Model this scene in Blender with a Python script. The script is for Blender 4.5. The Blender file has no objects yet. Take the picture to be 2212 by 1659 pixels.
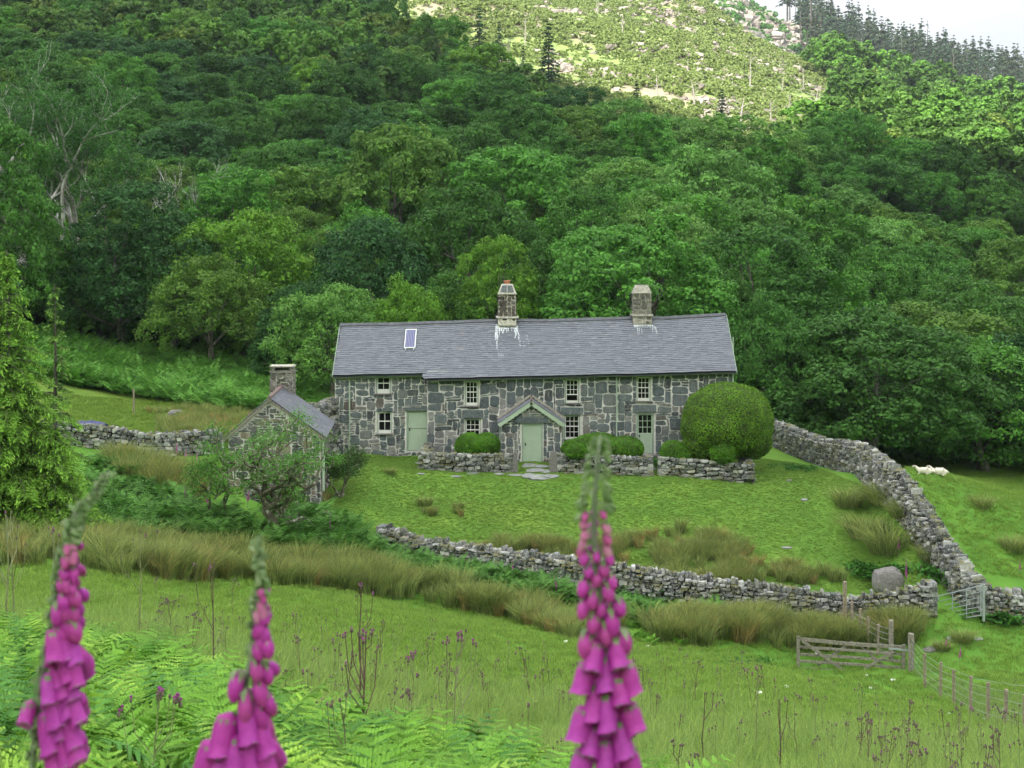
import bpy, bmesh, math, random
import numpy as np
from mathutils import Vector, Matrix, Euler, noise
R_ = math.radians
random.seed(7); rng = np.random.default_rng(7)
scene = bpy.context.scene
col = scene.collection

# ------------------------------------------------------------------ camera
F, CX, HZ, ZC = 3072.0, 1106.0, 580.0, 8.587     # focal length and horizon on a 2212 x 1659 sheet, eye height
cam_d = bpy.data.cameras.new("camera"); cam = bpy.data.objects.new("camera", cam_d); col.objects.link(cam)
cam.location = (0, 0, ZC); cam.rotation_euler = (R_(90), 0, 0)
cam_d.lens = 50; cam_d.sensor_width = 36; cam_d.shift_y = -(829.5-HZ)/2212
cam_d.clip_start = 0.1; cam_d.clip_end = 6000
cam_d.dof.use_dof = True; cam_d.dof.focus_distance = 58; cam_d.dof.aperture_fstop = 7.5
scene.camera = cam

# ------------------------------------------------------------------ light
SUN_EL, SUN_AZ = 50, 215        # azimuth clockwise from +Y
w = bpy.data.worlds.new("World"); scene.world = w; w.use_nodes = True
nt = w.node_tree; nt.nodes.clear()
wo = nt.nodes.new("ShaderNodeOutputWorld"); bg = nt.nodes.new("ShaderNodeBackground")
sky = nt.nodes.new("ShaderNodeTexSky"); sky.sky_type = 'NISHITA'; sky.sun_disc = False
sky.sun_elevation = R_(SUN_EL); sky.sun_rotation = R_(SUN_AZ)
sky.air_density = 1.0; sky.dust_density = 1.5
tc = nt.nodes.new("ShaderNodeTexCoord"); mp = nt.nodes.new("ShaderNodeMapping"); mp.inputs['Scale'].default_value = (2.2, 2.2, 7)
ns = nt.nodes.new("ShaderNodeTexNoise"); ns.inputs['Scale'].default_value = 2.0; ns.inputs['Detail'].default_value = 6
rp = nt.nodes.new("ShaderNodeValToRGB"); rp.color_ramp.elements[0].position = .25; rp.color_ramp.elements[1].position = .62
rp.color_ramp.elements[0].color = (6.6, 6.9, 7.4, 1); rp.color_ramp.elements[1].color = (8.6, 8.7, 8.9, 1)
mx = nt.nodes.new("ShaderNodeMix"); mx.data_type = 'RGBA'; mx.inputs['Factor'].default_value = .88
nt.links.new(tc.outputs['Generated'], mp.inputs[0]); nt.links.new(mp.outputs[0], ns.inputs['Vector'])
nt.links.new(ns.outputs[0], rp.inputs[0]); nt.links.new(rp.outputs[0], mx.inputs['B'])
nt.links.new(sky.outputs[0], mx.inputs['A'])
spz = nt.nodes.new("ShaderNodeSeparateXYZ"); nt.links.new(tc.outputs['Generated'], spz.inputs[0])   # an overcast sky is brighter overhead
rz_ = nt.nodes.new("ShaderNodeValToRGB"); rz_.color_ramp.elements[0].position = .20; rz_.color_ramp.elements[0].color = (.50,.50,.50,1); rz_.color_ramp.elements[1].position = .75; rz_.color_ramp.elements[1].color = (1.25,1.25,1.25,1)
mz = nt.nodes.new("ShaderNodeMix"); mz.data_type = 'RGBA'; mz.blend_type = 'MULTIPLY'; mz.inputs['Factor'].default_value = 1
nt.links.new(spz.outputs[2], rz_.inputs[0]); nt.links.new(mx.outputs['Result'], mz.inputs['A']); nt.links.new(rz_.outputs[0], mz.inputs['B']); nt.links.new(mz.outputs['Result'], bg.inputs[0])
bg.inputs[1].default_value = 0.12
nt.links.new(bg.outputs[0], wo.inputs[0])
sl = bpy.data.lights.new("sun", 'SUN'); sl.energy = 5.0; sl.angle = R_(0.5); sl.color = (1.0, .95, .86)
sun = bpy.data.objects.new("sun", sl); col.objects.link(sun)
_az = R_(SUN_AZ); _el = R_(SUN_EL)
SUNV = Vector((math.sin(_az)*math.cos(_el), math.cos(_az)*math.cos(_el), math.sin(_el)))
sun.rotation_euler = SUNV.to_track_quat('Z', 'Y').to_euler(); sun.location = (-60, -80, 200)
scene.view_settings.view_transform = 'Standard'; scene.view_settings.look = 'None'
scene.view_settings.gamma = 1; scene.view_settings.exposure = 1.12
scene.render.engine = 'CYCLES'
scene.cycles.max_bounces = 6; scene.cycles.diffuse_bounces = 4; scene.cycles.transmission_bounces = 4
scene.cycles.transparent_max_bounces = 4

# ------------------------------------------------------------------ helpers
def tag(o, label=None, cat=None, group=None, kind=None):
    if label: o['label'] = label
    if cat: o['category'] = cat
    if group: o['group'] = group
    if kind: o['kind'] = kind
    return o
def empty(name, loc, rz=0, label=None, cat=None, group=None):
    o = bpy.data.objects.new(name, None); col.objects.link(o)
    o.location = loc; o.rotation_euler = (0, 0, rz); o.empty_display_size = .2
    return tag(o, label, cat, group)
def mk(name, V, Fc, mat=None, parent=None, attrs=None, smooth=False, mats=None, midx=None):
    """V: (n,3) array, Fc: list of faces or (m,k) array"""
    me = bpy.data.meshes.new(name)
    V = np.asarray(V, dtype=np.float32)
    if isinstance(Fc, np.ndarray):
        m, k = Fc.shape
        me.vertices.add(len(V)); me.vertices.foreach_set('co', V.ravel())
        me.loops.add(m*k); me.loops.foreach_set('vertex_index', Fc.astype(np.int32).ravel())
        me.polygons.add(m); me.polygons.foreach_set('loop_start', np.arange(0, m*k, k, dtype=np.int32))
        me.polygons.foreach_set('loop_total', np.full(m, k, dtype=np.int32))
        me.update(calc_edges=True)
    else:
        me.from_pydata([tuple(map(float, v)) for v in V], [], Fc); me.update()
    if attrs:
        for an, av in attrs.items():
            av = np.asarray(av, dtype=np.float32)
            if av.ndim == 1:
                a = me.attributes.new(an, 'FLOAT', 'POINT'); a.data.foreach_set('value', av)
            else:
                a = me.attributes.new(an, 'FLOAT_COLOR', 'POINT'); a.data.foreach_set('color', av.ravel())
    if mats:
        for m_ in mats: me.materials.append(m_)
        if midx is not None: me.polygons.foreach_set('material_index', np.asarray(midx, dtype=np.int32))
    elif mat: me.materials.append(mat)
    if smooth: me.polygons.foreach_set('use_smooth', np.ones(len(me.polygons), dtype=bool))
    o = bpy.data.objects.new(name, me)
    if parent != 'unlinked':
        col.objects.link(o)
        if parent: o.parent = parent
    return o
class MB:
    """collects polygons with a per-vertex random value"""
    def __init__(s): s.v = []; s.f = []; s.r = []; s.m = []
    def add(s, vs, fs, r=None, mi=0):
        b = len(s.v); s.v.extend([tuple(v) for v in vs]); s.f.extend([[b+i for i in f] for f in fs])
        if r is None: r = random.random()
        s.r.extend(r if isinstance(r, list) else [r]*len(vs)); s.m.extend([mi]*len(fs))
    def box(s, c, d, M=None, r=None, jit=0, mi=0, taper=1):
        hx, hy, hz = d[0]/2, d[1]/2, d[2]/2
        vs = []
        for z in (-1, 1):
            t = taper if z > 0 else 1
            for x, y in ((-1,-1),(1,-1),(1,1),(-1,1)):
                v = Vector((x*hx*t, y*hy*t, z*hz))
                if jit: v += Vector([random.uniform(-jit, jit) for _ in range(3)])
                if M is not None: v = M @ v
                vs.append(v + Vector(c))
        s.add(vs, [[0,3,2,1],[4,5,6,7],[0,1,5,4],[1,2,6,5],[2,3,7,6],[3,0,4,7]], r, mi)
    def span(s, a, b, w, h=None, r=None, mi=0, up=(0,0,1)):
        """a beam of rectangular section from a to b"""
        a = Vector(a); b = Vector(b); d = (b-a); L = d.length; d.normalize()
        u = Vector(up)
        if abs(d.dot(u)) > .95: u = Vector((0,1,0))
        sd = d.cross(u).normalized(); u = sd.cross(d).normalized(); h = h or w
        vs = []
        for p in (a, b):
            for x, y in ((-1,-1),(1,-1),(1,1),(-1,1)): vs.append(p + sd*x*w/2 + u*y*h/2)
        s.add(vs, [[0,3,2,1],[4,5,6,7],[0,1,5,4],[1,2,6,5],[2,3,7,6],[3,0,4,7]], r, mi)
    def tube(s, pts, rad, n=6, r=None, mi=0, cap=True):
        pts = [Vector(p) for p in pts]
        if not hasattr(rad, '__len__'): rad = [rad]*len(pts)
        vs = []; prev = None
        for i, p in enumerate(pts):
            d = (pts[min(i+1, len(pts)-1)] - pts[max(i-1, 0)])
            if d.length < 1e-9: d = Vector((0,0,1))
            d.normalize()
            ref = prev if prev is not None else (Vector((1,0,0)) if abs(d.x) < .9 else Vector((0,1,0)))
            a = (ref - d*ref.dot(d)).normalized(); prev = a; b = d.cross(a)
            for k in range(n):
                t = 2*math.pi*k/n; vs.append(p + (a*math.cos(t) + b*math.sin(t))*rad[i])
        fs = []
        for i in range(len(pts)-1):
            for k in range(n):
                k2 = (k+1) % n; fs.append([i*n+k, i*n+k2, (i+1)*n+k2, (i+1)*n+k])
        if cap: fs.append(list(range(n))[::-1]); fs.append([(len(pts)-1)*n+k for k in range(n)])
        s.add(vs, fs, r, mi)
    def prism(s, poly, z0, z1, M=None, r=None, mi=0):
        n = len(poly); vs = [Vector((p[0], p[1], z0)) for p in poly] + [Vector((p[0], p[1], z1)) for p in poly]
        if M is not None: vs = [M @ v for v in vs]
        s.add(vs, [list(range(n))[::-1], list(range(n, 2*n))] + [[i, (i+1)%n, n+(i+1)%n, n+i] for i in range(n)], r, mi)
    def build(s, name, mat, parent=None, smooth=False, loc=None):
        mats = mat if isinstance(mat, (list, tuple)) else None
        V = np.array([tuple(v) for v in s.v], dtype=np.float32)
        if loc is not None: V = V - np.array(loc, dtype=np.float32)
        o = mk(name, V, s.f, None if mats else mat, parent, {'rnd': s.r}, smooth, mats, s.m if mats else None)
        if loc is not None: o.location = loc
        return o
def copy_tree(o, parent=None):
    c = o.copy(); col.objects.link(c)
    if parent: c.parent = parent
    for ch in o.children: copy_tree(ch, c)
    return c
ORD = ['first','second','third','fourth','fifth','sixth','seventh','eighth','ninth','tenth','eleventh','twelfth','thirteenth','fourteenth','fifteenth','sixteenth','seventeenth','eighteenth','nineteenth','twentieth']
def ordinal(n):
    if n <= 20: return ORD[n-1]
    t, u = divmod(n, 10); T = ['','','twent','thirt','fort','fift','sixt','sevent','eight','ninet'][t]
    return T+'ieth' if u == 0 else T+'y-'+ORD[u-1]
def number_labels(items, fmt1, fmtn, unit=12):
    """items: (key, px, obj); singletons get fmt1(key), others an ordinal from the left"""
    d = {}
    for k, px, o in items: d.setdefault(k, []).append((px, o))
    for k, l in d.items():
        l.sort(key=lambda t: t[0])
        for i, (px, o) in enumerate(l):
            if len(l) == 1: o['label'] = fmt1(k)
            else:
                od = ordinal(i+1)
                if i == len(l)-1: od = 'last'
                o['label'] = fmtn(k, od)

# ------------------------------------------------------------------ materials
def new_mat(name):
    m = bpy.data.materials.new(name); m.use_nodes = True; nt = m.node_tree
    b = nt.nodes['Principled BSDF']; return m, nt, b
def N(nt, t, **kw):
    n = nt.nodes.new(t)
    for k, v in kw.items():
        if k in n.inputs: n.inputs[k].default_value = v
        else: setattr(n, k, v)
    return n
def ramp(nt, src, stops, interp='LINEAR'):
    r = nt.nodes.new("ShaderNodeValToRGB"); cr = r.color_ramp; cr.interpolation = interp
    while len(cr.elements) < len(stops): cr.elements.new(.5)
    for e, (p, c) in zip(cr.elements, stops): e.position = p; e.color = (*c, 1) if len(c) == 3 else c
    nt.links.new(src, r.inputs[0]); return r.outputs[0]
def mixc(nt, fac, a, b, mode='MIX'):
    m = nt.nodes.new("ShaderNodeMix"); m.data_type = 'RGBA'; m.blend_type = mode
    for s, i in ((fac, 'Factor'), (a, 'A'), (b, 'B')):
        if isinstance(s, (int, float)): m.inputs[i].default_value = s
        elif isinstance(s, tuple): m.inputs[i].default_value = (*s, 1) if len(s) == 3 else s
        else: nt.links.new(s, m.inputs[i])
    return m.outputs['Result']
def noisef(nt, scale, detail=4, rough=.55, coord='Object', stretch=None):
    tc = nt.nodes.new("ShaderNodeTexCoord"); n = N(nt, "ShaderNodeTexNoise", Scale=scale, Detail=detail, Roughness=rough)
    if stretch:
        mp = nt.nodes.new("ShaderNodeMapping"); mp.inputs['Scale'].default_value = stretch
        nt.links.new(tc.outputs[coord], mp.inputs[0]); nt.links.new(mp.outputs[0], n.inputs['Vector'])
    else: nt.links.new(tc.outputs[coord], n.inputs['Vector'])
    return n.outputs[0]
def attr(nt, name, color=False):
    a = nt.nodes.new("ShaderNodeAttribute"); a.attribute_name = name
    return a.outputs['Color'] if color else a.outputs['Fac']
def bump(nt, b, h, strength=.4, dist=.02):
    n = N(nt, "ShaderNodeBump", Strength=strength, Distance=dist); nt.links.new(h, n.inputs['Height'])
    nt.links.new(n.outputs[0], b.inputs['Normal'])
def flat_mat(name, c, rough=.6, var=.25, nscale=6, metallic=0, bumpd=.004):
    m, nt, b = new_mat(name)
    n = noisef(nt, nscale, 5)
    c1 = tuple(x*(1-var) for x in c); c2 = tuple(min(1, x*(1+var)) for x in c)
    nt.links.new(ramp(nt, n, [(.3, c1), (.7, c2)]), b.inputs['Base Color'])
    b.inputs['Roughness'].default_value = rough; b.inputs['Metallic'].default_value = metallic
    if bumpd: bump(nt, b, n, .5, bumpd)
    return m
def leaf_mat(name, c, var=.35, trans=.35, use_obj=True, tip=None, rough=.55, yel=.0):
    """foliage: colour from the object's own colour, varied leaf by leaf"""
    m, nt, b = new_mat(name)
    rnd = attr(nt, 'rnd')
    lo = tuple(x*(1-var) for x in c); hi = (c[0]*(1+var+yel), c[1]*(1+var), c[2]*(1+var*.4))
    cc = ramp(nt, rnd, [(0, lo), (.75, hi), (1, (hi[0]*1.15, hi[1]*1.10, hi[2]))])
    if use_obj:
        oi = nt.nodes.new("ShaderNodeObjectInfo"); cc = mixc(nt, 1.0, cc, oi.outputs['Color'], 'MULTIPLY')
    nt.links.new(cc, b.inputs['Base Color']); b.inputs['Roughness'].default_value = rough
    b.inputs['Specular IOR Level'].default_value = .12
    tr = nt.nodes.new("ShaderNodeBsdfTranslucent"); nt.links.new(mixc(nt, .35, cc, (.30, .42, .05), 'MIX') if False else cc, tr.inputs[0])
    ms = nt.nodes.new("ShaderNodeMixShader"); ms.inputs[0].default_value = trans
    nt.links.new(b.outputs[0], ms.inputs[1]); nt.links.new(tr.outputs[0], ms.inputs[2])
    nt.links.new(ms.outputs[0], nt.nodes['Material Output'].inputs[0])
    return m
def stone_mat(name, stops, lichen=.5, moss=0, nscale=9, streak=False):
    m, nt, b = new_mat(name)
    rnd = attr(nt, 'rnd'); c = ramp(nt, rnd, stops)
    n1 = noisef(nt, nscale, 6, .65)
    c = mixc(nt, ramp(nt, n1, [(.35, (0,0,0)), (.65, (1,1,1))]), mixc(nt, .6, c, (.35,.35,.35), 'MULTIPLY'), c)
    n2 = noisef(nt, 17, 5, .7)
    lf = ramp(nt, n2, [(.62-.1*lichen, (0,0,0)), (.68-.1*lichen, (1,1,1))])
    c = mixc(nt, mixc(nt, 1.0, lf, (lichen,)*3, 'MULTIPLY'), c, (.50, .50, .46))
    if streak:
        n4 = noisef(nt, 1.6, 5, .7, stretch=(9, 1, 1.2))
        c = mixc(nt, mixc(nt, 1.0, ramp(nt, n4, [(.57, (0,0,0)), (.66, (1,1,1))]), (.30,)*3, 'MULTIPLY'), c, (.46, .42, .38))
    if moss:
        n3 = noisef(nt, 2.2, 5, .6); g = nt.nodes.new("ShaderNodeNewGeometry"); sp = nt.nodes.new("ShaderNodeSeparateXYZ")
        nt.links.new(g.outputs['Normal'], sp.inputs[0])
        mm = N(nt, "ShaderNodeMath", operation='MULTIPLY'); nt.links.new(sp.outputs[2], mm.inputs[0]); nt.links.new(ramp(nt, n3, [(.48,(0,0,0)),(.58,(1,1,1))]), mm.inputs[1])
        mm2 = N(nt, "ShaderNodeMath", operation='MULTIPLY', use_clamp=True); nt.links.new(mm.outputs[0], mm2.inputs[0]); mm2.inputs[1].default_value = moss
        c = mixc(nt, mm2.outputs[0], c, (.13, .125, .03))
    nt.links.new(c, b.inputs['Base Color']); b.inputs['Roughness'].default_value = .85
    bump(nt, b, n1, .7, .03)
    return m
M = {}
M['wallstone'] = stone_mat('dry_stone', [(0, (.05,.055,.056)), (.35, (.12,.13,.13)), (.65, (.22,.23,.225)), (.88, (.36,.365,.35)), (1, (.56,.56,.54))], lichen=.8, moss=1.3)
M['core'] = flat_mat('wall_core', (.02,.02,.018), .9)
M['housestone'] = stone_mat('house_stone', [(0, (.052,.060,.066)), (.2, (.090,.114,.126)), (.45, (.132,.162,.172)), (.65, (.185,.192,.190)), (.84, (.28,.28,.265)), (.93, (.10,.078,.066)), (1, (.33,.325,.31))], lichen=.45, nscale=5, streak=True)
M['barnstone'] = stone_mat('barn_stone', [(0, (.05,.055,.055)), (.4, (.11,.12,.12)), (.7, (.18,.17,.15)), (.85, (.27,.22,.15)), (1, (.32,.29,.25))], lichen=.5)
M['chimstone'] = stone_mat('chimney_stone', [(0, (.04,.035,.03)), (.5, (.10,.085,.07)), (.8, (.16,.14,.12)), (1, (.20,.2,.19))], lichen=.25, nscale=12)
M['chimstone2'] = stone_mat('grey_chimney_stone', [(0, (.09,.085,.075)), (.5, (.17,.155,.135)), (.8, (.22,.21,.18)), (1, (.28,.25,.22))], lichen=.6, nscale=12)
M['mortar'] = flat_mat('mortar', (.59,.57,.545), .9, .25, 5, bumpd=.01)
M['capstone'] = flat_mat('render_cap', (.36,.335,.29), .9, .35, 8)
M['palecap'] = flat_mat('lime_cap', (.55,.51,.46), .9, .3, 8)
M['green'] = flat_mat('sage_paint', (.37,.46,.355), .5, .06, 3, bumpd=.001)
M['greend'] = flat_mat('sage_paint_trim', (.26,.33,.26), .5, .12, 3, bumpd=.001)
M['white'] = flat_mat('white_paint', (.70,.70,.68), .45, .04, 3, bumpd=0)
M['lime'] = flat_mat('lime_streak', (.62,.66,.68), .9, .25, 14, bumpd=0)
M['pot'] = flat_mat('terracotta', (.40,.17,.10), .8)
M['dark'] = flat_mat('black_iron_unlit_rooms', (.02,.02,.02), .5)
M['ridge'] = flat_mat('ridge_tile', (.075,.08,.09), .7, .3, 4)
M['ridgered'] = flat_mat('red_ridge_tile', (.17,.115,.10), .8, .3, 6)
M['steel'] = flat_mat('galvanised_steel', (.42,.46,.50), .42, .15, 9, metallic=.45, bumpd=0)
M['oldwood'] = flat_mat('weathered_wood', (.22,.20,.165), .85, .45, 12, bumpd=.006)
M['newwood'] = flat_mat('fence_post_wood', (.25,.205,.15), .85, .3, 12, bumpd=.006)
M['wire'] = flat_mat('fence_wire', (.35,.37,.37), .5, .1, metallic=.5, bumpd=0)
M['sheep'] = flat_mat('fleece', (.68,.63,.53), .95, .2, 14, bumpd=.03)
M['sheepface'] = flat_mat('sheep_face', (.50,.44,.38), .9, .15)
M['blue'] = flat_mat('blue_tarpaulin', (.018,.025,.10), .45, .3, 3)
M['flag'] = flat_mat('flagstone', (.22,.23,.22), .8, .35, 3, bumpd=.006)
# window glass: unlit room painted as a near-black base colour, gloss reflects the sky
m, nt, b = new_mat('window_glass'); b.inputs['Base Color'].default_value = (.008,.009,.010,1); b.inputs['Roughness'].default_value = .06
b.inputs['Specular IOR Level'].default_value = .35; M['glass'] = m
# solar cell
m, nt, b = new_mat('solar_cells'); tcn = nt.nodes.new("ShaderNodeTexCoord"); wv = N(nt, "ShaderNodeTexWave", Scale=4.2); wv.bands_direction = 'X'
nt.links.new(tcn.outputs['Object'], wv.inputs['Vector'])
nt.links.new(ramp(nt, wv.outputs[0], [(.80, (.075,.08,.19)), (.92, (.26,.27,.38))]), b.inputs['Base Color']); b.inputs['Roughness'].default_value = .18; M['solar'] = m
# slates
m, nt, b = new_mat('roof_slate'); rnd = attr(nt, 'rnd')
c = ramp(nt, rnd, [(0, (.105,.116,.138)), (.5, (.145,.158,.185)), (.85, (.182,.195,.222)), (.96, (.185,.168,.172)), (1, (.23,.24,.255))])
n1 = noisef(nt, .8, 6, .7); c = mixc(nt, mixc(nt, 1.0, ramp(nt, n1, [(.25,(1,1,1)),(.55,(0,0,0))]), (.12,)*3, 'MULTIPLY'), c, (.15,.16,.17))
n2 = noisef(nt, 5, 6, .75); c = mixc(nt, mixc(nt, 1.0, ramp(nt, n2, [(.60,(0,0,0)),(.72,(1,1,1))]), (.45,)*3, 'MULTIPLY'), c, (.19,.15,.11))
n3 = noisef(nt, 25, 4, .7); c = mixc(nt, ramp(nt, n3, [(.66,(0,0,0)),(.70,(.5,.5,.5))]), c, (.33,.34,.35))
nt.links.new(c, b.inputs['Base Color']); b.inputs['Roughness'].default_value = .62; bump(nt, b, n3, .4, .004); M['slate'] = m
M['slate2'] = M['slate'].copy(); M['slate2'].name = 'dark_roof_slate'
for e_, k_ in zip([n for n in M['slate2'].node_tree.nodes if n.type == 'VALTORGB'][0].color_ramp.elements, range(9)): e_.color = [c*.62 for c in list(e_.color)[:3]]+[1]
# bark
m, nt, b = new_mat('dark_bark'); n1 = noisef(nt, 6, 6, .7, stretch=(1,1,.25))
nt.links.new(ramp(nt, n1, [(.3,(.03,.026,.02)),(.55,(.10,.09,.07)),(.72,(.30,.30,.26))]), b.inputs['Base Color']); b.inputs['Roughness'].default_value = .9; bump(nt, b, n1, .8, .04); M['bark'] = m
m, nt, b = new_mat('pale_bark'); n1 = noisef(nt, 1.3, 6, .7)
nt.links.new(ramp(nt, n1, [(.3,(.10,.095,.08)),(.45,(.24,.23,.20)),(.58,(.46,.45,.42)),(.68,(.66,.65,.61))]), b.inputs['Base Color']); b.inputs['Roughness'].default_value = .85; bump(nt, b, n1, .5, .04); M['palebark'] = m
m, nt, b = new_mat('lichen_bark'); n1 = noisef(nt, 5, 6, .7)
nt.links.new(ramp(nt, n1, [(.35,(.05,.046,.034)),(.5,(.12,.11,.075)),(.56,(.18,.17,.09)),(.61,(.46,.47,.42))]), b.inputs['Base Color']); b.inputs['Roughness'].default_value = .9; bump(nt, b, n1, .8, .03); M['lichbark'] = m
M['leaf'] = leaf_mat('broad_leaf', (.60,.88,.42), .42, .30)
M['needle'] = leaf_mat('needle_spray', (.68,.88,.42), .72, .22)
M['yew'] = leaf_mat('clipped_yew', (.105,.215,.020), .50, .2, use_obj=False)
M['box'] = leaf_mat('clipped_box', (.078,.20,.016), .40, .22, use_obj=False)
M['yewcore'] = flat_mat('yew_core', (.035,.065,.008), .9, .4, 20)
M['fern'] = leaf_mat('bracken_frond', (.135,.30,.050), .55, .35, use_obj=False, yel=.1)
M['bankfern'] = leaf_mat('bank_bracken', (.11,.26,.055), .5, .3, use_obj=False)
M['fernfar'] = leaf_mat('bracken_far', (.082,.205,.048), .50, .3, use_obj=False, yel=.1)
M['rush'] = leaf_mat('rush_blade', (.180,.250,.090), .45, .25, use_obj=False, yel=.22)
M['rushred'] = leaf_mat('brown_rush_blade', (.24,.23,.10), .35, .25, use_obj=False, yel=.3)
M['grass'] = leaf_mat('grass_blade', (.148,.27,.055), .35, .3, use_obj=False, yel=.25)
M['drygrass'] = leaf_mat('seeding_grass', (.205,.33,.095), .35, .3, use_obj=False, yel=.15)
M['shrub'] = leaf_mat('hill_scrub', (.215,.295,.115), .45, .3, use_obj=False, yel=.1)  # scrub green raised to stand in for stronger sun
M['weed'] = leaf_mat('broad_weed', (.05,.15,.025), .35, .3, use_obj=False)
M['thst'] = flat_mat('thistle_stem', (.19,.21,.095), .8, .3, 12, bumpd=0)
M['thstd'] = flat_mat('brown_thistle_stem', (.10,.06,.045), .8, .3, 12, bumpd=0)
M['thhead'] = flat_mat('thistle_bud', (.13,.095,.08), .85, .35, 30, bumpd=0)
M['thflower'] = flat_mat('thistle_flower', (.34,.06,.30), .8, .3, 30, bumpd=0)
M['rock'] = stone_mat('boulder', [(0, (.18,.17,.165)), (1, (.24,.225,.215))], lichen=.35, moss=0)
M['hillrock'] = stone_mat('hill_rock', [(0, (.22,.19,.165)), (.5, (.34,.29,.25)), (1, (.46,.42,.38))], lichen=.3, moss=.4)
M['wool'] = flat_mat('wool_tuft', (.8,.8,.77), .95, .1)
M['snag'] = flat_mat('dead_wood', (.33,.30,.27), .9, .3)
# ------------------------------------------------------------------ terrain
# survey points: (px, row, depth) of bare ground
CP = []
def cps(D, *pr):
    for px, row in pr: CP.append((px, row, D))
cps(3, (-300,2780),(1106,2833),(2500,2860))
cps(6, (-200,2030),(1106,2230),(2400,2290))
cps(10, (-100,1660),(500,1740),(1106,1870),(1700,1930),(2300,1950))
cps(15, (-100,1500),(500,1590),(1106,1715),(1700,1765),(2300,1780))
cps(20, (-100,1410),(500,1495),(1106,1618),(1700,1670),(2300,1690))
cps(30, (-100,1300),(500,1370),(1106,1488),(1700,1550),(2300,1570))
cps(40, (-100,1215),(500,1295),(1106,1392),(1700,1470),(2300,1500))
cps(46, (-100,1130),(100,1150),(400,1225),(800,1290),(1106,1345),(1500,1400),(1730,1450),(1960,1458),(2300,1460))
cps(50, (-100,1075),(100,1095),(450,1150),(620,1180),(850,1245),(1106,1275),(1500,1320),(1900,1345),(2100,1330),(2300,1345))
cps(54, (100,1045),(480,1085),(700,1140),(850,1190),(1106,1205),(1500,1225),(1900,1250),(2030,1190),(2300,1285))
cps(57, (250,1020),(560,1040),(760,1085),(1106,1145),(1600,1160),(1933,1092),(2300,1245))
cps(60, (-100,970),(300,998),(600,1010),(800,1035),(1106,1088),(1500,1090),(1800,1060),(2300,1205))
cps(65, (720,1002),(850,1003),(930,1005),(1500,1003))
cps(63, (300,975),(650,995),(760,1008),(930,1018),(1160,1026),(1500,1030),(1622,1038),(1780,1030),(2300,1170))
cps(66.8, (-100,905),(400,925),(720,981),(900,982),(1106,980),(1400,982),(1600,990),(1760,1008),(2300,1130))
cps(72, (-100,855),(400,895),(720,935),(1106,940),(1500,950),(1668,975),(1900,1065),(2300,1090))
cps(80, (-100,800),(100,812),(400,850),(720,885),(1106,880),(1500,905),(1850,985),(2010,1030),(2300,1058))
cps(90, (-100,725),(60,742),(400,785),(720,815),(1106,805),(1500,835),(1850,945),(2010,985),(2300,1015))
cps(100, (-100,650),(400,720),(1106,715),(1700,820),(2300,950))
cps(115, (-100,560),(400,605),(1106,600),(1700,690),(2300,830))
cps(145, (-100,390),(500,430),(1106,440),(1700,500),(2300,640))
cps(175, (-100,245),(500,290),(1106,320),(1700,385),(2300,495))
cps(250, (-100,20),(600,80),(1106,140),(1500,185),(1800,245),(2300,350))
cps(300, (-100,-90),(600,-40),(1106,45),(1400,90),(1640,165),(1800,225),(2000,262),(2300,310))
cps(350, (-100,-180),(600,-140),(1106,-30),(1450,10),(1640,122),(1800,192),(2000,236),(2300,276))
cps(430, (1106,-60),(1500,30),(1640,150),(1800,215),(2300,285))
cps(620, (-100,-300),(600,-250),(1106,-130),(1450,-60),(1560,-25),(1640,25),(1700,62),(1800,108),(1900,140),(2050,178),(2300,232))
cps(720, (-100,-280),(1106,-110),(1560,0),(1800,130),(2300,250))
cps(1400, (-100,0),(1106,120),(2300,300))
UK = 4.0
_P = np.array([((p-CX)/F*UK, math.log(d), (r-HZ)) for p, r, d in CP])
def _tps_fit(P, lam=2e-4):
    X = P[:, :2]; n = len(X)
    d2 = ((X[:,None]-X[None])**2).sum(-1); K = .5*d2*np.log(d2+1e-12)
    A = np.zeros((n+3, n+3)); A[:n,:n] = K + lam*np.eye(n); A[:n,n] = 1; A[:n,n+1:] = X; A[n,:n] = 1; A[n+1:,:n] = X.T
    return np.linalg.solve(A, np.concatenate([P[:,2], np.zeros(3)]))
# fit the elevation angle relative to a base curve, so that nearby rows stay smooth
def _base(s):
    S = np.log(np.array([3,6,10,15,20,30,40,46,50,54,57,60,63,66.8,72,80,90,100,115,145,175,250,300,350,430,620,720,1400]))
    B = np.array([2833,2230,1870,1715,1618,1488,1392,1345,1275,1205,1145,1088,1026,980,940,880,805,715,600,440,320,140,45,-30,-60,-130,-110,120])-HZ
    return np.interp(s, S, B)
_Pb = _P.copy(); _Pb[:,2] -= _base(_P[:,1])
_W = _tps_fit(_Pb)
def rowf(u, D):
    """row (relative to horizon) of the ground at horizontal slope u = x/D and depth D (arrays)"""
    u = np.clip(np.asarray(u, dtype=float), -.46, .46)*UK; s = np.log(np.clip(np.asarray(D, dtype=float), 3, 1400))
    sh = np.broadcast(u, s).shape; u = np.broadcast_to(u, sh).ravel(); s = np.broadcast_to(s, sh).ravel()
    out = np.empty(len(u)); n = len(_P)
    for i in range(0, len(u), 20000):
        a = u[i:i+20000]; b = s[i:i+20000]
        d2 = (a[:,None]-_P[None,:,0])**2 + (b[:,None]-_P[None,:,1])**2
        out[i:i+20000] = (.5*d2*np.log(d2+1e-12)) @ _W[:n] + _W[n] + _W[n+1]*a + _W[n+2]*b + _base(b)
    return out.reshape(sh)
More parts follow.
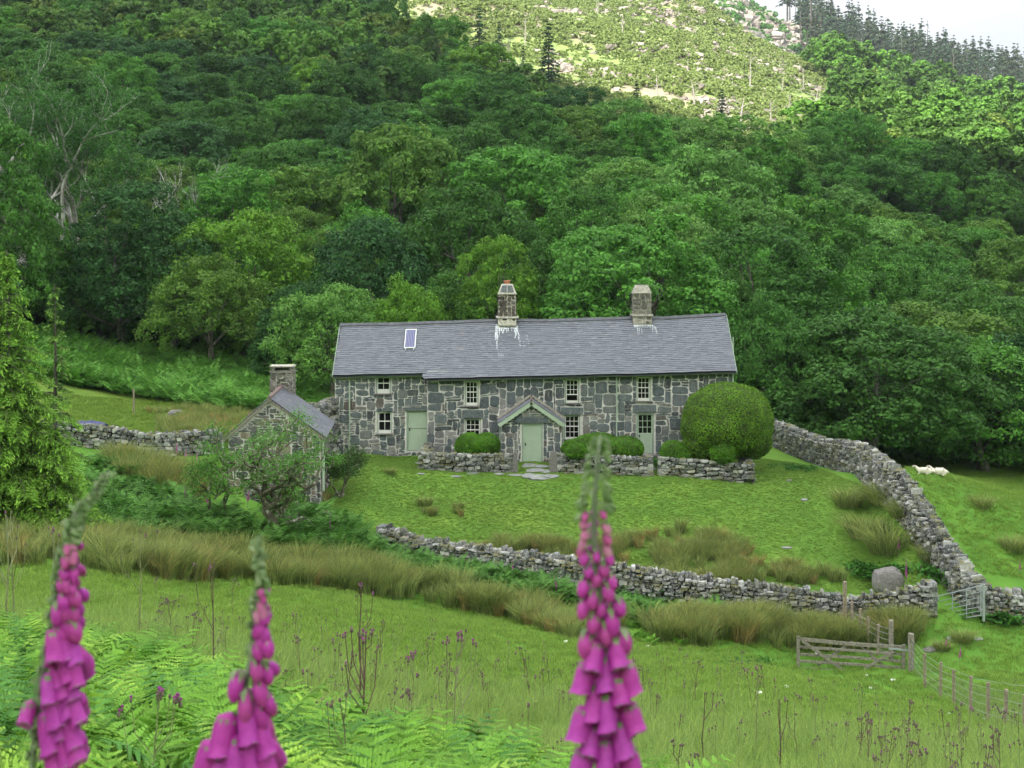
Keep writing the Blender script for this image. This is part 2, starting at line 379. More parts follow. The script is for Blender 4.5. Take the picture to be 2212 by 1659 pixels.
def gzs(x, y):
    x = np.asarray(x, dtype=float); y = np.asarray(y, dtype=float)
    D = np.maximum(y, 3.0)
    z = ZC - rowf(x/D, D)/F*D
    return z + np.where(y < 3, (3-y)*.2, 0) + np.where(y < -12, (-12-y)*.42, 0)  # unseen rise behind the camera, steepened to cut off low sky light
def gz(x, y): return float(gzs(np.array([x]), np.array([y]))[0])
_DS = np.exp(np.linspace(math.log(3), math.log(700), 900))
def G(px, row, dmin=3):
    """point of the ground seen at (px, row)"""
    u = (px-CX)/F; r = rowf(np.full(len(_DS), u), _DS) + HZ
    for i in range(1, len(_DS)):
        if _DS[i] > dmin and r[i] <= row < r[i-1] + 1e-6 or (_DS[i] > dmin and r[i] <= row):
            t = (r[i-1]-row)/(r[i-1]-r[i]+1e-9); t = min(max(t, 0), 1)
            D = _DS[i-1] + (_DS[i]-_DS[i-1])*t
            return Vector((u*D, D, gz(u*D, D)))
    D = 600; return Vector((u*D, D, gz(u*D, D)))
def P(px, row, D):
    return Vector(((px-CX)/F*D, D, ZC-(row-HZ)/F*D))
def GD(px, D):
    x = (px-CX)/F*D; return Vector((x, D, gz(x, D)))
def scr(x, y, z): return (CX + x/y*F, HZ - (z-ZC)/y*F)

def inpoly(px, py, poly):
    px = np.asarray(px); py = np.asarray(py); c = np.zeros(px.shape, bool); n = len(poly)
    for i in range(n):
        x1, y1 = poly[i]; x2, y2 = poly[(i+1) % n]
        c ^= ((y1 > py) != (y2 > py)) & (px < (x2-x1)*(py-y1)/((y2-y1)+1e-9)+x1)
    return c
# clearing on the hill (in plan the fan between these bearings and depths)
CLEAR = [(640,-400),(700,-10),(860,120),(980,190),(1120,252),(1300,372),(1420,415),(1540,430),(1640,400),(1760,300),(1860,255),(1720,140),(1600,60),(1500,-100),(1500,-400)]
us = np.concatenate([np.array([-8,-5,-3.2,-2.2,-1.5,-1.1,-.8,-.62,-.5]), np.linspace(-.43,.43,300), np.array([.5,.62,.8,1.1,1.5,2.2,3.2,5,8])])
ys = np.concatenate([np.array([-260,-160,-90,-50,-25,-12,-5,0]), np.exp(np.linspace(math.log(2), math.log(1000), 540))])
UU, YY = np.meshgrid(us, ys)
DD = np.where(YY < 3, 3+(3-YY), YY)
UE = np.where(np.abs(UU) > .62, np.sign(UU)*(.62+(np.abs(UU)-.62)*np.minimum(1, 110/DD)), UU)
XX = UE*DD
ZZ = gzs(XX.ravel(), YY.ravel()).reshape(XX.shape)
def fbm(x, y, s, seed=0):
    out = np.empty(x.size); xr = x.ravel(); yr = y.ravel()
    for i in range(x.size): out[i] = noise.noise(Vector((xr[i]*s+seed, yr[i]*s, seed*1.7)))
    return out.reshape(x.shape)
nz = fbm(XX, YY, .35, 3)*.07 + fbm(XX, YY, 1.3, 5)*.010
nzf = fbm(XX, YY, .03, 8)
amp = np.clip((YY-20)/30, .2, 1) + np.clip((YY-95)/60, 0, 1)*3
ZZ = ZZ + nz*amp + np.clip((YY-230)/100, 0, 1)*nzf*7
prow = HZ - (ZZ-ZC)/np.maximum(YY, 2)*F; ppx = CX + UU*F
# ground colours by what grows there, with sunlight added on the clearing
GC = np.zeros(XX.shape+(4,), dtype=np.float32); GC[...,3] = 1
def setc(mask, c, k=1.0):
    for i in range(3): GC[...,i] = GC[...,i]*(1-mask*k) + c[i]*mask*k
one = np.ones(XX.shape)
setc(one, (.112,.245,.040))
def sm(a, lo, hi): return np.clip((a-lo)/(hi-lo), 0, 1)
setc(1-sm(YY, 20, 34), (.14,.26,.055))                     # long seeding grass near by
setc(sm(YY, 24,34)*(1-sm(YY,38,47))*.5, (.12,.26,.03))
lawn = inpoly(ppx, prow, [(700,970),(1660,960),(1720,990),(1880,1050),(1990,1170),(2060,1290),(1300,1262),(1180,1235),(820,1175),(640,1100),(650,1040),(700,1010)])
setc(lawn*1.0, (.122,.232,.042))
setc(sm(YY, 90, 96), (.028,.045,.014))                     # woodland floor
leftb = inpoly(ppx, prow, [(-500,700),(100,720),(720,830),(720,900),(300,940),(-500,940)])
setc(leftb*.6, (.15,.205,.045))
clr = inpoly(ppx, prow, CLEAR) & (YY > 180)
setc(clr*1.0, (.21,.28,.10))  # own yellow-green, raised so the colour itself carries sunlight
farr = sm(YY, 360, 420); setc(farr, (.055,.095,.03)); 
setc((clr)*sm(nzf + fbm(XX,YY,.11,4)*.8, .12, .35)*.8, (.30,.25,.21))
setc(((YY > 400) & (ppx < 1720))*sm(fbm(XX,YY,.06,9), .05, .3)*.8, (.20,.18,.16))
_ly = ys; _lu = us
def gzs(x, y):
    x = np.asarray(x, dtype=float); y = np.asarray(y, dtype=float)
    u = x/np.where(y < 3, 3+(3-y), y)
    i = np.clip(np.searchsorted(_ly, y)-1, 0, len(_ly)-2); j = np.clip(np.searchsorted(_lu, u)-1, 0, len(_lu)-2)
    a = (y-_ly[i])/(_ly[i+1]-_ly[i]); b_ = (u-_lu[j])/(_lu[j+1]-_lu[j])
    return ZZ[i,j]*(1-a)*(1-b_)+ZZ[i+1,j]*a*(1-b_)+ZZ[i,j+1]*(1-a)*b_+ZZ[i+1,j+1]*a*b_
nr, nc = XX.shape
V = np.stack([XX.ravel(), YY.ravel(), ZZ.ravel()], 1)
ii, jj = np.meshgrid(np.arange(nr-1), np.arange(nc-1), indexing='ij')
a = (ii*nc+jj).ravel(); Fq = np.stack([a, a+1, a+nc+1, a+nc], 1)
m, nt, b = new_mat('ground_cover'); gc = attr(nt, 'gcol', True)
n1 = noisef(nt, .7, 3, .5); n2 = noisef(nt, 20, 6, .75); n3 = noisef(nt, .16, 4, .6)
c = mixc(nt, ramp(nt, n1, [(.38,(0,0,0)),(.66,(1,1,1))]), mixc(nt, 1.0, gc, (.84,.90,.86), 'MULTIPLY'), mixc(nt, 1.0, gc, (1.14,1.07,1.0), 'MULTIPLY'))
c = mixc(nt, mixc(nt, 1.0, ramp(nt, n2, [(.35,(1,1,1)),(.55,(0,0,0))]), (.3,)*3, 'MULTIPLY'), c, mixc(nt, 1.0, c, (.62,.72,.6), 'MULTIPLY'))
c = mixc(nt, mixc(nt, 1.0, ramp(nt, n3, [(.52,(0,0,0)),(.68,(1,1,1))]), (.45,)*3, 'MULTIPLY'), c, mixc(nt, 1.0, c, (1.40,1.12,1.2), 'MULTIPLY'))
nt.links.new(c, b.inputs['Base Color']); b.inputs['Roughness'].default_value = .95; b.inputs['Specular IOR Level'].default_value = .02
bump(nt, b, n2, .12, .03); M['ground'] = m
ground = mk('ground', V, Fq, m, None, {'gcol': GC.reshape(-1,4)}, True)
tag(ground, kind='structure')

# ------------------------------------------------------------------ out-of-view cloud added overhead, its edge shaped to shade the farm
edge_px = [(-300,-260),(300,-150),(640,20),(860,110),(1050,185),(1250,270),(1420,358),(1600,425),(1800,455),(2000,478),(2300,520)]
CH = 380.0
front = []
for px, row in edge_px:
    best = None
    u = (px-CX)/F; r = rowf(np.full(len(_DS), u), _DS)+HZ
    idx = [i for i in range(len(_DS)) if _DS[i] > 120 and r[i] <= row]
    D = _DS[idx[0]] if idx else 380
    p = Vector((u*D, D, gz(u*D, D)+4)); t = (CH-p.z)/SUNV.z; q = p + SUNV*t
    front.append((q.x, q.y))
front.sort()
fx = np.array([f[0] for f in front]); fy = np.array([f[1] for f in front])
nx_, ny_ = 110, 60
cv = []; cf = []
xs_c = np.linspace(fx.min()-900, fx.max()+900, nx_)
for k, sgn in enumerate((-1, 1)):
    for j in range(ny_):
        for i, x in enumerate(xs_c):
            yf = np.interp(x, fx, fy) + 9*noise.noise(Vector((x*.02, 3, 1))) + 4*noise.noise(Vector((x*.08, 8, 1)))
            t = j/(ny_-1); y = yf - (1-(1-t)**1)*1500*t**.7
            e = min(1, j/6.0)*min(1, (ny_-1-j)/3)*min(1, min(i, nx_-1-i)/4)
            z = CH + sgn*(35*math.sqrt(e)*(1+.5*noise.noise(Vector((x*.006, y*.006, sgn)))) + 10*e*noise.noise(Vector((x*.02, y*.02, 5))))
            cv.append((x, y, z))
for k in range(2):
    b0 = k*nx_*ny_
    for j in range(ny_-1):
        for i in range(nx_-1):
            q = [b0+j*nx_+i, b0+j*nx_+i+1, b0+(j+1)*nx_+i+1, b0+(j+1)*nx_+i]
            cf.append(q if k else q[::-1])
m = bpy.data.materials.new('shade_cloud_shell'); m.use_nodes = True; nt = m.node_tree; nt.nodes.clear()
out = nt.nodes.new("ShaderNodeOutputMaterial"); tr = nt.nodes.new("ShaderNodeBsdfTranslucent"); df = nt.nodes.new("ShaderNodeBsdfDiffuse"); ms = nt.nodes.new("ShaderNodeMixShader")
tr.inputs[0].default_value = (.97,.97,.98,1); df.inputs[0].default_value = (.95,.95,.96,1); ms.inputs[0].default_value = .86
nt.links.new(df.outputs[0], ms.inputs[1]); nt.links.new(tr.outputs[0], ms.inputs[2]); nt.links.new(ms.outputs[0], out.inputs[0])
cl = mk('shade_cloud', np.array(cv), cf, m, None, None, True); tag(cl, kind='structure')

# ------------------------------------------------------------------ stone work
def stone_verts(c, d, M3, jit, squash=.82):
    """a rough rounded block: 24 vertices (box with cut corners)"""
    hx, hy, hz = d[0]/2, d[1]/2, d[2]/2; vs = []
    k = squash
    pts = []
    for sx in (-1,1):
        for sy in (-1,1):
            for sz in (-1,1):
                pts.append(((sx, sy*k, sz*k), (sx*k, sy, sz*k), (sx*k, sy*k, sz)))
    for tri in pts:
        for q in tri:
            v = Vector((q[0]*hx, q[1]*hy, q[2]*hz)) + Vector((random.uniform(-jit,jit)*hx*2, random.uniform(-jit,jit)*hy*2, random.uniform(-jit,jit)*hz*2))
            vs.append(M3 @ v + c)
    return vs
def _stone_faces():
    idx = {}; k = 0; order = []
    for sx in (-1,1):
        for sy in (-1,1):
            for sz in (-1,1):
                for a in range(3): idx[(sx,sy,sz,a)] = k; k += 1
    F_ = []
    for sx in (-1,1):
        F_.append([idx[(sx,a,b,0)] for a, b in ((-1,-1),(1,-1),(1,1),(-1,1))][::(1 if sx > 0 else -1)])
        F_.append([idx[(a,sx,b,1)] for a, b in ((-1,-1),(1,-1),(1,1),(-1,1))][::(-1 if sx > 0 else 1)])
        F_.append([idx[(a,b,sx,2)] for a, b in ((-1,-1),(1,-1),(1,1),(-1,1))][::(1 if sx > 0 else -1)])
    for sx in (-1,1):
        for sy in (-1,1):
            for sz in (-1,1):
                t = [idx[(sx,sy,sz,a)] for a in range(3)]
                F_.append(t if sx*sy*sz > 0 else t[::-1])
    for sa in (-1,1):
        for sb in (-1,1):
            s_ = sa*sb
            q = [idx[(sa,sb,-1,0)], idx[(sa,sb,-1,1)], idx[(sa,sb,1,1)], idx[(sa,sb,1,0)]]; F_.append(q if s_ > 0 else q[::-1])
            q = [idx[(sa,-1,sb,2)], idx[(sa,-1,sb,0)], idx[(sa,1,sb,0)], idx[(sa,1,sb,2)]]; F_.append(q if s_ > 0 else q[::-1])
            q = [idx[(-1,sa,sb,1)], idx[(-1,sa,sb,2)], idx[(1,sa,sb,2)], idx[(1,sa,sb,1)]]; F_.append(q if s_ > 0 else q[::-1])
    return F_
SF = _stone_faces()
def dry_wall(name, pts, heights, thick, label, sw=.27, sh=.135, cope=.26, group=None, endcap=(True, True), jag=1.0, dark=0):
    """pts: list of base (x,y,z); a mesh of individually laid stones on a dark core"""
    root = empty(name, pts[0], 0, label, 'stone wall', group)
    L = [0]
    for a, b in zip(pts, pts[1:]): L.append(L[-1] + (Vector(b).xy - Vector(a).xy).length)
    tot = L[-1]
    def at(s):
        s = min(max(s, 0), tot)
        for i in range(len(pts)-1):
            if s <= L[i+1] or i == len(pts)-2:
                t = (s-L[i])/(L[i+1]-L[i]+1e-9); p = Vector(pts[i]).lerp(Vector(pts[i+1]), t)
                h = heights[i]+(heights[i+1]-heights[i])*t
                d = (Vector(pts[min(i+1,len(pts)-1)])-Vector(pts[i])); d.z = 0; d.normalize(); return p, d, h
    mb = MB(); o0 = Vector(pts[0])
    hm = max(heights)
    for side in (-1, 1):
        z = 0.0; kk = 0
        while z < hm + .05:
            hh = sh*random.uniform(.65, 1.35)
            s = random.uniform(-.2, .1)
            while s < tot:
                ww = sw*random.uniform(.45, 1.5)*(1.2 if z < .3 else .9); sc = s + ww/2
                if sc > tot+.1: break
                p, d, h = at(sc); n = Vector((-d.y, d.x, 0))
                if z + hh*.4 < h - cope*.4:
                    batter = thick/2*(1.12 - .3*z/hm)
                    c = p + n*side*(batter-.09) + Vector((0,0,z+hh/2 + random.uniform(-.02,.02)))
                    rot = Matrix(((d.x, n.x, 0), (d.y, n.y, 0), (0,0,1))) @ Euler((random.uniform(-.1,.1), random.uniform(-.13,.13)*jag, random.uniform(-.15,.15))).to_matrix()
                    mb.add(stone_verts(c-o0, (ww*.90, .26*random.uniform(.6,1.5), hh*.91), rot, .10*jag, random.uniform(.52,.85)), SF)
                s += ww
            z += hh*.93
    # end stones
    for e, s in ((0, 0.0), (1, tot)):
        if not endcap[e]: continue
        z = 0; p, d, h = at(s); n = Vector((-d.y, d.x, 0))
        while z < h - cope*.5:
            hh = sh*1.3*random.uniform(.8,1.3); q = -1
            for q in ((-1,1) if random.random() < .5 else (0,)):
                c = p + n*q*thick*.22 + d*(.06 if e else -.06) + Vector((0,0,z+hh/2))
                rot = Matrix(((d.x, n.x, 0), (d.y, n.y, 0), (0,0,1)))
                mb.add(stone_verts(c-o0, (.34, thick*(.45 if q else .95), hh), rot, .06), SF)
            z += hh*.95
    # upright coping
    s = 0
    while s < tot and cope > 0:
        ww = random.uniform(.08, .19); p, d, h = at(s+ww/2); n = Vector((-d.y, d.x, 0))
        hh = cope*random.uniform(.55, 1.25)
        c = p + Vector((0,0,h-cope*.5+hh/2-.03)) + n*random.uniform(-.09,.09)
        rot = Matrix(((d.x, n.x, 0), (d.y, n.y, 0), (0,0,1))) @ Euler((random.uniform(-.08,.08), random.uniform(-.28,.28)*jag, random.uniform(-.12,.12))).to_matrix()
        mb.add(stone_verts(c-o0, (ww*.95, thick*.62*random.uniform(.5,1.15), hh), rot, .12, random.uniform(.55,.8)), SF)
        s += ww*.97
    mb.build('stonework', M['wallstone'], root)
    cb = MB(); n_ = max(2, int(tot/.8))
    for i in range(n_):
        p0, d0, h0 = at(tot*i/n_); p1, d1, h1 = at(tot*(i+1)/n_)
        n0 = Vector((-d0.y, d0.x, 0)); hw = thick/2-.13
        vs = []
        for p_, h_ in ((p0,h0),(p1,h1)):
            vs += [p_-o0-n0*hw-Vector((0,0,.3)), p_-o0+n0*hw-Vector((0,0,.3)), p_-o0+n0*hw*.8+Vector((0,0,h_-cope*.6)), p_-o0-n0*hw*.8+Vector((0,0,h_-cope*.6))]
        cb.add(vs, [[0,1,2,3],[7,6,5,4],[0,4,5,1],[1,5,6,2],[2,6,7,3],[3,7,4,0]])
    cb.build('wall_core', M['core'], root)
    return root
# field walls
def wl(*t): return [G(px, row, dm) if dm else P(px, row, D) for px, row, D, dm in t]
side_pts = [P(1648,966,76), P(1690,972,74), P(1775,994,69), P(1860,1035,63.5), P(1933,1090,57.5), P(1985,1142,55), P(2029,1195,53), P(2077,1255,51.2), P(2112,1300,50.2)]
for i, p in enumerate(side_pts): p.z = gz(p.x, p.y) - .05
dry_wall('field_wall', [tuple(p) for p in side_pts], [1.35,1.35,1.35,1.35,1.4,1.4,1.4,1.35,1.2], .75, 'long dry stone wall curving down the right side of the lawn', group='dry stone walls')
tp = [side_pts[-1] + Vector((.12,-.1,0)), P(2170,1318,50.0), P(2240,1325,50.2), P(2330,1335,50.5), P(2620,1350,51.5)]
for p in tp: p.z = gz(p.x, p.y) - .05
dry_wall('field_wall', [tuple(p) for p in tp], [1.2,1.05,1.0,1.0,1.0], .7, 'short dry stone wall running off the right edge beyond the metal gate', group='dry stone walls')
low = [(520,1168,53.5),(640,1180,54),(740,1192,54.3),(830,1196,54.6),(920,1212,54),(1020,1235,53.2),(1120,1262,52.4),(1220,1288,51.6),(1330,1302,51),(1480,1312,50.6),(1640,1322,50.4),(1830,1337,50.0),(1940,1345,49.8),(2006,1347,49.8)]
lp = []; low = low[3:]
for px, row, D in low:
    p = P(px, row, D); p.z = gz(p.x, p.y)-.05; lp.append(tuple(p))
dry_wall('field_wall', lp, [.62,.66,.7,.8,.95,1.0,1.05,1.08,1.1,1.1,1.15], .62, 'low dry stone wall crossing below the lawn to the metal gate', cope=.24, group='dry stone walls')
lf = []
for px, row, D in [(120,975,61),(220,985,61.5),(330,992,61.5),(465,1005,61)]:
    p = P(px, row, D); p.z = gz(p.x, p.y)-.05; lf.append(tuple(p))
dry_wall('field_wall', lf, [.95,1.0,1.0,1.0], .6, 'grey stone wall left of the outbuilding behind the bright conifer', sw=.3, sh=.2, cope=.2, group='dry stone walls')
# terraced walling below the outbuilding
lf = []
for px, row, D in [(545,1058,55.0),(610,1064,54.6),(700,1070,54.4)]:
    p = P(px, row, D); p.z = gz(p.x, p.y)-.05; lf.append(tuple(p))
dry_wall('retaining_wall', lf, [.5,.5,.45], .6, 'low rough stone wall at the foot of the outbuilding behind the thorn tree', cope=.12)
# garden walls
def gw(pts, h, label, name='garden_wall'):
    q = []
    for px, D in pts: q.append(tuple(GD(px, D) - Vector((0,0,.05))))
    return dry_wall(name, q, [h]*len(q), .45, label, sw=.36, sh=.13, cope=.11, group='low garden walls')
gw([(925,65.9),(916,63.8),(1010,63.7),(1104,63.7)], .80, 'low garden wall left of the porch, under the two-lobed bush')
gw([(1212,63.6),(1300,63.5),(1400,63.3)], .82, 'low garden wall right of the porch, under the long clipped hedge')
gw([(1432,63.2),(1520,63.0),(1618,62.8),(1606,65.2)], .80, 'low garden wall with a right-angle return below the round topiary')
for (px, w_) in ((1113,11),(1195,17)):
    p = GD(px, 63.5); mb = MB()
    n = 10; poly = [(-.5,0),(.5,0),(.52,.5),(.4,.95),(.1,1.02),(-.3,.97),(-.52,.6)]
    ww = w_/49; vs = [(x*ww, 0, z*1.0) for x, z in poly]
    mm = Matrix(((1,0,0),(0,0,1),(0,1,0))).to_4x4()
    mb.prism([(x*ww, z*1.0-.08) for x, z in poly], -.12, .12, mm, r=.5)
    o = mb.build('gate_slab', M['rock']); o.location = p
    tag(o, 'narrow upright stone slab at the left side of the porch path' if px < 1150 else 'broad upright stone slab at the right side of the porch path', 'standing stone', 'gate slabs')
# ------------------------------------------------------------------ masonry faces
def masonry(mb, O, ux, nrm, W, H, holes=(), cell=.085, wr=(3,9), hr=(2,5), gap=.015, thick=.030, top=None, seed=1, thin=.25, rf=None):
    """random rubble on the face through O (bottom left), ux = right, nrm = outward; holes: (x0,x1,z0,z1) in face metres"""
    rd = random.Random(seed); ux = Vector(ux).normalized(); nrm = Vector(nrm).normalized(); O = Vector(O)
    nx = max(1, round(W/cell)); nz = max(1, round(H/cell)); cx = W/nx; cz = H/nz
    occ = [[False]*nx for _ in range(nz)]
    for z in range(nz):
        for x in range(nx):
            X = (x+.5)*cx; Z = (z+.5)*cz
            for h in holes:
                if h[0] < X < h[1] and h[2] < Z < h[3]: occ[z][x] = True
            if top is not None and Z > top(X): occ[z][x] = True
    def warp(X, Z):
        a = noise.noise(Vector((X*1.7+seed*9, Z*1.7, 1.3)))*.055 + noise.noise(Vector((X*5+seed*9, Z*5, 4.3)))*.02
        b_ = noise.noise(Vector((X*1.5+seed*9, Z*1.9, 7.7)))*.06 + noise.noise(Vector((X*5+seed*9, Z*5, 9.3)))*.02
        return X+a, Z+b_
    for z in range(nz):
        for x in range(nx):
            if occ[z][x]: continue
            if rd.random() < thin: w_, h_ = rd.randint(max(2, wr[0]), wr[1]+1), 1
            else: w_, h_ = rd.randint(*wr), rd.randint(*hr)
            w_ = min(w_, nx-x); h_ = min(h_, nz-z)
            k = 0
            while k < w_ and not occ[z][x+k]: k += 1
            w_ = k
            if h_ > w_+2: h_ = w_+2
            hh = 1
            while hh < h_ and all(not occ[z+hh][x+q] for q in range(w_)): hh += 1
            h_ = hh
            for q in range(h_):
                for p_ in range(w_): occ[z+q][x+p_] = True
            x0, x1, z0, z1 = x*cx, (x+w_)*cx, z*cz, (z+h_)*cz
            g = gap*rd.uniform(.4, 1.7); a0, a1, b0, b1 = x0+g, x1-g, z0+g, z1-g
            if a1-a0 < .03 or b1-b0 < .02: continue
            k = rd.uniform(.05,.22); kw = min((a1-a0)*k, .10); kh = min((b1-b0)*rd.uniform(.08,.28), .08)
            poly = [(a0+kw,b0),((a0+a1)/2,b0-.01),(a1-kw,b0),(a1,b0+kh),(a1,b1-kh),(a1-kw,b1),((a0+a1)/2,b1+.01),(a0+kw,b1),(a0,b1-kh),(a0,b0+kh)]
            j = .026; poly = [warp(p[0]+rd.uniform(-j,j), p[1]+rd.uniform(-j,j)) for p in poly]
            for hl in holes:      # keep out of the openings
                poly = [((hl[0]-.01 if p[0] < (hl[0]+hl[1])/2 else hl[1]+.01), p[1]) if hl[0]-.005 < p[0] < hl[1]+.005 and hl[2]+.03 < p[1] < hl[3]-.03 else p for p in poly]
            poly = [(min(max(p[0], .0), W), max(p[1], 0)) for p in poly]
            t = thick*rd.uniform(.5, 1.3); mxx = sum(p[0] for p in poly)/len(poly); mzz = sum(p[1] for p in poly)/len(poly)
            n = len(poly)
            f0 = [O + ux*p[0] + Vector((0,0,p[1])) - nrm*.02 for p in poly]
            f1 = [O + ux*(mxx+(p[0]-mxx)*.97) + Vector((0,0,mzz+(p[1]-mzz)*.95)) + nrm*t*.7 for p in poly]
            f2 = [O + ux*(mxx+(p[0]-mxx)*.84) + Vector((0,0,mzz+(p[1]-mzz)*.82)) + nrm*t*rd.uniform(.9,1.15) for p in poly]
            vs = f0+f1+f2
            fs = [[i,(i+1)%n,n+(i+1)%n,n+i] for i in range(n)] + [[n+i,n+(i+1)%n,2*n+(i+1)%n,2*n+i] for i in range(n)] + [list(range(2*n,3*n))]
            mb.add(vs, fs, (rf(mxx, mzz) if rf else rd.random()))
def wall_face(mb, x0, x1, z0, z1, y, holes, depth=.22):
    """mortar face with real openings, seen from -y; holes in world x,z"""
    xs = sorted({x0, x1, *[h[0] for h in holes], *[h[1] for h in holes]}); zs = sorted({z0, z1, *[h[2] for h in holes], *[h[3] for h in holes]})
    xs = [x for x in xs if x0 <= x <= x1]; zs = [z for z in zs if z0 <= z <= z1]
    for xa, xb in zip(xs, xs[1:]):
        for za, zb in zip(zs, zs[1:]):
            mx_, mz_ = (xa+xb)/2, (za+zb)/2
            if any(h[0] < mx_ < h[1] and h[2] < mz_ < h[3] for h in holes): continue
            mb.add([(xa,y,za),(xb,y,za),(xb,y,zb),(xa,y,zb)], [[0,1,2,3]], .5)
    for h in holes:
        a, b_, c, d = h; yy = y+depth
        mb.add([(a,y,c),(a,yy,c),(a,yy,d),(a,y,d)], [[0,1,2,3]], .5); mb.add([(b_,y,c),(b_,yy,c),(b_,yy,d),(b_,y,d)], [[3,2,1,0]], .5)
        mb.add([(a,y,d),(a,yy,d),(b_,yy,d),(b_,y,d)], [[0,1,2,3]], .5); mb.add([(a,y,c),(a,yy,c),(b_,yy,c),(b_,y,c)], [[3,2,1,0]], .5)

YL, YM = 66.8, 66.5
def rect(pa, pb, ra, rb, y):
    a = P(pa, rb, y); b_ = P(pb, ra, y); return (a.x, b_.x, a.z, b_.z)
# openings: (px0, px1, row0, row1)
WL = dict(ul=rect(812.5,844,813,851,YL), ll=rect(815,847,889,937,YL))
WM = dict(um1=rect(1004.5,1033.5,822,877,YM), lm1=rect(1004,1038.5,904,957,YM), um2=rect(1220.5,1251,818,871,YM), lm2=rect(1218.5,1253,896,950,YM), ur=rect(1375,1405.5,813,867,YM))
DL = rect(878,924.5,886,975,YL); DR = rect(1374.5,1412.5,892.5,981,YM)
xL0 = P(723.5,0,YL).x; xLM = P(923,0,YL).x; xR = P(1584,0,YM).x
house = empty('farmhouse', ((xL0+xR)/2, YM, 0), 0, 'long two-storey grey stone farmhouse with slate roof and sage green doors', 'house')
HL = Vector(house.location)
def hb(mb, name, mat, parent=None, smooth=False):
    o = mb.build(name, mat, parent or house, smooth)
    if (parent or house) is house:
        o.location = -HL
    return o
# mortar shell
mb = MB()
wall_face(mb, xL0, xLM+.06, -.7, 3.72, YL, list(WL.values())+[DL])
wall_face(mb, xLM+.02, xR, -.7, 3.80, YM, list(WM.values())+[DR])
mb.add([(xLM+.02,YM,-.7),(xLM+.02,YL+.05,-.7),(xLM+.02,YL+.05,3.8),(xLM+.02,YM,3.8)], [[3,2,1,0]], .5)
YB = 72.3
mb.add([(xL0,YL,-.7),(xL0,YB,-.7),(xL0,YB,3.6),(xL0,69.4,5.95),(xL0,YL,3.72)], [[0,1,2,3,4][::-1]], .5)
mb.add([(xR,YM,-.7),(xR,YB,-.7),(xR,YB,3.6),(xR,69.4,6.1),(xR,YM,3.8)], [[0,1,2,3,4]], .5)
mb.add([(xL0,YB,-.7),(xR,YB,-.7),(xR,YB,3.6),(xL0,YB,3.6)], [[3,2,1,0]], .5)
mb.add([(xL0,YL+.5,.02),(xR,YL+.5,.02),(xR,YL+.5,3.6),(xL0,YL+.5,3.6)], [[0,1,2,3]], .5, 1)   # black sheet painted as the unlit rooms behind the openings
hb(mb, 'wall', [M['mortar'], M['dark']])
LINT = [('l', rect(872,932,880,886.5,YL)), ('m', rect(1000,1042,886,903,YM)), ('m', rect(1214,1258,880.5,895.5,YM)), ('m', rect(1368,1417,875,890.5,YM))]
mb = MB()
hs = [(h[0]-xL0-.05, h[1]-xL0+.05, h[2]+.6-.03, h[3]+.6+.02) for h in list(WL.values())+[DL]+[LINT[0][1]]]
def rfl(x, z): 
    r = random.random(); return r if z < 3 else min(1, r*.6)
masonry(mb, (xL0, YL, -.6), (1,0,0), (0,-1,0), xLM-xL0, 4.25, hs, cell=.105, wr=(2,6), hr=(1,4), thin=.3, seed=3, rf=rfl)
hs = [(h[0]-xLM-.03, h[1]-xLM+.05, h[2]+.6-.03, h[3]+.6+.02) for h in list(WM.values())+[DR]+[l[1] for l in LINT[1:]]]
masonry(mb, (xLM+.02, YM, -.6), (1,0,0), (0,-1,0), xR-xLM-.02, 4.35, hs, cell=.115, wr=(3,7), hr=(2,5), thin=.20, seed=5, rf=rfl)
masonry(mb, (xL0, YB, -.6), (0,-1,0), (-1,0,0), YB-YL, 6.4, [], cell=.12, wr=(2,6), hr=(1,4), seed=7, top=lambda X: 4.2 + 2.4*(1-abs(X-2.9)/2.9))
masonry(mb, (xR, YM, -.6), (0,1,0), (1,0,0), YB-YM, 6.5, [], cell=.12, wr=(2,6), hr=(1,4), seed=8, top=lambda X: 4.3 + 2.4*(1-abs(X-2.9)/2.9))
hb(mb, 'stonework', M['housestone'])
for k, (sec, r) in enumerate(LINT):
    mb = MB(); y = (YL if sec == 'l' else YM) - .02; c = Vector(((r[0]+r[1])/2, y+.02, (r[2]+r[3])/2))
    mb.add(stone_verts(c, (r[1]-r[0]+.05, .16, (r[3]-r[2])*1.05), Matrix.Identity(3), .02, .93), SF, .35)
    hb(mb, 'lintel', M['housestone'])
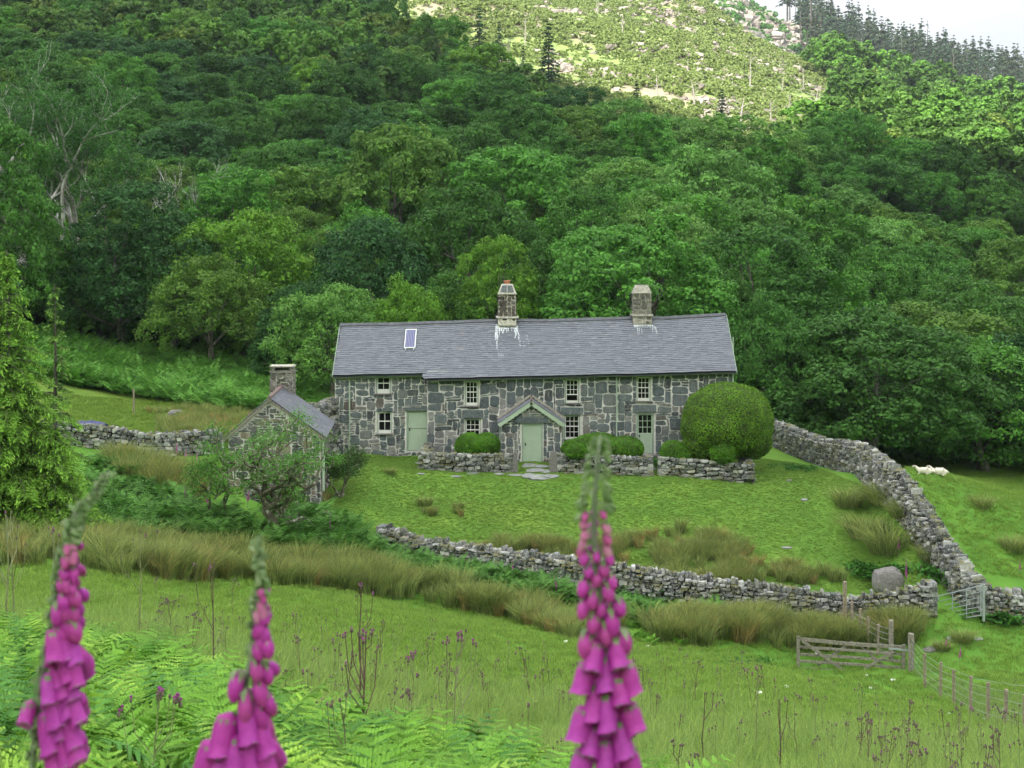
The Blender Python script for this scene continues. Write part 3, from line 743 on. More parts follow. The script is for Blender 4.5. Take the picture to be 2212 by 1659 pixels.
def window(r, y, cols, rows, opened=False, parent=None, nm='window', fcol='greend', low=.10):
    x0, x1, z0, z1 = r
    t = empty(nm, (0,0,0)); t.parent = parent or house
    if t.parent is house: t.location = -HL
    yy = y+.07
    mb = MB(); f = .045
    mb.box(((x0+x1)/2, yy, z1-f/2+.004), (x1-x0-.01, .09, f)); mb.box((x0+f/2+.004, yy, (z0+z1)/2), (f, .086, z1-z0-f*2)); mb.box((x1-f/2-.004, yy, (z0+z1)/2), (f, .086, z1-z0-f*2))
    mb.build('frame', M[fcol], t)
    mb = MB(); mb.box(((x0+x1)/2, y-.0, z0-.01), (x1-x0+.14, .20, .06)); mb.build('sill', M['rock'], t)
    a0, a1, b0, b1 = x0+f, x1-f, z0+.02, z1-f
    mb = MB(); st = .04; ys = yy+.02
    mb.box((a0+st/2, ys, (b0+b1)/2), (st, .05, b1-b0)); mb.box((a1-st/2, ys, (b0+b1)/2), (st, .05, b1-b0))
    mb.box(((a0+a1)/2, ys, b0+low/2), (a1-a0-2*st, .052, low)); mb.box(((a0+a1)/2, ys, b1-.02), (a1-a0-2*st, .052, .04))
    mid = (b0+low+b1)/2
    if opened: mid = b0+low+(b1-b0)*.26
    mb.box(((a0+a1)/2, ys-.012, mid), (a1-a0-2*st, .05, .045))
    gb = .022; zb, zt = b0+low, b1-.04
    segs = [(mid+.02, zt, rows//2 if not opened else 3)] + ([] if opened else [(zb, mid-.02, rows-rows//2)])
    for s0, s1, rr in segs:
        for i in range(1, cols): mb.box((a0+st+(a1-a0-2*st)*i/cols, ys-.004, (s0+s1)/2), (gb, .035, s1-s0))
        for j in range(1, rr): mb.box(((a0+a1)/2, ys-.006, s0+(s1-s0)*j/rr), (a1-a0-2*st, .033, gb))
    mb.build('sash', M['white'], t)
    mb = MB(); mb.box(((a0+a1)/2, ys+.03, ((mid if opened else b0)+b1)/2), (a1-a0, .008, b1-(mid if opened else b0))); mb.build('pane', M['glass'], t)
    return t
window(WL['ul'], YL, 2, 2, low=.20); window(WL['ll'], YL, 2, 2, low=.15)
window(WM['um1'], YM, 3, 4, low=.13); window(WM['lm1'], YM, 3, 4); window(WM['um2'], YM, 3, 4, True); window(WM['lm2'], YM, 3, 4); window(WM['ur'], YM, 3, 4, low=.13)
def plank_door(r, y, parent, nb=6, split=None, glazed=None, knob=.12, kz=.45, fw=.07):
    x0, x1, z0, z1 = r
    t = empty('door', (0,0,0)); t.parent = parent
    if parent is house: t.location = -HL
    mb = MB(); yy = y+.05
    mb.box(((x0+x1)/2, yy, z1-fw/2), (x1-x0, .12, fw)); mb.box((x0+fw/2, yy, (z0+z1-fw)/2), (fw, .116, z1-z0-fw)); mb.box((x1-fw/2, yy, (z0+z1-fw)/2), (fw, .116, z1-z0-fw))
    mb.build('frame', M['greend'], t)
    a0, a1 = x0+fw, x1-fw; b1 = z1-fw; b0 = z0+.03; top = b1
    if glazed: top = b0+(b1-b0)*glazed
    mb = MB(); bw = (a1-a0)/nb
    parts = [(b0, top)] if not split else [(b0, b0+(b1-b0)*split-.012), (b0+(b1-b0)*split+.012, b1)]
    for s0, s1 in parts:
        for i in range(nb): mb.box((a0+bw*(i+.5), yy+.03+random.uniform(-.003,.003), (s0+s1)/2), (bw-.008, .04, s1-s0), r=.5)
        mb.box(((a0+a1)/2, yy+.055, (s0+s1)/2), (a1-a0, .01, s1-s0), r=.5)
    if glazed:
        mb.box(((a0+a1)/2, yy+.022, top), (a1-a0, .05, .09)); 
        for i in range(4): mb.box((a0+(a1-a0)*i/3*.94+.02, yy+.026, (top+b1)/2), (.05 if i in (0,3) else .022, .04, b1-top))
        for j in range(1,4): mb.box(((a0+a1)/2, yy+.03, top+.04+(b1-top-.04)*j/3-.01), (a1-a0, .032, .024 if j < 3 else .05))
        for q in (.4, .9): pass
    if split: mb.box(((a0+a1)/2, yy+.008, b0+(b1-b0)*split+.03), (a1-a0, .03, .03))
    mb.build('leaf', M['green'], t)
    if glazed:
        mb = MB(); mb.box(((a0+a1)/2, yy+.05, (top+b1)/2), (a1-a0, .008, b1-top)); mb.build('pane', M['glass'], t)
    mb = MB(); mb.tube([(a0+knob, yy-.05, z0+(z1-z0)*kz), (a0+knob, yy+.02, z0+(z1-z0)*kz)], [.035,.02], 8); mb.box((a0+knob, yy+.006, z0+(z1-z0)*kz), (.05,.01,.16)); mb.build('handle', M['dark'], t)
    return t
plank_door(DL, YL, house, 7, split=.57, knob=.07, kz=.53)
plank_door(DR, YM, house, 5, glazed=.50, knob=.08, kz=.45)

# ---- roof: every slate laid on the undulating slope
RY = 69.35
rid = [(P(p,r,RY).x, P(p,r,RY).z) for p, r in [(725,701),(860,699),(980,695),(1070,691.5),(1166,692),(1300,688.5),(1363,686),(1440,686),(1574,678)]]
EY = 66.12
eav = [(P(p,r,EY).x, P(p,r,EY).z) for p, r in [(720,823),(924,818.5),(1207,811.5),(1400,807),(1588,801.5)]]
def ridz(x): return float(np.interp(x, [a for a,_ in rid], [b for _,b in rid])) + .02*noise.noise(Vector((x*.9,0,0)))
def eavz(x): return float(np.interp(x, [a for a,_ in eav], [b for _,b in eav])) + .015*noise.noise(Vector((x*1.1,5,0)))
def roofpt(x, s):   # s 0 ridge .. 1 eave line
    a = Vector((x, RY, ridz(x))); e = Vector((x, EY, eavz(x))); p = a.lerp(e, s)
    p.z -= .05*math.sin(math.pi*s) - .02*noise.noise(Vector((x*.8, s*3, 2))); return p
rx0, rx1 = P(722,0,YL).x-.02, P(1586,0,YM).x+.03
slope_len = (roofpt(0,1)-roofpt(0,0)).length; ncr = 30
mb = MB()
for k in range(ncr+1):
    s1 = (k+1)/ncr*1.0; s0 = s1 - 1.75/ncr
    if s1 > 1.001: break
    x = rx0 - random.uniform(0, .2)
    while x < rx1:
        w_ = random.uniform(.19, .26)*(1+.25*k/ncr); xa = max(x, rx0+random.uniform(-.01,.01)); xb = min(x+w_-.007, rx1+random.uniform(-.01,.01))
        x += w_
        if xb-xa < .04: continue
        if (xa+xb)/2 < xLM-.05 and s1 > .905: continue
        ss0, ss1 = max(0, s0), s1 + random.uniform(-.0015,.0015)
        pa, pb, pc, pd = roofpt(xa, ss0), roofpt(xb, ss0), roofpt(xb, ss1), roofpt(xa, ss1)
        n = Vector((0,-.6,.78)); lo = .004+random.uniform(0,.003); hi = .034+random.uniform(0,.012)
        T = [pd+n*(hi-.012), pc+n*(hi-.012), pb+n*(lo-.01), pa+n*(lo-.01), pd+n*hi, pc+n*hi, pb+n*lo, pa+n*lo]
        mb.add(T, [[0,3,2,1],[4,5,6,7],[0,1,5,4],[1,2,6,5],[3,0,4,7]], min(1, max(0, random.gauss(.45,.16))))
hb(mb, 'roof_slates', M['slate'])
mb = MB()   # roof deck under the slates, and the rear slope
nb_ = 60
for i in range(nb_):
    xa = rx0+(rx1-rx0)*i/nb_; xb = rx0+(rx1-rx0)*(i+1)/nb_; se = .885 if xb < xLM else .985
    a, b_, c, d = roofpt(xa,0), roofpt(xb,0), roofpt(xb,se), roofpt(xa,se)
    dn = Vector((0,0,-.13)); mb.add([a+dn,b_+dn,c+dn,d+dn], [[0,3,2,1]])
    mb.add([a, b_, Vector((xb, YB+.35, 3.5)), Vector((xa, YB+.35, 3.5))], [[0,1,2,3]])
hb(mb, 'rear_roof', M['ridge'])
mb = MB(); x = rx0
while x < rx1-.05:
    xb = min(x+.46, rx1); p0 = Vector((x, RY, ridz(x)+.02)); p1 = Vector((xb-.012, RY, ridz(xb)+.02))
    for sg in (-1,1):
        q = Vector((0, sg*.17, -.11)); vs = [p0+Vector((0,0,.045)), p1+Vector((0,0,.045)), p1+q+Vector((0,0,.045)), p0+q+Vector((0,0,.045)), p0, p1, p1+q, p0+q]
        mb.add(vs, [[0,1,2,3],[7,6,5,4],[3,2,6,7],[0,3,7,4],[1,5,6,2]])
    x = xb
hb(mb, 'ridge_tiles', M['ridge'])
# fascia and gutters
def rail(xa, xb, yy, dz, s, hgt, dep, name, mat):
    mb = MB(); n = 14
    for i in range(n):
        x0 = xa+(xb-xa)*i/n; x1 = xa+(xb-xa)*(i+1)/n
        p0 = roofpt(x0, s); p1 = roofpt(x1, s)
        mb.span((x0, yy, p0.z+dz), (x1, yy, p1.z+dz), dep, hgt, r=.5)
    return hb(mb, name, mat)
rail(rx0+.02, xLM+.02, YL-.13, -.13, .90, .11, .06, 'gutter', M['greend']); rail(xLM+.04, rx1-.02, YM-.17, -.115, .99, .10, .06, 'gutter', M['greend'])
rail(rx0+.02, xLM+.02, YL-.07, -.06, .90, .05, .10, 'eaves_board', M['dark']); rail(xLM+.04, rx1-.02, YM-.10, -.05, .99, .04, .12, 'eaves_board', M['dark'])
mb = MB(); mb.box((xLM-.0, YM-.02, 3.5), (.04,.30,.22)); hb(mb, 'step_board', M['greend'])
def downpipe(px, r0, r1, y, rad=.035, parent=None):
    a = P(px, r0, y); b_ = P(px, r1, y); mb = MB(); mb.tube([a, b_], rad, 8)
    for k in (.15,.5,.85):
        c = a.lerp(b_, k); mb.tube([c+Vector((0,0,.03)), c-Vector((0,0,.03))], rad*1.35, 8)
    return hb(mb, 'downpipe', M['green']) if parent is None else mb.build('downpipe', M['green'], parent)
downpipe(755, 809, 972, YL-.07); downpipe(1332, 810, 981, YM-.08); downpipe(1583, 803, 984, YM-.08)
# soil vent pipe behind the right gable and barge board
mb = MB(); mb.span(P(1583.5,728,69), P(1583.5,800,69), .07, .05); hb(mb, 'vent_pipe', M['green'])
mb = MB(); e0 = roofpt(rx1, 0); e1 = roofpt(rx1, 1); o_ = Vector((.035,0,-.09)); mb.span(e0+o_, e1+o_, .03, .13); hb(mb, 'barge_board', M['greend']); mb = MB(); e0 = roofpt(rx0,0); e1 = roofpt(rx0,.9); o_ = Vector((-.03,0,-.09)); mb.span(e0+o_, e1+o_, .03, .12); hb(mb, 'barge_board', M['greend'])

# ---- chimneys
def face4(mb, x0, x1, y0, y1, z0, z1, seed, cell=.1, wr=(2,4), hr=(2,3), gap=.016):
    masonry(mb, (x0,y0,z0), (1,0,0), (0,-1,0), x1-x0, z1-z0, [], cell, wr, hr, gap, .03, seed=seed, thin=0)
    masonry(mb, (x1,y0,z0), (0,1,0), (1,0,0), y1-y0, z1-z0, [], cell, wr, hr, gap, .03, seed=seed+1, thin=0)
    masonry(mb, (x0,y1,z0), (0,-1,0), (-1,0,0), y1-y0, z1-z0, [], cell, wr, hr, gap, .03, seed=seed+2, thin=0)
def chimney(pa, pb, rtop, rband, rlow, rcap, smat, mort, capmat, seed, pot, streaks):
    t = empty('chimney', (0,0,0)); t.parent = house; t.location = -HL
    D = RY-.42; a = P(pa, 0, D).x; b_ = P(pb, 0, D).x; dep = .84; y0, y1 = RY-.42, RY+.42
    zt = P(0, rtop, D).z; zb = P(0, rband, D).z; zl = P(0, rlow, D).z; zc = P(0, rcap, D).z
    mb = MB(); g = .02
    mb.box(((a+b_)/2, RY, (zt+zl)/2-.2), (b_-a-.02, dep-.02, zt-zl+.4)); mb.build('mortar', mort, t)
    mb = MB(); face4(mb, a, b_, y0, y1, zb, zt, seed)
    face4(mb, a-.02, b_+.02, y0-.04, y1, zl, zb-.02, seed+5); mb.build('stonework', smat, t)
    mb = MB()
    mb.box(((a+b_)/2, RY-.02, (zl+zb)/2-.02), (b_-a+.05, dep+.10, zb-zl)); mb.build('base_mortar', mort, t)
    mb = MB(); 
    def slab(z, ex, h): mb.add(stone_verts(Vector(((a+b_)/2, RY-.03, z)), (b_-a+ex, dep+ex*.9, h), Matrix.Identity(3), .025, .93), SF)
    slab(zb, .22, .09); mb.build('drip_slab', capmat, t); mb = MB(); slab(zt, .07, .07); mb.build('drip_slab', capmat, t); mb = MB()
    if pot: slab(zl+.05, .05, .06); mb.build('drip_slab', capmat, t); mb = MB()
    # tapered cap
    hx, hy = (b_-a)/2+.02, dep/2+.02; kx = .62 if pot else .66; c = Vector(((a+b_)/2, RY, 0))
    vs = [c+Vector((sx*hx, sy*hy, zt+.02)) for sx, sy in ((-1,-1),(1,-1),(1,1),(-1,1))] + [c+Vector((sx*hx*kx, sy*hy*kx, zc)) for sx, sy in ((-1,-1),(1,-1),(1,1),(-1,1))]
    mb.add(vs, [[0,3,2,1],[4,5,6,7],[0,1,5,4],[1,2,6,5],[2,3,7,6],[3,0,4,7]]); mb.build('cap', capmat, t)
    if pot:
        mb = MB(); h = zc-zt
        for i in range(2):      # slates set in the sloping cap
            xa = -hx*.80+i*hx*.86; xb = xa+hx*.74
            pts = []
            for (xx, tt) in ((xa,.12),(xb,.12),(xb,.85),(xa,.85)):
                k = 1-(1-kx)*tt; pts.append(c+Vector((xx*(1-(1-kx)*tt*1.0), -hy*k-.012, zt+.02+(h-.02)*tt)))
            q = [p+Vector((0,-.02,0)) for p in pts]; mb.add(pts+q, [[4,5,6,7],[0,1,5,4],[1,2,6,5],[2,3,7,6],[3,0,4,7]], .4)
        mb.build('cap_slates', M['housestone'], t)
        mb = MB(); zp = P(0, 605.5, D).z; mb.tube([(c.x,RY,zc-.05),(c.x,RY,zp-.08),(c.x,RY,zp-.07),(c.x,RY,zp-.01),(c.x,RY,zp)], [.13,.12,.17,.18,.15], 14); mb.build('chimney_pot', M['pot'], t)
    else:
        mb = MB()
        for dx in (-.12,.0,.13): mb.tube([(c.x+dx,RY-.1,zc-.02),(c.x+dx*1.3,RY-.1,zc+.09)], [.012,.01], 5)
        mb.tube([(c.x-.18,RY-.1,zc+.05),(c.x+.2,RY-.1,zc+.06)], .01, 5); mb.build('chimney_pot', M['dark'], t)
    # lime run down the slates
    mb = MB(); rd = random.Random(seed)
    yf = y0-.06
    def onroof(x, y, lift=.034):
        s = (RY-y)/(RY-EY); p = roofpt(x, s); return p + Vector((0,-.6,.78))*lift
    def run(x0, y0_, L, w_, wig):
        x = x0; y = y0_; st = 7
        pts = []
        for i in range(st+1): pts.append((x, y, w_*(1-i/st*.75)*rd.uniform(.6,1.25))); x += rd.uniform(-1,1)*wig; y -= L/st
        for p_, q_ in zip(pts, pts[1:]):
            A = [onroof(p_[0]-p_[2]/2,p_[1]), onroof(p_[0]+p_[2]/2,p_[1]), onroof(q_[0]+q_[2]/2,q_[1]), onroof(q_[0]-q_[2]/2,q_[1])]
            B = [v - Vector((0,-.6,.78))*.02 for v in A]; mb.add(A+B, [[3,2,1,0],[0,1,5,4],[1,2,6,5],[2,3,7,6],[3,0,4,7]])
    yb = RY-.40
    if streaks:
        for i in range(15): run(rd.uniform(a-.02, b_+.02), yb-.02, rd.uniform(.12,.34), rd.uniform(.05,.11), .02)
        for i in range(6): run(a-.12+i*.03, yb+.15, rd.uniform(.35,.8), .05, .03)
        run(a-.08, yb-.1, 1.15, .07, .03); run(a-.11, yb+.05, .8, .09, .03); run(a-.05, yb-.2, 1.5, .03, .03); run(b_+.05, yb+.1, .75, .09, .05); run(b_+.03, yb-.05, 1.0, .055, .06); run(b_-.02, yb-.05, .6, .08, .05)
        for i in range(12): run(b_+rd.uniform(.2,.7), yb-rd.uniform(.3,1.2), rd.uniform(.04,.10), .03, .02)
    else:
        for i in range(11): run(a+.03+i*(b_-a)/11, yb+.02, .20, .10, .0)
        for i in range(5): run(rd.uniform(a+.0, a+.45), yb-.25, rd.uniform(.2,.4), .025, .01)
        for i in range(7): run(b_+.02+i*.035, yb+.0-.03*i, rd.uniform(.15,.5), .022, .01)
    mb.build('lime_streaks', M['lime'], t)
chimney(1076.8, 1114.2, 634.5, 685.5, 702, 613.5, M['chimstone'], M['palecap'], M['palecap'], 31, True, True)
chimney(1368.5, 1406.5, 632.5, 681, 700, 616, M['chimstone2'], M['capstone'], M['capstone'], 47, False, False)
# solar panel lying on the slates
a0, a1 = P(875.5,0,68.6).x, P(899.5,0,68.6).x
def onr(x, s, l): return roofpt(x, s) + Vector((0,-.6,.78))*l
mb = MB(); s0, s1 = .135, .46
def slabr(mb, xa, xb, sa, sb, l0, l1):
    vs = [onr(xa,sb,l0),onr(xb,sb,l0),onr(xb,sa,l0),onr(xa,sa,l0),onr(xa,sb,l1),onr(xb,sb,l1),onr(xb,sa,l1),onr(xa,sa,l1)]
    mb.add(vs, [[0,3,2,1],[4,5,6,7],[0,1,5,4],[1,2,6,5],[2,3,7,6],[3,0,4,7]])
pan = empty('solar_panel', onr((a0+a1)/2, .3, .05), 0, 'small white-framed solar panel lying on the slate roof left of the chimneys', 'solar panel')
def pb(mb, nm, mt): o = mb.build(nm, mt, pan); o.location = -Vector(pan.location); return o
slabr(mb, a0, a0+.04, s0, s1, .05, .11); slabr(mb, a1-.04, a1, s0, s1, .05, .11); slabr(mb, a0+.04, a1-.04, s0, s0+.012, .05, .109); slabr(mb, a0+.04, a1-.04, s1-.012, s1, .05, .109); pb(mb, 'frame', M['white'])
mb = MB(); slabr(mb, a0+.04, a1-.04, s0+.012, s1-.012, .06, .098); pb(mb, 'cells', M['solar'])
mb = MB(); slabr(mb, a0+.05, a0+.1, s1, s1+.03, .03, .09); slabr(mb, a1-.1, a1-.05, s1, s1+.03, .03, .09); pb(mb, 'bracket', M['steel'])

# ---- porch
YP = 65.2
px0, px1 = P(1083,0,YP).x, P(1213,0,YP).x; pc = (px0+px1)/2
pzr = P(0, 868, 65.0).z; pze = P(0, 914, 65.0).z; pbot = P(0,1003,YP).z
porch = empty('porch', (0,0,0)); porch.parent = house; porch.location = -HL
dr = rect(1127,1172.5,914,1001,YP)
hw = (px1-px0)/2; slopep = (pzr-pze)/(hw+.07)
def ptop(X): return pzr - .12 - abs(X-hw)*slopep
mb = MB()
wall_face(mb, px0, px1, pbot-.3, 1.45, YP, [dr])
mb.add([(px0,YP,1.45),(px1,YP,1.45),(pc,YP,pzr-.1)], [[0,1,2]], .5)
mb.add([(px0,YP,pbot-.3),(px0,YM,pbot-.3),(px0,YM,1.5),(px0,YP,1.5)], [[3,2,1,0]], .5); mb.add([(px1,YP,pbot-.3),(px1,YM,pbot-.3),(px1,YM,1.5),(px1,YP,1.5)], [[0,1,2,3]], .5)
mb.build('wall', M['mortar'], porch)
mb = MB(); hs = [(dr[0]-px0-.03, dr[1]-px0+.03, dr[2]-pbot, dr[3]-pbot+.02), (dr[0]-px0-.3, dr[1]-px0+.3, dr[3]-pbot, dr[3]-pbot+.26)]
masonry(mb, (px0, YP, pbot), (1,0,0), (0,-1,0), px1-px0, 2.9, hs, cell=.11, wr=(2,5), hr=(2,4), thin=.12, seed=11, top=lambda X: ptop(X)-pbot-.05)
masonry(mb, (px1, YP, pbot), (0,1,0), (1,0,0), YM-YP, 2.0, [], cell=.11, wr=(2,5), hr=(2,4), seed=12); masonry(mb, (px0, YM, pbot), (0,-1,0), (-1,0,0), YM-YP, 2.0, [], cell=.11, wr=(2,5), hr=(2,4), seed=13)
mb.add(stone_verts(Vector(((dr[0]+dr[1])/2-.05, YP-.0, dr[3]+.13)), (dr[1]-dr[0]+.56, .16, .25), Matrix.Identity(3), .03, .9), SF, .2)
mb.build('stonework', M['housestone'], porch)
plank_door(dr, YP, porch, 6, knob=.10, kz=.47)
mb = MB(); mr = MB(); fl = MB()
for sg in (-1, 1):
    E = Vector((pc+sg*(hw+.16), 0, pze-.04)); A = Vector((pc, 0, pzr+.03)); d = (E-A); Ls = d.length; dn = d.normalized(); nn = Vector((-dn.z*sg, 0, dn.x*sg)).normalized()
    if nn.z < 0: nn = -nn
    nr_ = 8
    for k in range(nr_):
        t0 = max(0, (k-.6)/nr_); t1 = (k+1)/nr_
        y = YP-.20
        while y < YM-.02:
            w_ = random.uniform(.22,.32); yb = min(y+w_-.006, YM)
            if y < YP-.1: yb = min(yb, y+.25)
            pa = A+d*t0; pb_ = A+d*t1; lo, hi = .02, .045
            vs = [pa+nn*(lo-.015), pb_+nn*(hi-.015), pb_+nn*(hi-.015), pa+nn*(lo-.015), pa+nn*lo, pb_+nn*hi, pb_+nn*hi, pa+nn*lo]
            for i_, yy in zip(range(8), (y,y,yb,yb,y,y,yb,yb)): vs[i_] = Vector((vs[i_].x, yy, vs[i_].z))
            mb.add(vs, [[0,3,2,1],[4,5,6,7],[0,1,5,4],[1,2,6,5],[2,3,7,6],[3,0,4,7]][:], min(1,max(0,random.gauss(.45,.16)))); y = yb+.006
    b0 = A - nn*.06; b1 = E - nn*.06
    m1 = MB(); m1.span((b0.x, YP-.17, b0.z-.03), (b1.x, YP-.17, b1.z-.03), .035, .17, up=(0,0,1)); m1.build('barge_board', M['green'], porch)
    f0 = A + nn*.10 + Vector((0,0,.04)); f1 = E + nn*.10
    nseg = 7
    for i in range(nseg):
        q0 = f0.lerp(f1, i/nseg); q1 = f0.lerp(f1, (i+1)/nseg-.01)
        fl.span((q0.x, YM-.07, q0.z), (q1.x, YM-.07, q1.z), .14, .10+random.uniform(-.01,.02))
mb.build('roof_slates', M['slate'], porch); fl.build('lead_flashing', M['capstone'], porch)
mb = MB(); mb.tube([(pc,YP-.21,pzr+.06),(pc,YM,pzr+.06)], .05, 8); mb.build('ridge_tiles', M['ridgered'], porch)
for px, a, b_ in ((1080.0, 914, 985), (1216, 912, 978)):
    p0 = P(px, a, YP+.1); p1 = P(px, b_+8, YP+.1); mb = MB(); mb.tube([p0, p1], .032, 8); mb.build('downpipe', M['greend'], porch)
mb = MB(); mb.box((pc, YP-.25, pbot-.02), (1.3,.4,.12)); mb.build('doorstep', M['flag'], porch)
mb = MB(); mb.box(((DR[0]+DR[1])/2, YM-.25, DR[2]-.08), (1.25,.45,.16)); mb.box(((DR[0]+DR[1])/2+.05, YM-.45, DR[2]-.28), (1.5,.6,.25)); hb(mb, 'doorstep', M['rock'])

# ---- path
mb = MB(); rd = random.Random(5)
def flag(px, row, w_, d_):
    p = G(px, row); n = 7; poly = [(math.cos(2*math.pi*i/n+.3)*w_/2*rd.uniform(.75,1.15), math.sin(2*math.pi*i/n+.3)*d_/2*rd.uniform(.75,1.15)) for i in range(n)]
    sl_ = (gz(p.x, p.y+.5)-gz(p.x, p.y-.5))
    mm = Matrix.Translation(p+Vector((0,0,-.01))) @ Euler((math.atan(sl_), 0, rd.uniform(-.4,.4))).to_matrix().to_4x4()
    mb.prism(poly, -.06, .045, mm)
for px, row, w_, d_ in [(1143,1008,.8,.7),(1170,1010,.7,.6),(1155,1018,.9,.7),(1180,1020,.6,.6),(1140,1028,.7,.6),(1168,1032,1.1,.7),(1190,1030,.8,.5),(1115,1026,.8,.3),(1080,1024,.5,.25),(1020,1023,.6,.2),(910,1023,.4,.2),(840,1021,.4,.2),(775,1014,.35,.25),(985,1030,.5,.25),(1740,1079,.45,.35),(1410,1015,.5,.3),(1280,1021,.5,.25),(2062,1382,.7,.4),(2090,1379,.6,.35),(2110,1380,.5,.3),(1440,1180,.5,.3),(1700,1184,.4,.2)]:
    flag(px, row, w_, d_)
o = mb.build('path', M['flag']); tag(o, kind='structure')

# ------------------------------------------------------------------ outbuilding
D0, D1 = 56.0, 61.0
Afr = P(582,861,D0); El = P(487,946,D0); Er = P(699,941,D0); sh_ = Vector((-.30, 0, .05)); dv = Vector((0, D1-D0, 0)) + sh_
ob = empty('outbuilding', ((El.x+Er.x)/2, D0, 0), 0, 'small stone outbuilding with steep slate roof behind the gnarled thorn tree', 'outbuilding')
OL = Vector(ob.location)
def obb(mb, n_, mt): o = mb.build(n_, mt, ob); o.location = -OL; return o
zb = min(gz(El.x, D0), gz(Er.x, D0))-.4
wl0, wr0 = El.x+.12, Er.x-.12
mb = MB()
tz = El.z-.12; 
fr = [(wl0,D0,zb),(wr0,D0,zb),(wr0,D0,Er.z+.0),(Afr.x,D0,Afr.z-.10),(wl0,D0,El.z+.0)]
bk = [tuple(Vector(v)+dv) for v in fr]
mb.add(fr+bk, [[0,1,2,3,4],[9,8,7,6,5],[0,5,6,1],[1,6,7,2],[4,9,5,0]], .5); obb(mb, 'wall', M['mortar'])
mb = MB(); H_ = Afr.z-zb
masonry(mb, (wl0,D0,zb), (1,0,0), (0,-1,0), wr0-wl0, H_, [], cell=.095, wr=(2,6), hr=(1,4), gap=.014, seed=21, top=lambda X: (np.interp(X+wl0, [wl0, Afr.x, wr0], [El.z-.1, Afr.z-.25, Er.z-.1])-zb))
masonry(mb, (wr0,D0,zb), tuple(dv.normalized()), (1,0,0), (D1-D0), Er.z-zb-.1, [], cell=.095, wr=(2,6), hr=(1,4), gap=.014, seed=22)
obb(mb, 'stonework', M['barnstone'])
mb = MB()
for (E_, sg) in ((El+Vector((-.12,0,-.1)), -1), (Er+Vector((.10,0,-.09)), 1)):
    d = E_-Afr; nrw = 15; n = d.cross(Vector((0,1,0))); n = n if n.z > 0 else -n; n.normalize()
    for k in range(nrw):
        t0 = max(0,(k-.7)/nrw); t1 = (k+1)/nrw; y = -.10/(D1-D0)
        while y < 1.02:
            w_ = random.uniform(.25,.38)/(D1-D0); yb = min(y+w_-.0015, 1.02)
            def q(t, yy, l): return Afr + d*t + dv*yy + n*l
            vs = [q(t0,y,.01),q(t1,y,.03),q(t1,yb,.03),q(t0,yb,.01),q(t0,y,.025),q(t1,y,.05),q(t1,yb,.05),q(t0,yb,.025)]
            mb.add(vs, [[0,3,2,1],[4,5,6,7],[0,1,5,4],[1,2,6,5],[2,3,7,6],[3,0,4,7]], min(1,max(0,random.gauss(.5,.25)))); y += w_
obb(mb, 'roof_slates', M['slate2'])
mb = MB(); 
for i in range(11):
    a = Afr + dv*(i/11-.02) + Vector((0,0,.05)); b_ = Afr + dv*((i+1)/11-.022) + Vector((0,0,.05)); mb.tube([a,b_], .075, 8)
obb(mb, 'ridge_tiles', M['ridgered'])
mb = MB(); mb.span(Afr+Vector((0,-.08,-.06)), El+Vector((-.1,-.08,-.15)), .03, .08); mb.span(Afr+Vector((0,-.08,-.06)), Er+Vector((.1,-.08,-.15)), .03, .08); obb(mb, 'verge_board', M['oldwood'])
for px, a, b_ in ((699,946,1060),(481,950,1008)):
    mb = MB(); mb.tube([P(px,a,D0-.05), P(px+(4 if px<600 else 0),b_,D0-.05)], .045, 8); obb(mb, 'downpipe', M['green'])
# its chimney
ch = empty('chimney', (0,0,0)); ch.parent = ob; ch.location = -OL
Dc = D1-.35; xa, xb = P(584,0,Dc).x, P(633,0,Dc).x; z0 = P(0,850,Dc).z-.6; z1 = P(0,804,Dc).z
mb = MB(); mb.box(((xa+xb)/2, Dc+.3, (z0+z1)/2), (xb-xa-.02,.58,z1-z0)); mb.build('mortar', M['mortar'], ch)
mb = MB(); face4(mb, xa, xb, Dc, Dc+.6, z0, z1, 61, .09, (2,4), (1,3), .012); mb.build('stonework', M['chimstone2'], ch)
mb = MB(); c_ = Vector(((xa+xb)/2, Dc+.3, 0))
mb.add(stone_verts(c_+Vector((0,0,z1+.02)), (xb-xa+.10,.72,.09), Matrix.Identity(3), .02, .92), SF, .6)
for sx in (-1,1): mb.add(stone_verts(c_+Vector((sx*(xb-xa)*.4,0,z1+.14)), (.18,.55,.16), Matrix.Identity(3), .02, .92), SF, .3)
mb.add(stone_verts(c_+Vector((0,.1,z1+.14)), (.6,.3,.16), Matrix.Identity(3), .02, .92), SF, .1)
mb.build('cap', M['chimstone2'], ch)
mb = MB(); mb.add(stone_verts(c_+Vector((0,0,z1+.25)), (xb-xa+.04,.68,.07), Matrix.Identity(3), .01, .93), SF, .9); mb.build('top_slab', M['palecap'], ch)
# high wall joining the house
q0 = P(676, 975, 64.8); q1 = P(724, 975, 67.2); q0.z = gz(q0.x,q0.y)-.1; q1.z = gz(q1.x,q1.y)-.1
dry_wall('yard_wall', [tuple(q0), tuple(q1)], [2.35-q0.z, 2.5-q1.z], .6, 'tall stone wall between the outbuilding and the left corner of the farmhouse', sw=.45, sh=.16, cope=.12)
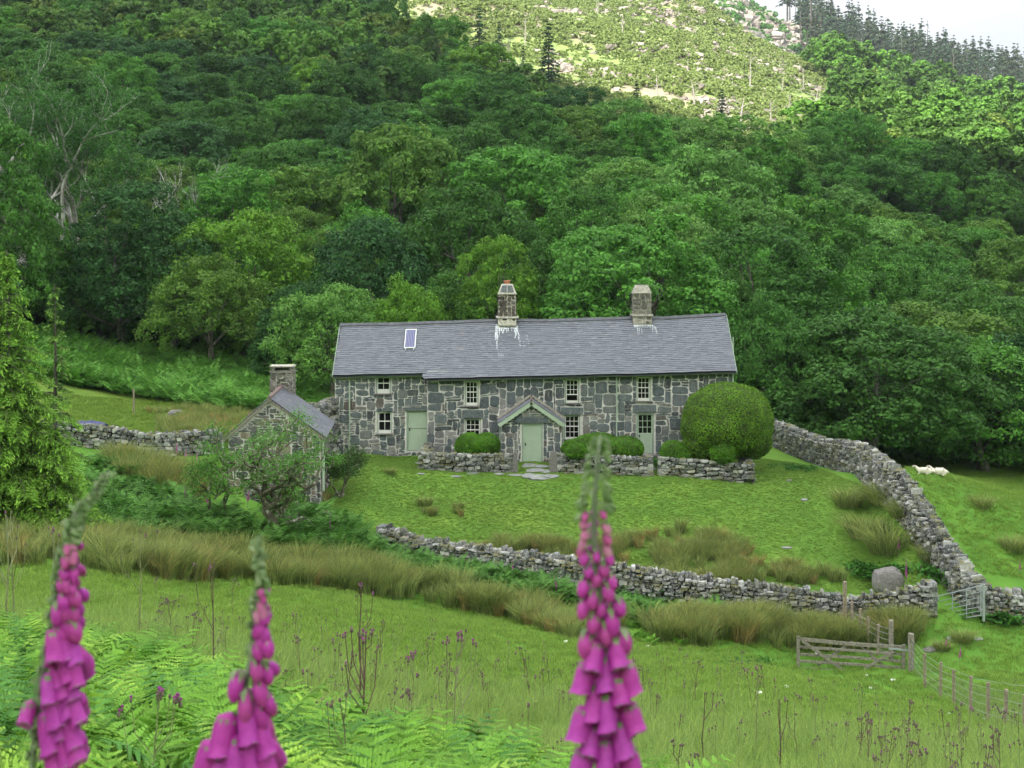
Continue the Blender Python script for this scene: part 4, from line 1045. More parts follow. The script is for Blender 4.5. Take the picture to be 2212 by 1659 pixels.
# blue sheet
p = P(192, 903, 64); p.z = gz(p.x, p.y)+.32; mb = MB()
nxx, nyy = 12, 6
vs = []; 
for j in range(nyy+1):
    for i in range(nxx+1):
        x = (i/nxx-.5)*1.5; y = (j/nyy-.5)*1.0
        vs.append((x, y, .26*(1-abs(y)*1.7)*(1-(abs(x)/.8)**3*.7)+.05*noise.noise(Vector((x*4,y*4,0)))))
for j in range(nyy+1):
    for i in range(nxx+1): v = vs[j*(nxx+1)+i]; vs.append((v[0]*1.02, v[1]*1.02, -.55))
k_ = (nxx+1)*(nyy+1); fs = [[j*(nxx+1)+i, j*(nxx+1)+i+1, (j+1)*(nxx+1)+i+1, (j+1)*(nxx+1)+i] for j in range(nyy) for i in range(nxx)]
rim = [i for i in range(nxx+1)] + [j*(nxx+1)+nxx for j in range(1,nyy+1)] + [nyy*(nxx+1)+i for i in range(nxx-1,-1,-1)] + [j*(nxx+1) for j in range(nyy-1,0,-1)]
for a, b_ in zip(rim, rim[1:]+rim[:1]): fs.append([a, a+k_, b_+k_, b_])
mb.add(vs, fs); o = mb.build('tarpaulin', M['blue'], smooth=False); o.location = p; tag(o, 'dark blue tarpaulin over a low heap beside the bright conifer', 'tarpaulin')
# ------------------------------------------------------------------ foliage builders
def rnd_dirs(n, r):
    v = r.normal(size=(n,3)); return v/np.linalg.norm(v, axis=1, keepdims=True)
def leaf_quads(pos, nor, size, r, asp=.7, curl=.18, tdir=None):
    """irregular leaf-clump quads at pos facing nor"""
    n = len(pos); nor = nor/np.linalg.norm(nor, axis=1, keepdims=True)
    t = np.cross(nor, rnd_dirs(n, r)) if tdir is None else tdir - nor*(tdir*nor).sum(1, keepdims=True); t /= np.linalg.norm(t, axis=1, keepdims=True)+1e-9; b_ = np.cross(nor, t)
    s = (size*r.uniform(.55,1.35,n))[:,None]; w_ = s*asp*r.uniform(.7,1.2,n)[:,None]
    v0 = pos - t*s*.5; v1 = pos + b_*w_*.5 + nor*s*curl*r.uniform(-1,1,(n,1)) + t*s*r.uniform(-.2,.2,(n,1)); v2 = pos + t*s*.5 - nor*s*curl; v3 = pos - b_*w_*.5 + nor*s*curl*r.uniform(-1,1,(n,1))
    V = np.stack([v0,v1,v2,v3], 1).reshape(-1,3); Fq = np.arange(n*4).reshape(n,4); return V, Fq
def crown_mesh(seed, R, H, z0, nlobe, nleaf, size, lobe=(.26,.42), flat=.8, sub=9, droop=0, hole=.0, shape=1.0, low=-.35):
    r = np.random.default_rng(seed)
    i = np.arange(nlobe)+.5; ph = np.arccos(1-(1-low)*i/nlobe*1.0); th = math.pi*(1+5**.5)*i + r.uniform(0,.8,nlobe)
    d = np.stack([np.cos(th)*np.sin(ph), np.sin(th)*np.sin(ph), np.cos(ph)], 1)
    rad = r.uniform(.55,.88,nlobe)[:,None]
    lc = d*rad*np.array([R,R,H/2]); lc[:,2] *= 1.0
    k = 1 - .22*np.clip(lc[:,2:3]/(H/2), -1, 1)*shape; lc[:,:2] *= k
    lc = lc[r.random(nlobe) >= hole]; nl = len(lc); lr = R*r.uniform(*lobe, nl)
    # second level: small puffs on each lobe
    sd = rnd_dirs(nl*sub, r) + np.repeat(lc/np.array([R,R,H/2]), sub, 0)*.9 + np.array([0,0,.35]); sd /= np.linalg.norm(sd, axis=1, keepdims=True)
    sc = np.repeat(lc, sub, 0) + sd*np.repeat(lr, sub)[:,None]*r.uniform(.6,1.0,(nl*sub,1))*np.array([1,1,flat]); sr = np.repeat(lr, sub)*r.uniform(.30,.5,nl*sub)
    w_ = sr**2; pick = r.choice(nl*sub, nleaf, p=w_/w_.sum())
    ld = rnd_dirs(nleaf, r) + sd[pick]*.55 + np.array([0,0,.30]); ld /= np.linalg.norm(ld, axis=1, keepdims=True)
    pos = sc[pick] + ld*sr[pick][:,None]*r.uniform(.55,1.12,(nleaf,1))*np.array([1,1,.75])
    if droop: pos[:,2] -= droop*r.random(nleaf)**2
    nor = ld + rnd_dirs(nleaf, r)*.55 + np.array([0,0,.25])
    pos[:,2] += z0 + H/2
    V, Fq = leaf_quads(pos, nor, size, r)
    lrnd = np.repeat(r.random(nl*sub), 1)[pick]; q = np.clip(.55*r.random(nleaf)+.45*lrnd, 0, 1)
    return V, Fq, np.repeat(q, 4), lc + np.array([0,0,z0+H/2])
def trunk_mesh(seed, H, rb, lobes, n=10, lean=.3, z0=-.6):
    rd = random.Random(seed); mb = MB(); top = H
    pts = []; x = y = 0
    for i in range(7):
        t = i/6; pts.append((x, y, z0+(top-z0)*t)); x += rd.uniform(-lean,lean); y += rd.uniform(-lean,lean)
    mb.tube(pts, [rb*(1.25-.9*i/6) for i in range(7)], 8)
    idx = list(range(len(lobes))); rd.shuffle(idx)
    for k in idx[:n]:
        e = Vector(lobes[k]); s = Vector(pts[rd.randint(2,5)]); m_ = s.lerp(e, .5)+Vector((rd.uniform(-.3,.3), rd.uniform(-.3,.3), rd.uniform(-.1,.5)))
        mb.tube([s, m_, e], [rb*.42, rb*.28, rb*.1], 5, cap=False)
    return mb
class Tree: pass
def make_tree(name, seed, R, H, zc, nlobe, nleaf, size, rb=.25, leafmat='leaf', barkmat='bark', nb=10, **kw):
    V, Fq, q, lob = crown_mesh(seed, R, H, zc, nlobe, nleaf, size, **kw)
    t = Tree(); t.crown = mk('crown', V, Fq, M[leafmat], 'unlinked', {'rnd': q}); t.crown.name = 'crown'
    mb = trunk_mesh(seed, zc+H*.5, rb, lob, nb)
    t.trunk = mk('trunk', np.array([tuple(v) for v in mb.v]), mb.f, M[barkmat], 'unlinked', {'rnd': mb.r}, True)
    t.name = name; t.R = R; t.H = H+zc; return t
def place(t, loc, s=1.0, rz=None, colr=(.1,.16,.04), label=None, cat='tree', group=None, sz=None):
    e = empty(t.name, loc, random.uniform(0, 6.28) if rz is None else rz, label, cat, group); e.scale = (s, s, sz or s)
    for src, nm in ((t.crown, 'crown'), (t.trunk, 'trunk')):
        c = src.copy(); c.name = nm; col.objects.link(c); c.parent = e; c.color = (*colr, 1)
    return e
# leaf colours multiply a (.72,.85,.42) leaf: values are tints
TINT0 = {'dark green': (.052,.088,.075), 'blue-green': (.060,.100,.085), 'deep green': (.070,.112,.060), 'mid green': (.100,.155,.085), 'fresh green': (.125,.205,.095), 'olive green': (.150,.178,.092), 'pale green': (.175,.225,.145), 'yellow-green': (.165,.215,.075)}
TINT0['sunny green'] = (.25,.30,.16)  # paler tint that puts sunlight into the crown colour
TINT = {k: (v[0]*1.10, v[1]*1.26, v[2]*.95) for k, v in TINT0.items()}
def tint(nm, v=.10):
    c = TINT.get(nm) or nm; k = random.uniform(1-v*1.6, 1+v*1.6); return (c[0]*k*random.uniform(.95,1.05), c[1]*k, c[2]*k*random.uniform(.93,1.07))
near = [make_tree('broadleaf_tree', 100+i, 5.2, 9.6, .4, 38, 22000, .235, .32, sub=12, low=-.6) for i in range(3)]
near.append(make_tree('broadleaf_tree', 110, 5.0, 10.5, .3, 50, 22000, .22, .3, lobe=(.20,.32), sub=12, flat=.9, low=-.6))
mid = [make_tree('broadleaf_tree', 120+i, 4.6, [7.6,8.6,7.0,8.0][i], 1.8, [24,30,22,36][i], 14000, .265, .25, sub=8, lobe=[(.28,.44),(.24,.4),(.3,.46),(.2,.34)][i], nb=5) for i in range(4)]
far = [make_tree('broadleaf_tree', 130+i, 4.3, [7.0,7.8,6.4][i], 1.8, 20, 9000, .31, .22, sub=8, nb=3) for i in range(3)]
# conifers
def conifer_mesh(seed, H, Rb, nwh, nper, nq, size, droop=.35, gap0=.08, top_p=1.0, dens=1.0, upturn=0):
    r = np.random.default_rng(seed); P_, N_, Q_ = [], [], []; mb = MB()
    mb.tube([(0,0,-.5),(0,0,H*.5),(0,0,H*.995)], [H*.018, H*.011, .015], 6)
    for w_ in range(nwh):
        f = (w_+r.uniform(0,.8))/nwh; z = H*(gap0+(1-gap0)*f)
        L = Rb*(1-f)**.85*r.uniform(.72,1.12)*top_p+.05*Rb
        for k in range(nper):
            if r.random() > dens: continue
            a = 2*math.pi*(k+r.uniform(0,1))/nper + w_*1.3; Lk = L*r.uniform(.7,1.1); dz = -droop*Lk*r.uniform(.6,1.3)
            n = max(3, int(nq*Lk/Rb)); t = r.random(n)**.7
            d = np.array([math.cos(a), math.sin(a), 0]); sd = np.array([-d[1], d[0], 0])
            wid = .30*Lk*(1-t)**.7+.04
            p = d*(t*Lk)[:,None] + sd*(wid*r.uniform(-1,1,n))[:,None]; p[:,2] = z + dz*t**1.4 + upturn*Lk*t**3 - r.random(n)*.05*Lk
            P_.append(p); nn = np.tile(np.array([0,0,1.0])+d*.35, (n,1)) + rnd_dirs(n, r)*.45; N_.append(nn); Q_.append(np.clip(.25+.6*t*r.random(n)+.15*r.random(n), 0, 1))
            if Lk > .6: mb.tube([(0,0,z), tuple(d*Lk*.5+np.array([0,0,z+dz*.38])), tuple(d*Lk*.9+np.array([0,0,z+dz*.85]))], [.02+.008*H/8, .015, .006], 4, cap=False)
    pos = np.concatenate(P_); V, Fq = leaf_quads(pos, np.concatenate(N_), size, r, .55, .25)
    return V, Fq, np.repeat(np.concatenate(Q_), 4), mb
def make_conifer(name, seed, *a, leafmat='needle', barkmat='bark', **kw):
    V, Fq, q, mb = conifer_mesh(seed, *a, **kw); t = Tree(); t.name = name
    t.crown = mk('crown', V, Fq, M[leafmat], 'unlinked', {'rnd': q}); t.trunk = mk('trunk', np.array([tuple(v) for v in mb.v]), mb.f, M[barkmat], 'unlinked', {'rnd': mb.r}); t.H = a[0]; return t
con = [make_conifer('conifer', 200+i, 8.5, 2.1, 20, 6, 16, .42, droop=.25) for i in range(3)]
ridgec = [make_conifer('pine_tree', 210+i, [15,17,14,16][i], [2.1,1.8,2.3,1.6][i], [16,14,18,10][i], 5, [13,11,14,8][i], .75, droop=.25, gap0=[.45,.6,.35,.68][i], dens=[.9,.7,.95,.55][i], top_p=1.3) for i in range(4)]
ridgec.append(make_conifer('pine_tree', 215, 17, 1.5, 6, 4, 4, .6, gap0=.80, dens=.5))

# ------------------------------------------------------------------ named trees round the farm
def tr(t, px, D, s, tn, label, row=None, sz=None, group=None, rz=None, dz=0):
    p = GD(px, D); p.z -= .1 - dz
    return place(t, p, s, colr=tint(tn, .03), label=label, group=group, sz=sz, rz=rz)
big = make_tree('ash_tree', 301, 6.2, 10.8, 1.0, 60, 34000, .24, .4, lobe=(.17,.30), sub=12, low=-.6)
syc = make_tree('sycamore_tree', 302, 7.2, 12.0, -.9, 84, 48000, .25, .45, lobe=(.16,.28), sub=12, low=-.7)
GB = 'large trees standing round the farmhouse'
tr(big, 1372, 84, 1.0, (.165,.30,.12), 'broad rounded fresh green ash tree rising directly behind the right chimney', group=GB, sz=.92)
tr(near[3], 1640, 90, 1.18, 'deep green', 'tall deep green tree to the right of the big ash, above the roof end', group=GB, sz=1.04)
tr(near[0], 1740, 94, 1.05, 'fresh green', 'light green ash tree behind the dome of the sycamore, left shoulder', group=GB, sz=.98)
tr(syc, 1875, 80.5, 1.0, (.085,.150,.065), 'huge dense dark sycamore right of the farmhouse behind the curving wall', group=GB, sz=.80)
tr(near[1], 2120, 84, 1.0, 'fresh green', 'wide leafy tree on the right joined to the huge sycamore, by the field edge', group=GB, sz=.76)
tr(near[2], 2230, 86, .95, 'dark green', 'dark tree cut by the right edge of the photo at the field edge', group=GB, sz=.85)
tr(near[1], 1650, 80, .55, 'mid green', 'low leafy tree behind the right gable beside the huge sycamore', group=GB, sz=.75)
tr(near[2], 1760, 82, .5, 'deep green', 'small dark tree at the far end of the curving wall under the sycamore', group=GB)
tr(near[0], 1990, 96, 1.1, 'olive green', 'olive tree top showing just above the crown of the huge sycamore', group=GB, sz=.85)
tr(near[2], 2010, 88, .65, 'dark green', 'dark low tree at the field edge behind the sheep', group=GB)
tr(near[0], 720, 80, .62, 'pale green', 'pale grey-green willow tree behind the left end of the farmhouse', group=GB, sz=.68)
tr(near[3], 640, 84, .55, 'dark green', 'dark bushy tree between the willow and the outbuilding chimney', group=GB, sz=.6)
tr(near[1], 870, 82, .5, 'yellow-green', 'small yellow-green tree top over the roof between solar panel and willow', group=GB, sz=.72)
tr(near[2], 975, 86, .6, 'mid green', 'rounded green tree peeping over the ridge left of the tapered chimney', group=GB, sz=.72)
tr(near[3], 1075, 84, .55, 'yellow-green', 'bright leafy tree directly behind the tapered left chimney', group=GB, sz=.85)
tr(near[1], 1180, 90, .75, 'deep green', 'dark green tree behind the roof between the two chimneys', group=GB, sz=.8)
tr(near[2], 450, 87, .68, 'olive green', 'olive hazel tree at the edge of the bracken bank, left of the outbuilding chimney', group=GB, sz=.72)
tr(near[0], 530, 92, .9, 'yellow-green', 'taller yellow-green hazel just behind the olive hazel by the bracken bank', group=GB, sz=.95)
tr(near[1], 370, 92, .8, 'dark green', 'dark drooping tree at the top of the bracken bank', group=GB, sz=.9)
tr(near[3], 270, 93, .95, 'blue-green', 'blue-green tree standing at the foot of the bare-branched tree', group=GB, sz=1.0)
tr(near[0], 800, 92, .85, 'dark green', 'dark tree behind the willow above the left end of the roof', group=GB, sz=.95)
tr(near[2], 1010, 96, 1.0, 'deep green', 'tall dark green tree above the ridge left of the tapered chimney', group=GB, sz=1.1)
tr(near[0], 1560, 86, .62, 'deep green', 'dark tree just behind the right end of the slate roof', group=GB, sz=.8)
tr(near[3], -30, 88, .9, 'mid green', 'leafy mid-green tree cut by the left edge above the conifer', group=GB, sz=1.3)
# ------------------------------------------------------------------ the wooded hill
HB = [(95,'at the wood foot'),(118,'low on the hill'),(145,'halfway uphill'),(175,'in the upper wood'),(215,'high uphill'),(260,'at the wood top')]
PB = [(-900,'at far left'),(330,'left of the outbuilding'),(600,'above the outbuilding'),(800,'above the solar panel'),(1010,'above the tapered chimney'),(1230,'above the right chimney'),(1500,'above the round topiary'),(1750,'above the sycamore'),(2000,'at far right')]
def zone(v, T): 
    o = T[0][1]
    for a, b_ in T:
        if v >= a: o = b_
    return o
rdm = random.Random(11); pts = []; cells = {}
def ok(x, y, dmin):
    cx_, cy_ = int(x//6), int(y//6)
    for i in range(-2,3):
        for j in range(-2,3):
            for (a, b_, r_) in cells.get((cx_+i, cy_+j), ()):
                if (a-x)**2+(b_-y)**2 < ((r_+dmin)/2)**2: return False
    return True
def addcell(x, y, r_): cells.setdefault((int(x//6), int(y//6)), []).append((x, y, r_))
for o in list(col.objects):
    if o.get('group') == GB: addcell(o.location.x, o.location.y, 7.5*o.scale[0])
cand = []
for D in np.arange(94, 330, 1.3):
    for _ in range(max(6, int(D*.9*1.3/9))):
        cand.append((rdm.uniform(-.43,.43), D+rdm.uniform(0,1.3)))
cand.sort(key=lambda t: t[1])
ca = np.array(cand); czr = rowf(ca[:,0], ca[:,1]); cpx = CX+ca[:,0]*F; crow = HZ+czr
inclear = inpoly(cpx, crow-15, CLEAR) & (ca[:,1] > 160)
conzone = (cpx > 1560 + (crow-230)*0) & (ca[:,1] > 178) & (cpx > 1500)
forest = []
for (u, D), r_, px_, ic, cz in zip(cand, crow, cpx, inclear, conzone):
    x, y = u*D, D
    if D < 100 and (px_ < 250): pass
    if px_ > 2050 and D < 97: continue
    if ic: continue
    sp = 6.6 if not cz else 4.0
    if D > 125 and not cz: sp = 5.6
    s = rdm.uniform(.70, 1.2) if D < 125 else rdm.uniform(.64, 1.02)
    if px_ > 1430 and D > 200-(px_-1430)*.02 and not cz: s *= .62
    if px_ > 1480 and D > 172: s *= .62
    if not ok(x, y, sp*s): continue
    addcell(x, y, sp*s)
    forest.append((x, y, D, px_, r_, s, cz and rdm.random() < .72))
    if len(forest) > 2200: break
print('forest candidates', len(forest))
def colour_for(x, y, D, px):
    if px > 1480 and D > 178 and rdm.random() < .8: return rdm.choice(['pale green','yellow-green','sunny green','sunny green'])  # trees of the sunlit belt get paler crowns, sun painted in
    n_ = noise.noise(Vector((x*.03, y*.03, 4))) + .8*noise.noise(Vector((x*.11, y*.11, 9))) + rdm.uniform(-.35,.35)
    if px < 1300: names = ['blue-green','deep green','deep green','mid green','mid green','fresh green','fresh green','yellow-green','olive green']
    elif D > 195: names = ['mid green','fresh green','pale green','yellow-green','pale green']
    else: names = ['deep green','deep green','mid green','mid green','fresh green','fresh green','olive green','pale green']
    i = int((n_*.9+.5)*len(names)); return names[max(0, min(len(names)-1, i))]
FZ = {}
fz = gzs(np.array([f[0] for f in forest]), np.array([f[1] for f in forest]))
# how large each would show: drop into individuals (largest) and stuff
recs = []
for f, z in zip(forest, fz):
    x, y, D, px, r_, s, isc = f; recs.append((s/D, x, y, z, D, px, r_, s, isc))
br = sorted([r for r in recs if not r[8]], key=lambda r: -r[0]); cr_ = sorted([r for r in recs if r[8]], key=lambda r: -r[0])
inview = lambda r: -60 < r[5] < 2270 and r[6] > -160
bi = [r for r in br if inview(r)]; restb = bi[262:] ; bi = bi[:262]
lab = []
GF = 'broadleaf trees of the hillside wood'
for _, x, y, z, D, px, r_, s, _c in bi:
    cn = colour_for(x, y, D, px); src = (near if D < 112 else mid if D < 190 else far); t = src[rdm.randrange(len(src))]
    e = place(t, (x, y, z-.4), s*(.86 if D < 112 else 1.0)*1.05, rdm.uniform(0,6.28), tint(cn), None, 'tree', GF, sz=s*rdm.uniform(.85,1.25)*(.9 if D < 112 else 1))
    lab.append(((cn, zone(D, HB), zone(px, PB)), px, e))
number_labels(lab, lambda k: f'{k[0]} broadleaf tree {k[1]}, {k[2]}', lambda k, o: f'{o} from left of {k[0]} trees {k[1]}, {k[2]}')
# conifers of the young plantation
ci = [r for r in cr_ if inview(r)]; restc = ci[230:]; ci = ci[:230]; lab = []
GCn = 'young conifers of the hillside plantation'
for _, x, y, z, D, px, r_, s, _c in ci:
    cn = rdm.choice(['mid green','pale green','fresh green','pale green','yellow-green'] if D < 182 else ['sunny green','pale green','sunny green','yellow-green']); t = con[rdm.randrange(3)]  # upper conifers carry sunlight in their paler tint
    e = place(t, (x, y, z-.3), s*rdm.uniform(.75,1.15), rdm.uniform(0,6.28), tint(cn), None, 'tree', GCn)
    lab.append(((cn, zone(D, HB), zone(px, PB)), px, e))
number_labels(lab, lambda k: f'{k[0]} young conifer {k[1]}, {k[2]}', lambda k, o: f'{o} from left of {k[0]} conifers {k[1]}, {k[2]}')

# ------------------------------------------------------------------ scattered ground cover as one object each
protoc = {}
def scatter(name, protos, pts, rots, scls, label=None, cat=None):
    """points carrying instances of the prototype meshes (ground cover nobody could count)"""
    key = name+'_kinds'; pc_ = bpy.data.collections.new(key)
    for i, p_ in enumerate(protos): pc_.objects.link(p_)
    n = len(pts); me = bpy.data.meshes.new(name); me.vertices.add(n); me.vertices.foreach_set('co', np.asarray(pts, dtype=np.float32).ravel())
    a = me.attributes.new('rot', 'FLOAT_VECTOR', 'POINT'); a.data.foreach_set('vector', np.asarray(rots, dtype=np.float32).ravel())
    a = me.attributes.new('scl', 'FLOAT', 'POINT'); a.data.foreach_set('value', np.asarray(scls, dtype=np.float32))
    a = me.attributes.new('pick', 'INT', 'POINT'); a.data.foreach_set('value', rng.integers(0, len(protos), n).astype(np.int32))
    o = bpy.data.objects.new(name, me); col.objects.link(o); o['kind'] = 'stuff'
    if label: o['label'] = label
    if cat: o['category'] = cat
    g = bpy.data.node_groups.new(name+'_nodes', 'GeometryNodeTree')
    g.interface.new_socket('Geometry', in_out='INPUT', socket_type='NodeSocketGeometry'); g.interface.new_socket('Geometry', in_out='OUTPUT', socket_type='NodeSocketGeometry')
    gi = g.nodes.new('NodeGroupInput'); go = g.nodes.new('NodeGroupOutput'); ip = g.nodes.new('GeometryNodeInstanceOnPoints')
    ci_ = g.nodes.new('GeometryNodeCollectionInfo'); ci_.inputs['Collection'].default_value = pc_; ci_.inputs['Separate Children'].default_value = True; ci_.inputs['Reset Children'].default_value = True
    def na(nm, ty): q = g.nodes.new('GeometryNodeInputNamedAttribute'); q.data_type = ty; q.inputs[0].default_value = nm; return q.outputs[0]
    e2r = g.nodes.new('FunctionNodeEulerToRotation')
    g.links.new(na('rot','FLOAT_VECTOR'), e2r.inputs[0]); g.links.new(e2r.outputs[0], ip.inputs['Rotation'])
    g.links.new(na('scl','FLOAT'), ip.inputs['Scale']); g.links.new(na('pick','INT'), ip.inputs['Instance Index'])
    ip.inputs['Pick Instance'].default_value = True
    g.links.new(gi.outputs[0], ip.inputs['Points']); g.links.new(ci_.outputs[0], ip.inputs['Instance']); g.links.new(ip.outputs[0], go.inputs[0])
    md = o.modifiers.new('cover', 'NODES'); md.node_group = g
    return o
def inst_at(pp, tilt=.12, s=(.8,1.2)):
    n = len(pp); rot = np.stack([rng.normal(0,tilt,n), rng.normal(0,tilt,n), rng.uniform(0,6.28,n)], 1); return rot, rng.uniform(s[0], s[1], n)
def region(poly, n, D0, D1, wfun=None, dpow=1.0):
    """random ground points whose picture of the ground falls in poly (used as plan of where things grow)"""
    px = np.array(poly)[:,0]; a, b_ = px.min(), px.max(); out = []; tries = 0; got = 0
    while got < n and tries < 60:
        m_ = max(2000, n*3); u = (rng.uniform(a, b_, m_)-CX)/F; D = np.sqrt(rng.uniform(D0**2, D1**2, m_)) if dpow == 1 else rng.uniform(D0, D1, m_)
        r_ = rowf(u, D)+HZ; k = inpoly(CX+u*F, r_, poly)
        if wfun is not None: k &= rng.random(m_) < wfun(u*D, D)
        q = np.stack([(u*D)[k], D[k]], 1); out.append(q); got += len(q); tries += 1
    q = np.concatenate(out)[:n]
    if len(q) == 0: return np.zeros((0,3))
    z = gzs(q[:,0], q[:,1]); return np.stack([q[:,0], q[:,1], z], 1)
# rest of the wood
restpts = []; 
def unl(V, Fq, mats, q, nm, midx=None): 
    return mk(nm, V, Fq, M[mats], 'unlinked', {'rnd': q})
woodp = []
for i, (cn, R, H, lf) in enumerate([('deep green',4.2,7.5,.6),('mid green',4.4,7,.6),('fresh green',4.0,7.8,.6),('olive green',3.8,6.5,.55)]):
    V, Fq, q, _ = crown_mesh(400+i, R, H, 1.5, 16, 2300, lf, sub=6); nm = 'wood_leaf_'+cn.replace(' ','_')
    c = TINT[cn]; M[nm] = leaf_mat(nm, (c[0]*.72, c[1]*.85, c[2]*.42), .38, .3, use_obj=False); woodp.append(unl(V, Fq, nm, q, 'wood_crown'))
if restb:
    pp = np.array([(r[1], r[2], r[3]-.4) for r in restb]); rot, sc_ = inst_at(pp, .03, (.8,1.2)); scatter('woodland', woodp, pp, rot, sc_)
conp = []
for i, c in enumerate([(.16,.25,.08),(.20,.29,.09)]):
    V, Fq, q, mb = conifer_mesh(420+i, 7.5, 1.9, 16, 5, 12, .5, droop=.25); nm = f'plantation_needle_{i}'; M[nm] = leaf_mat(nm, c, .4, .2, use_obj=False); conp.append(unl(V, Fq, nm, q, 'plantation_crown'))
if restc:
    pp = np.array([(r[1], r[2], r[3]-.3) for r in restc]); rot, sc_ = inst_at(pp, .02, (.7,1.15)); scatter('plantation', conp, pp, rot, sc_)
print('restb', len(restb), 'restc', len(restc), 'ind', len(bi), len(ci))
# undergrowth that closes the wood at ground level
ug = []
for i in range(3):
    V, Fq, q, _ = crown_mesh(430+i, 1.5, 1.9, -.1, 10, 520, .32, sub=5, low=-.2); ug.append(unl(V, Fq, 'fernfar', q, 'bush'))
pp = region([(-100,-200),(2300,-200),(2300,1040),(1900,1000),(1700,930),(720,820),(60,720),(-100,700)], 2600, 84, 240, lambda x, y: (1.0-.75*sm(y,110,200)), dpow=2)
k = ~(inpoly(CX+pp[:,0]/pp[:,1]*F, HZ-(pp[:,2]-ZC)/pp[:,1]*F, CLEAR) & (pp[:,1] > 160)); pp = pp[k]
rot, sc_ = inst_at(pp, .1, (.6,1.5)); scatter('undergrowth', ug, pp, rot, sc_)

# ------------------------------------------------------------------ clearing: scrub, rocks, snags
scrub = []
for i in range(3):
    V, Fq, q, _ = crown_mesh(440+i, .9, 1.3, -.1, 7, 170, .42, sub=4, low=-.2); scrub.append(unl(V, Fq, 'shrub', q, 'scrub'))
pp = region(CLEAR, 8500, 160, 380, lambda x, y: np.clip(.55+1.1*np.array([noise.noise(Vector((a*.05, b_*.05, 2))) for a, b_ in zip(x, y)]), .06, 1), dpow=2)
rot, sc_ = inst_at(pp, .1, (.35,1.25)); scatter('hill_scrub', scrub, pp, rot, sc_)
rk = []
for i in range(4):
    mb = MB(); random.seed(50+i)
    for q in range(3): mb.add(stone_verts(Vector((random.uniform(-.8,.8), random.uniform(-.5,.5), random.uniform(0,.2))), (random.uniform(.8,2.4), random.uniform(.8,1.5), random.uniform(.4,.9)), Euler((random.uniform(-.3,.3),random.uniform(-.3,.3),random.uniform(0,3))).to_matrix(), .12, .75), SF)
    rk.append(mk('rock', np.array([tuple(v) for v in mb.v]), mb.f, M['hillrock'], 'unlinked', {'rnd': mb.r}))
pp = region([(1000,-200),(1150,120),(1350,250),(1560,330),(1850,240),(1640,60),(1500,-100),(1500,-200)], 1300, 200, 380, lambda x, y: np.clip(-.02+1.5*np.array([noise.noise(Vector((a*.045+7, b_*.09, 6))) for a, b_ in zip(x, y)]), .03, 1), dpow=2)
rot, sc_ = inst_at(pp, .15, (.4,1.35)); scatter('hill_rocks', rk, pp, rot, sc_)
pp = region([(1480,-60),(1560,-10),(1640,40),(1720,75),(1760,130),(1650,120),(1560,60)], 260, 400, 640, None, dpow=2)
if len(pp): rot, sc_ = inst_at(pp, .15, (1.2,3.6)); scatter('far_crag_rocks', [r.copy() for r in rk], pp, rot, sc_)
pp = region([(1480,-60),(1640,10),(1800,70),(2300,200),(2300,260),(1800,190),(1650,140),(1560,60)], 1800, 380, 640, None, dpow=2)
fscr = []
for i in range(2):
    V, Fq, q, _ = crown_mesh(450+i, 1.4, 1.8, -.1, 6, 120, .7, sub=4, low=-.2); fscr.append(unl(V, Fq, 'fernfar', q, 'far_scrub'))
if len(pp): rot, sc_ = inst_at(pp, .1, (.6,1.8)); scatter('far_scrub', fscr, pp, rot, sc_)
# dead snags
snag = []
for i in range(3):
    random.seed(70+i); mb = MB(); h = random.uniform(4,6.5); mb.tube([(0,0,-.3),(random.uniform(-.2,.2),0,h*.5),(random.uniform(-.4,.4),0,h)], [.16,.12,.04], 6)
    for q in range(9):
        z = h*random.uniform(.35,.95); a = random.uniform(0,6.28); L = random.uniform(.4,1.5); mb.tube([(0,0,z),(math.cos(a)*L, math.sin(a)*L, z+L*.5)], [.05,.02], 4, cap=False)
    snag.append(mb)
snag = [mk('dead_tree', np.array([tuple(v) for v in mb.v]), mb.f, M['snag'], 'unlinked', {'rnd': mb.r}) for mb in snag]
lab = []
for px, row in [(1290,15),(1135,90),(1420,220),(1500,240),(1555,265),(1600,290),(1665,275),(1705,260),(1760,265),(1790,265),(1850,240),(1100,190),(1345,90),(1620,200),(1690,200),(1735,205),(1545,305)]:
    p = G(px, row, 150); e = snag[rdm.randrange(3)].copy(); e.name = 'dead_tree'; col.objects.link(e); e.location = p; s = rdm.uniform(.7,1.25); e.scale = (s,s,s); e.rotation_euler = (0,0,rdm.uniform(0,6.28))
    tag(e, None, 'dead tree', 'bleached dead trees on the clearing'); lab.append((('x',), px, e))
number_labels(lab, lambda k: 'bleached dead tree on the hill clearing', lambda k, o: f'{o} from the left of the bleached dead trees on the sunlit clearing')
# dark conifers on the clearing edge
lab = []
for px, row, s in [(875,60,.9),(1035,135,1.1),(1078,150,.95),(1185,195,1.3),(1130,175,.7),(1375,280,.8),(1560,310,.9)]:
    p = G(px, row, 150); e = place(con[rdm.randrange(3)], p, s, rdm.uniform(0,6), (.035,.08,.095), None, 'tree', 'dark spruces along the top of the wood'); lab.append((('x',), px, e))
number_labels(lab, lambda k: '', lambda k, o: f'{o} from the left of the dark spruces along the clearing edge')
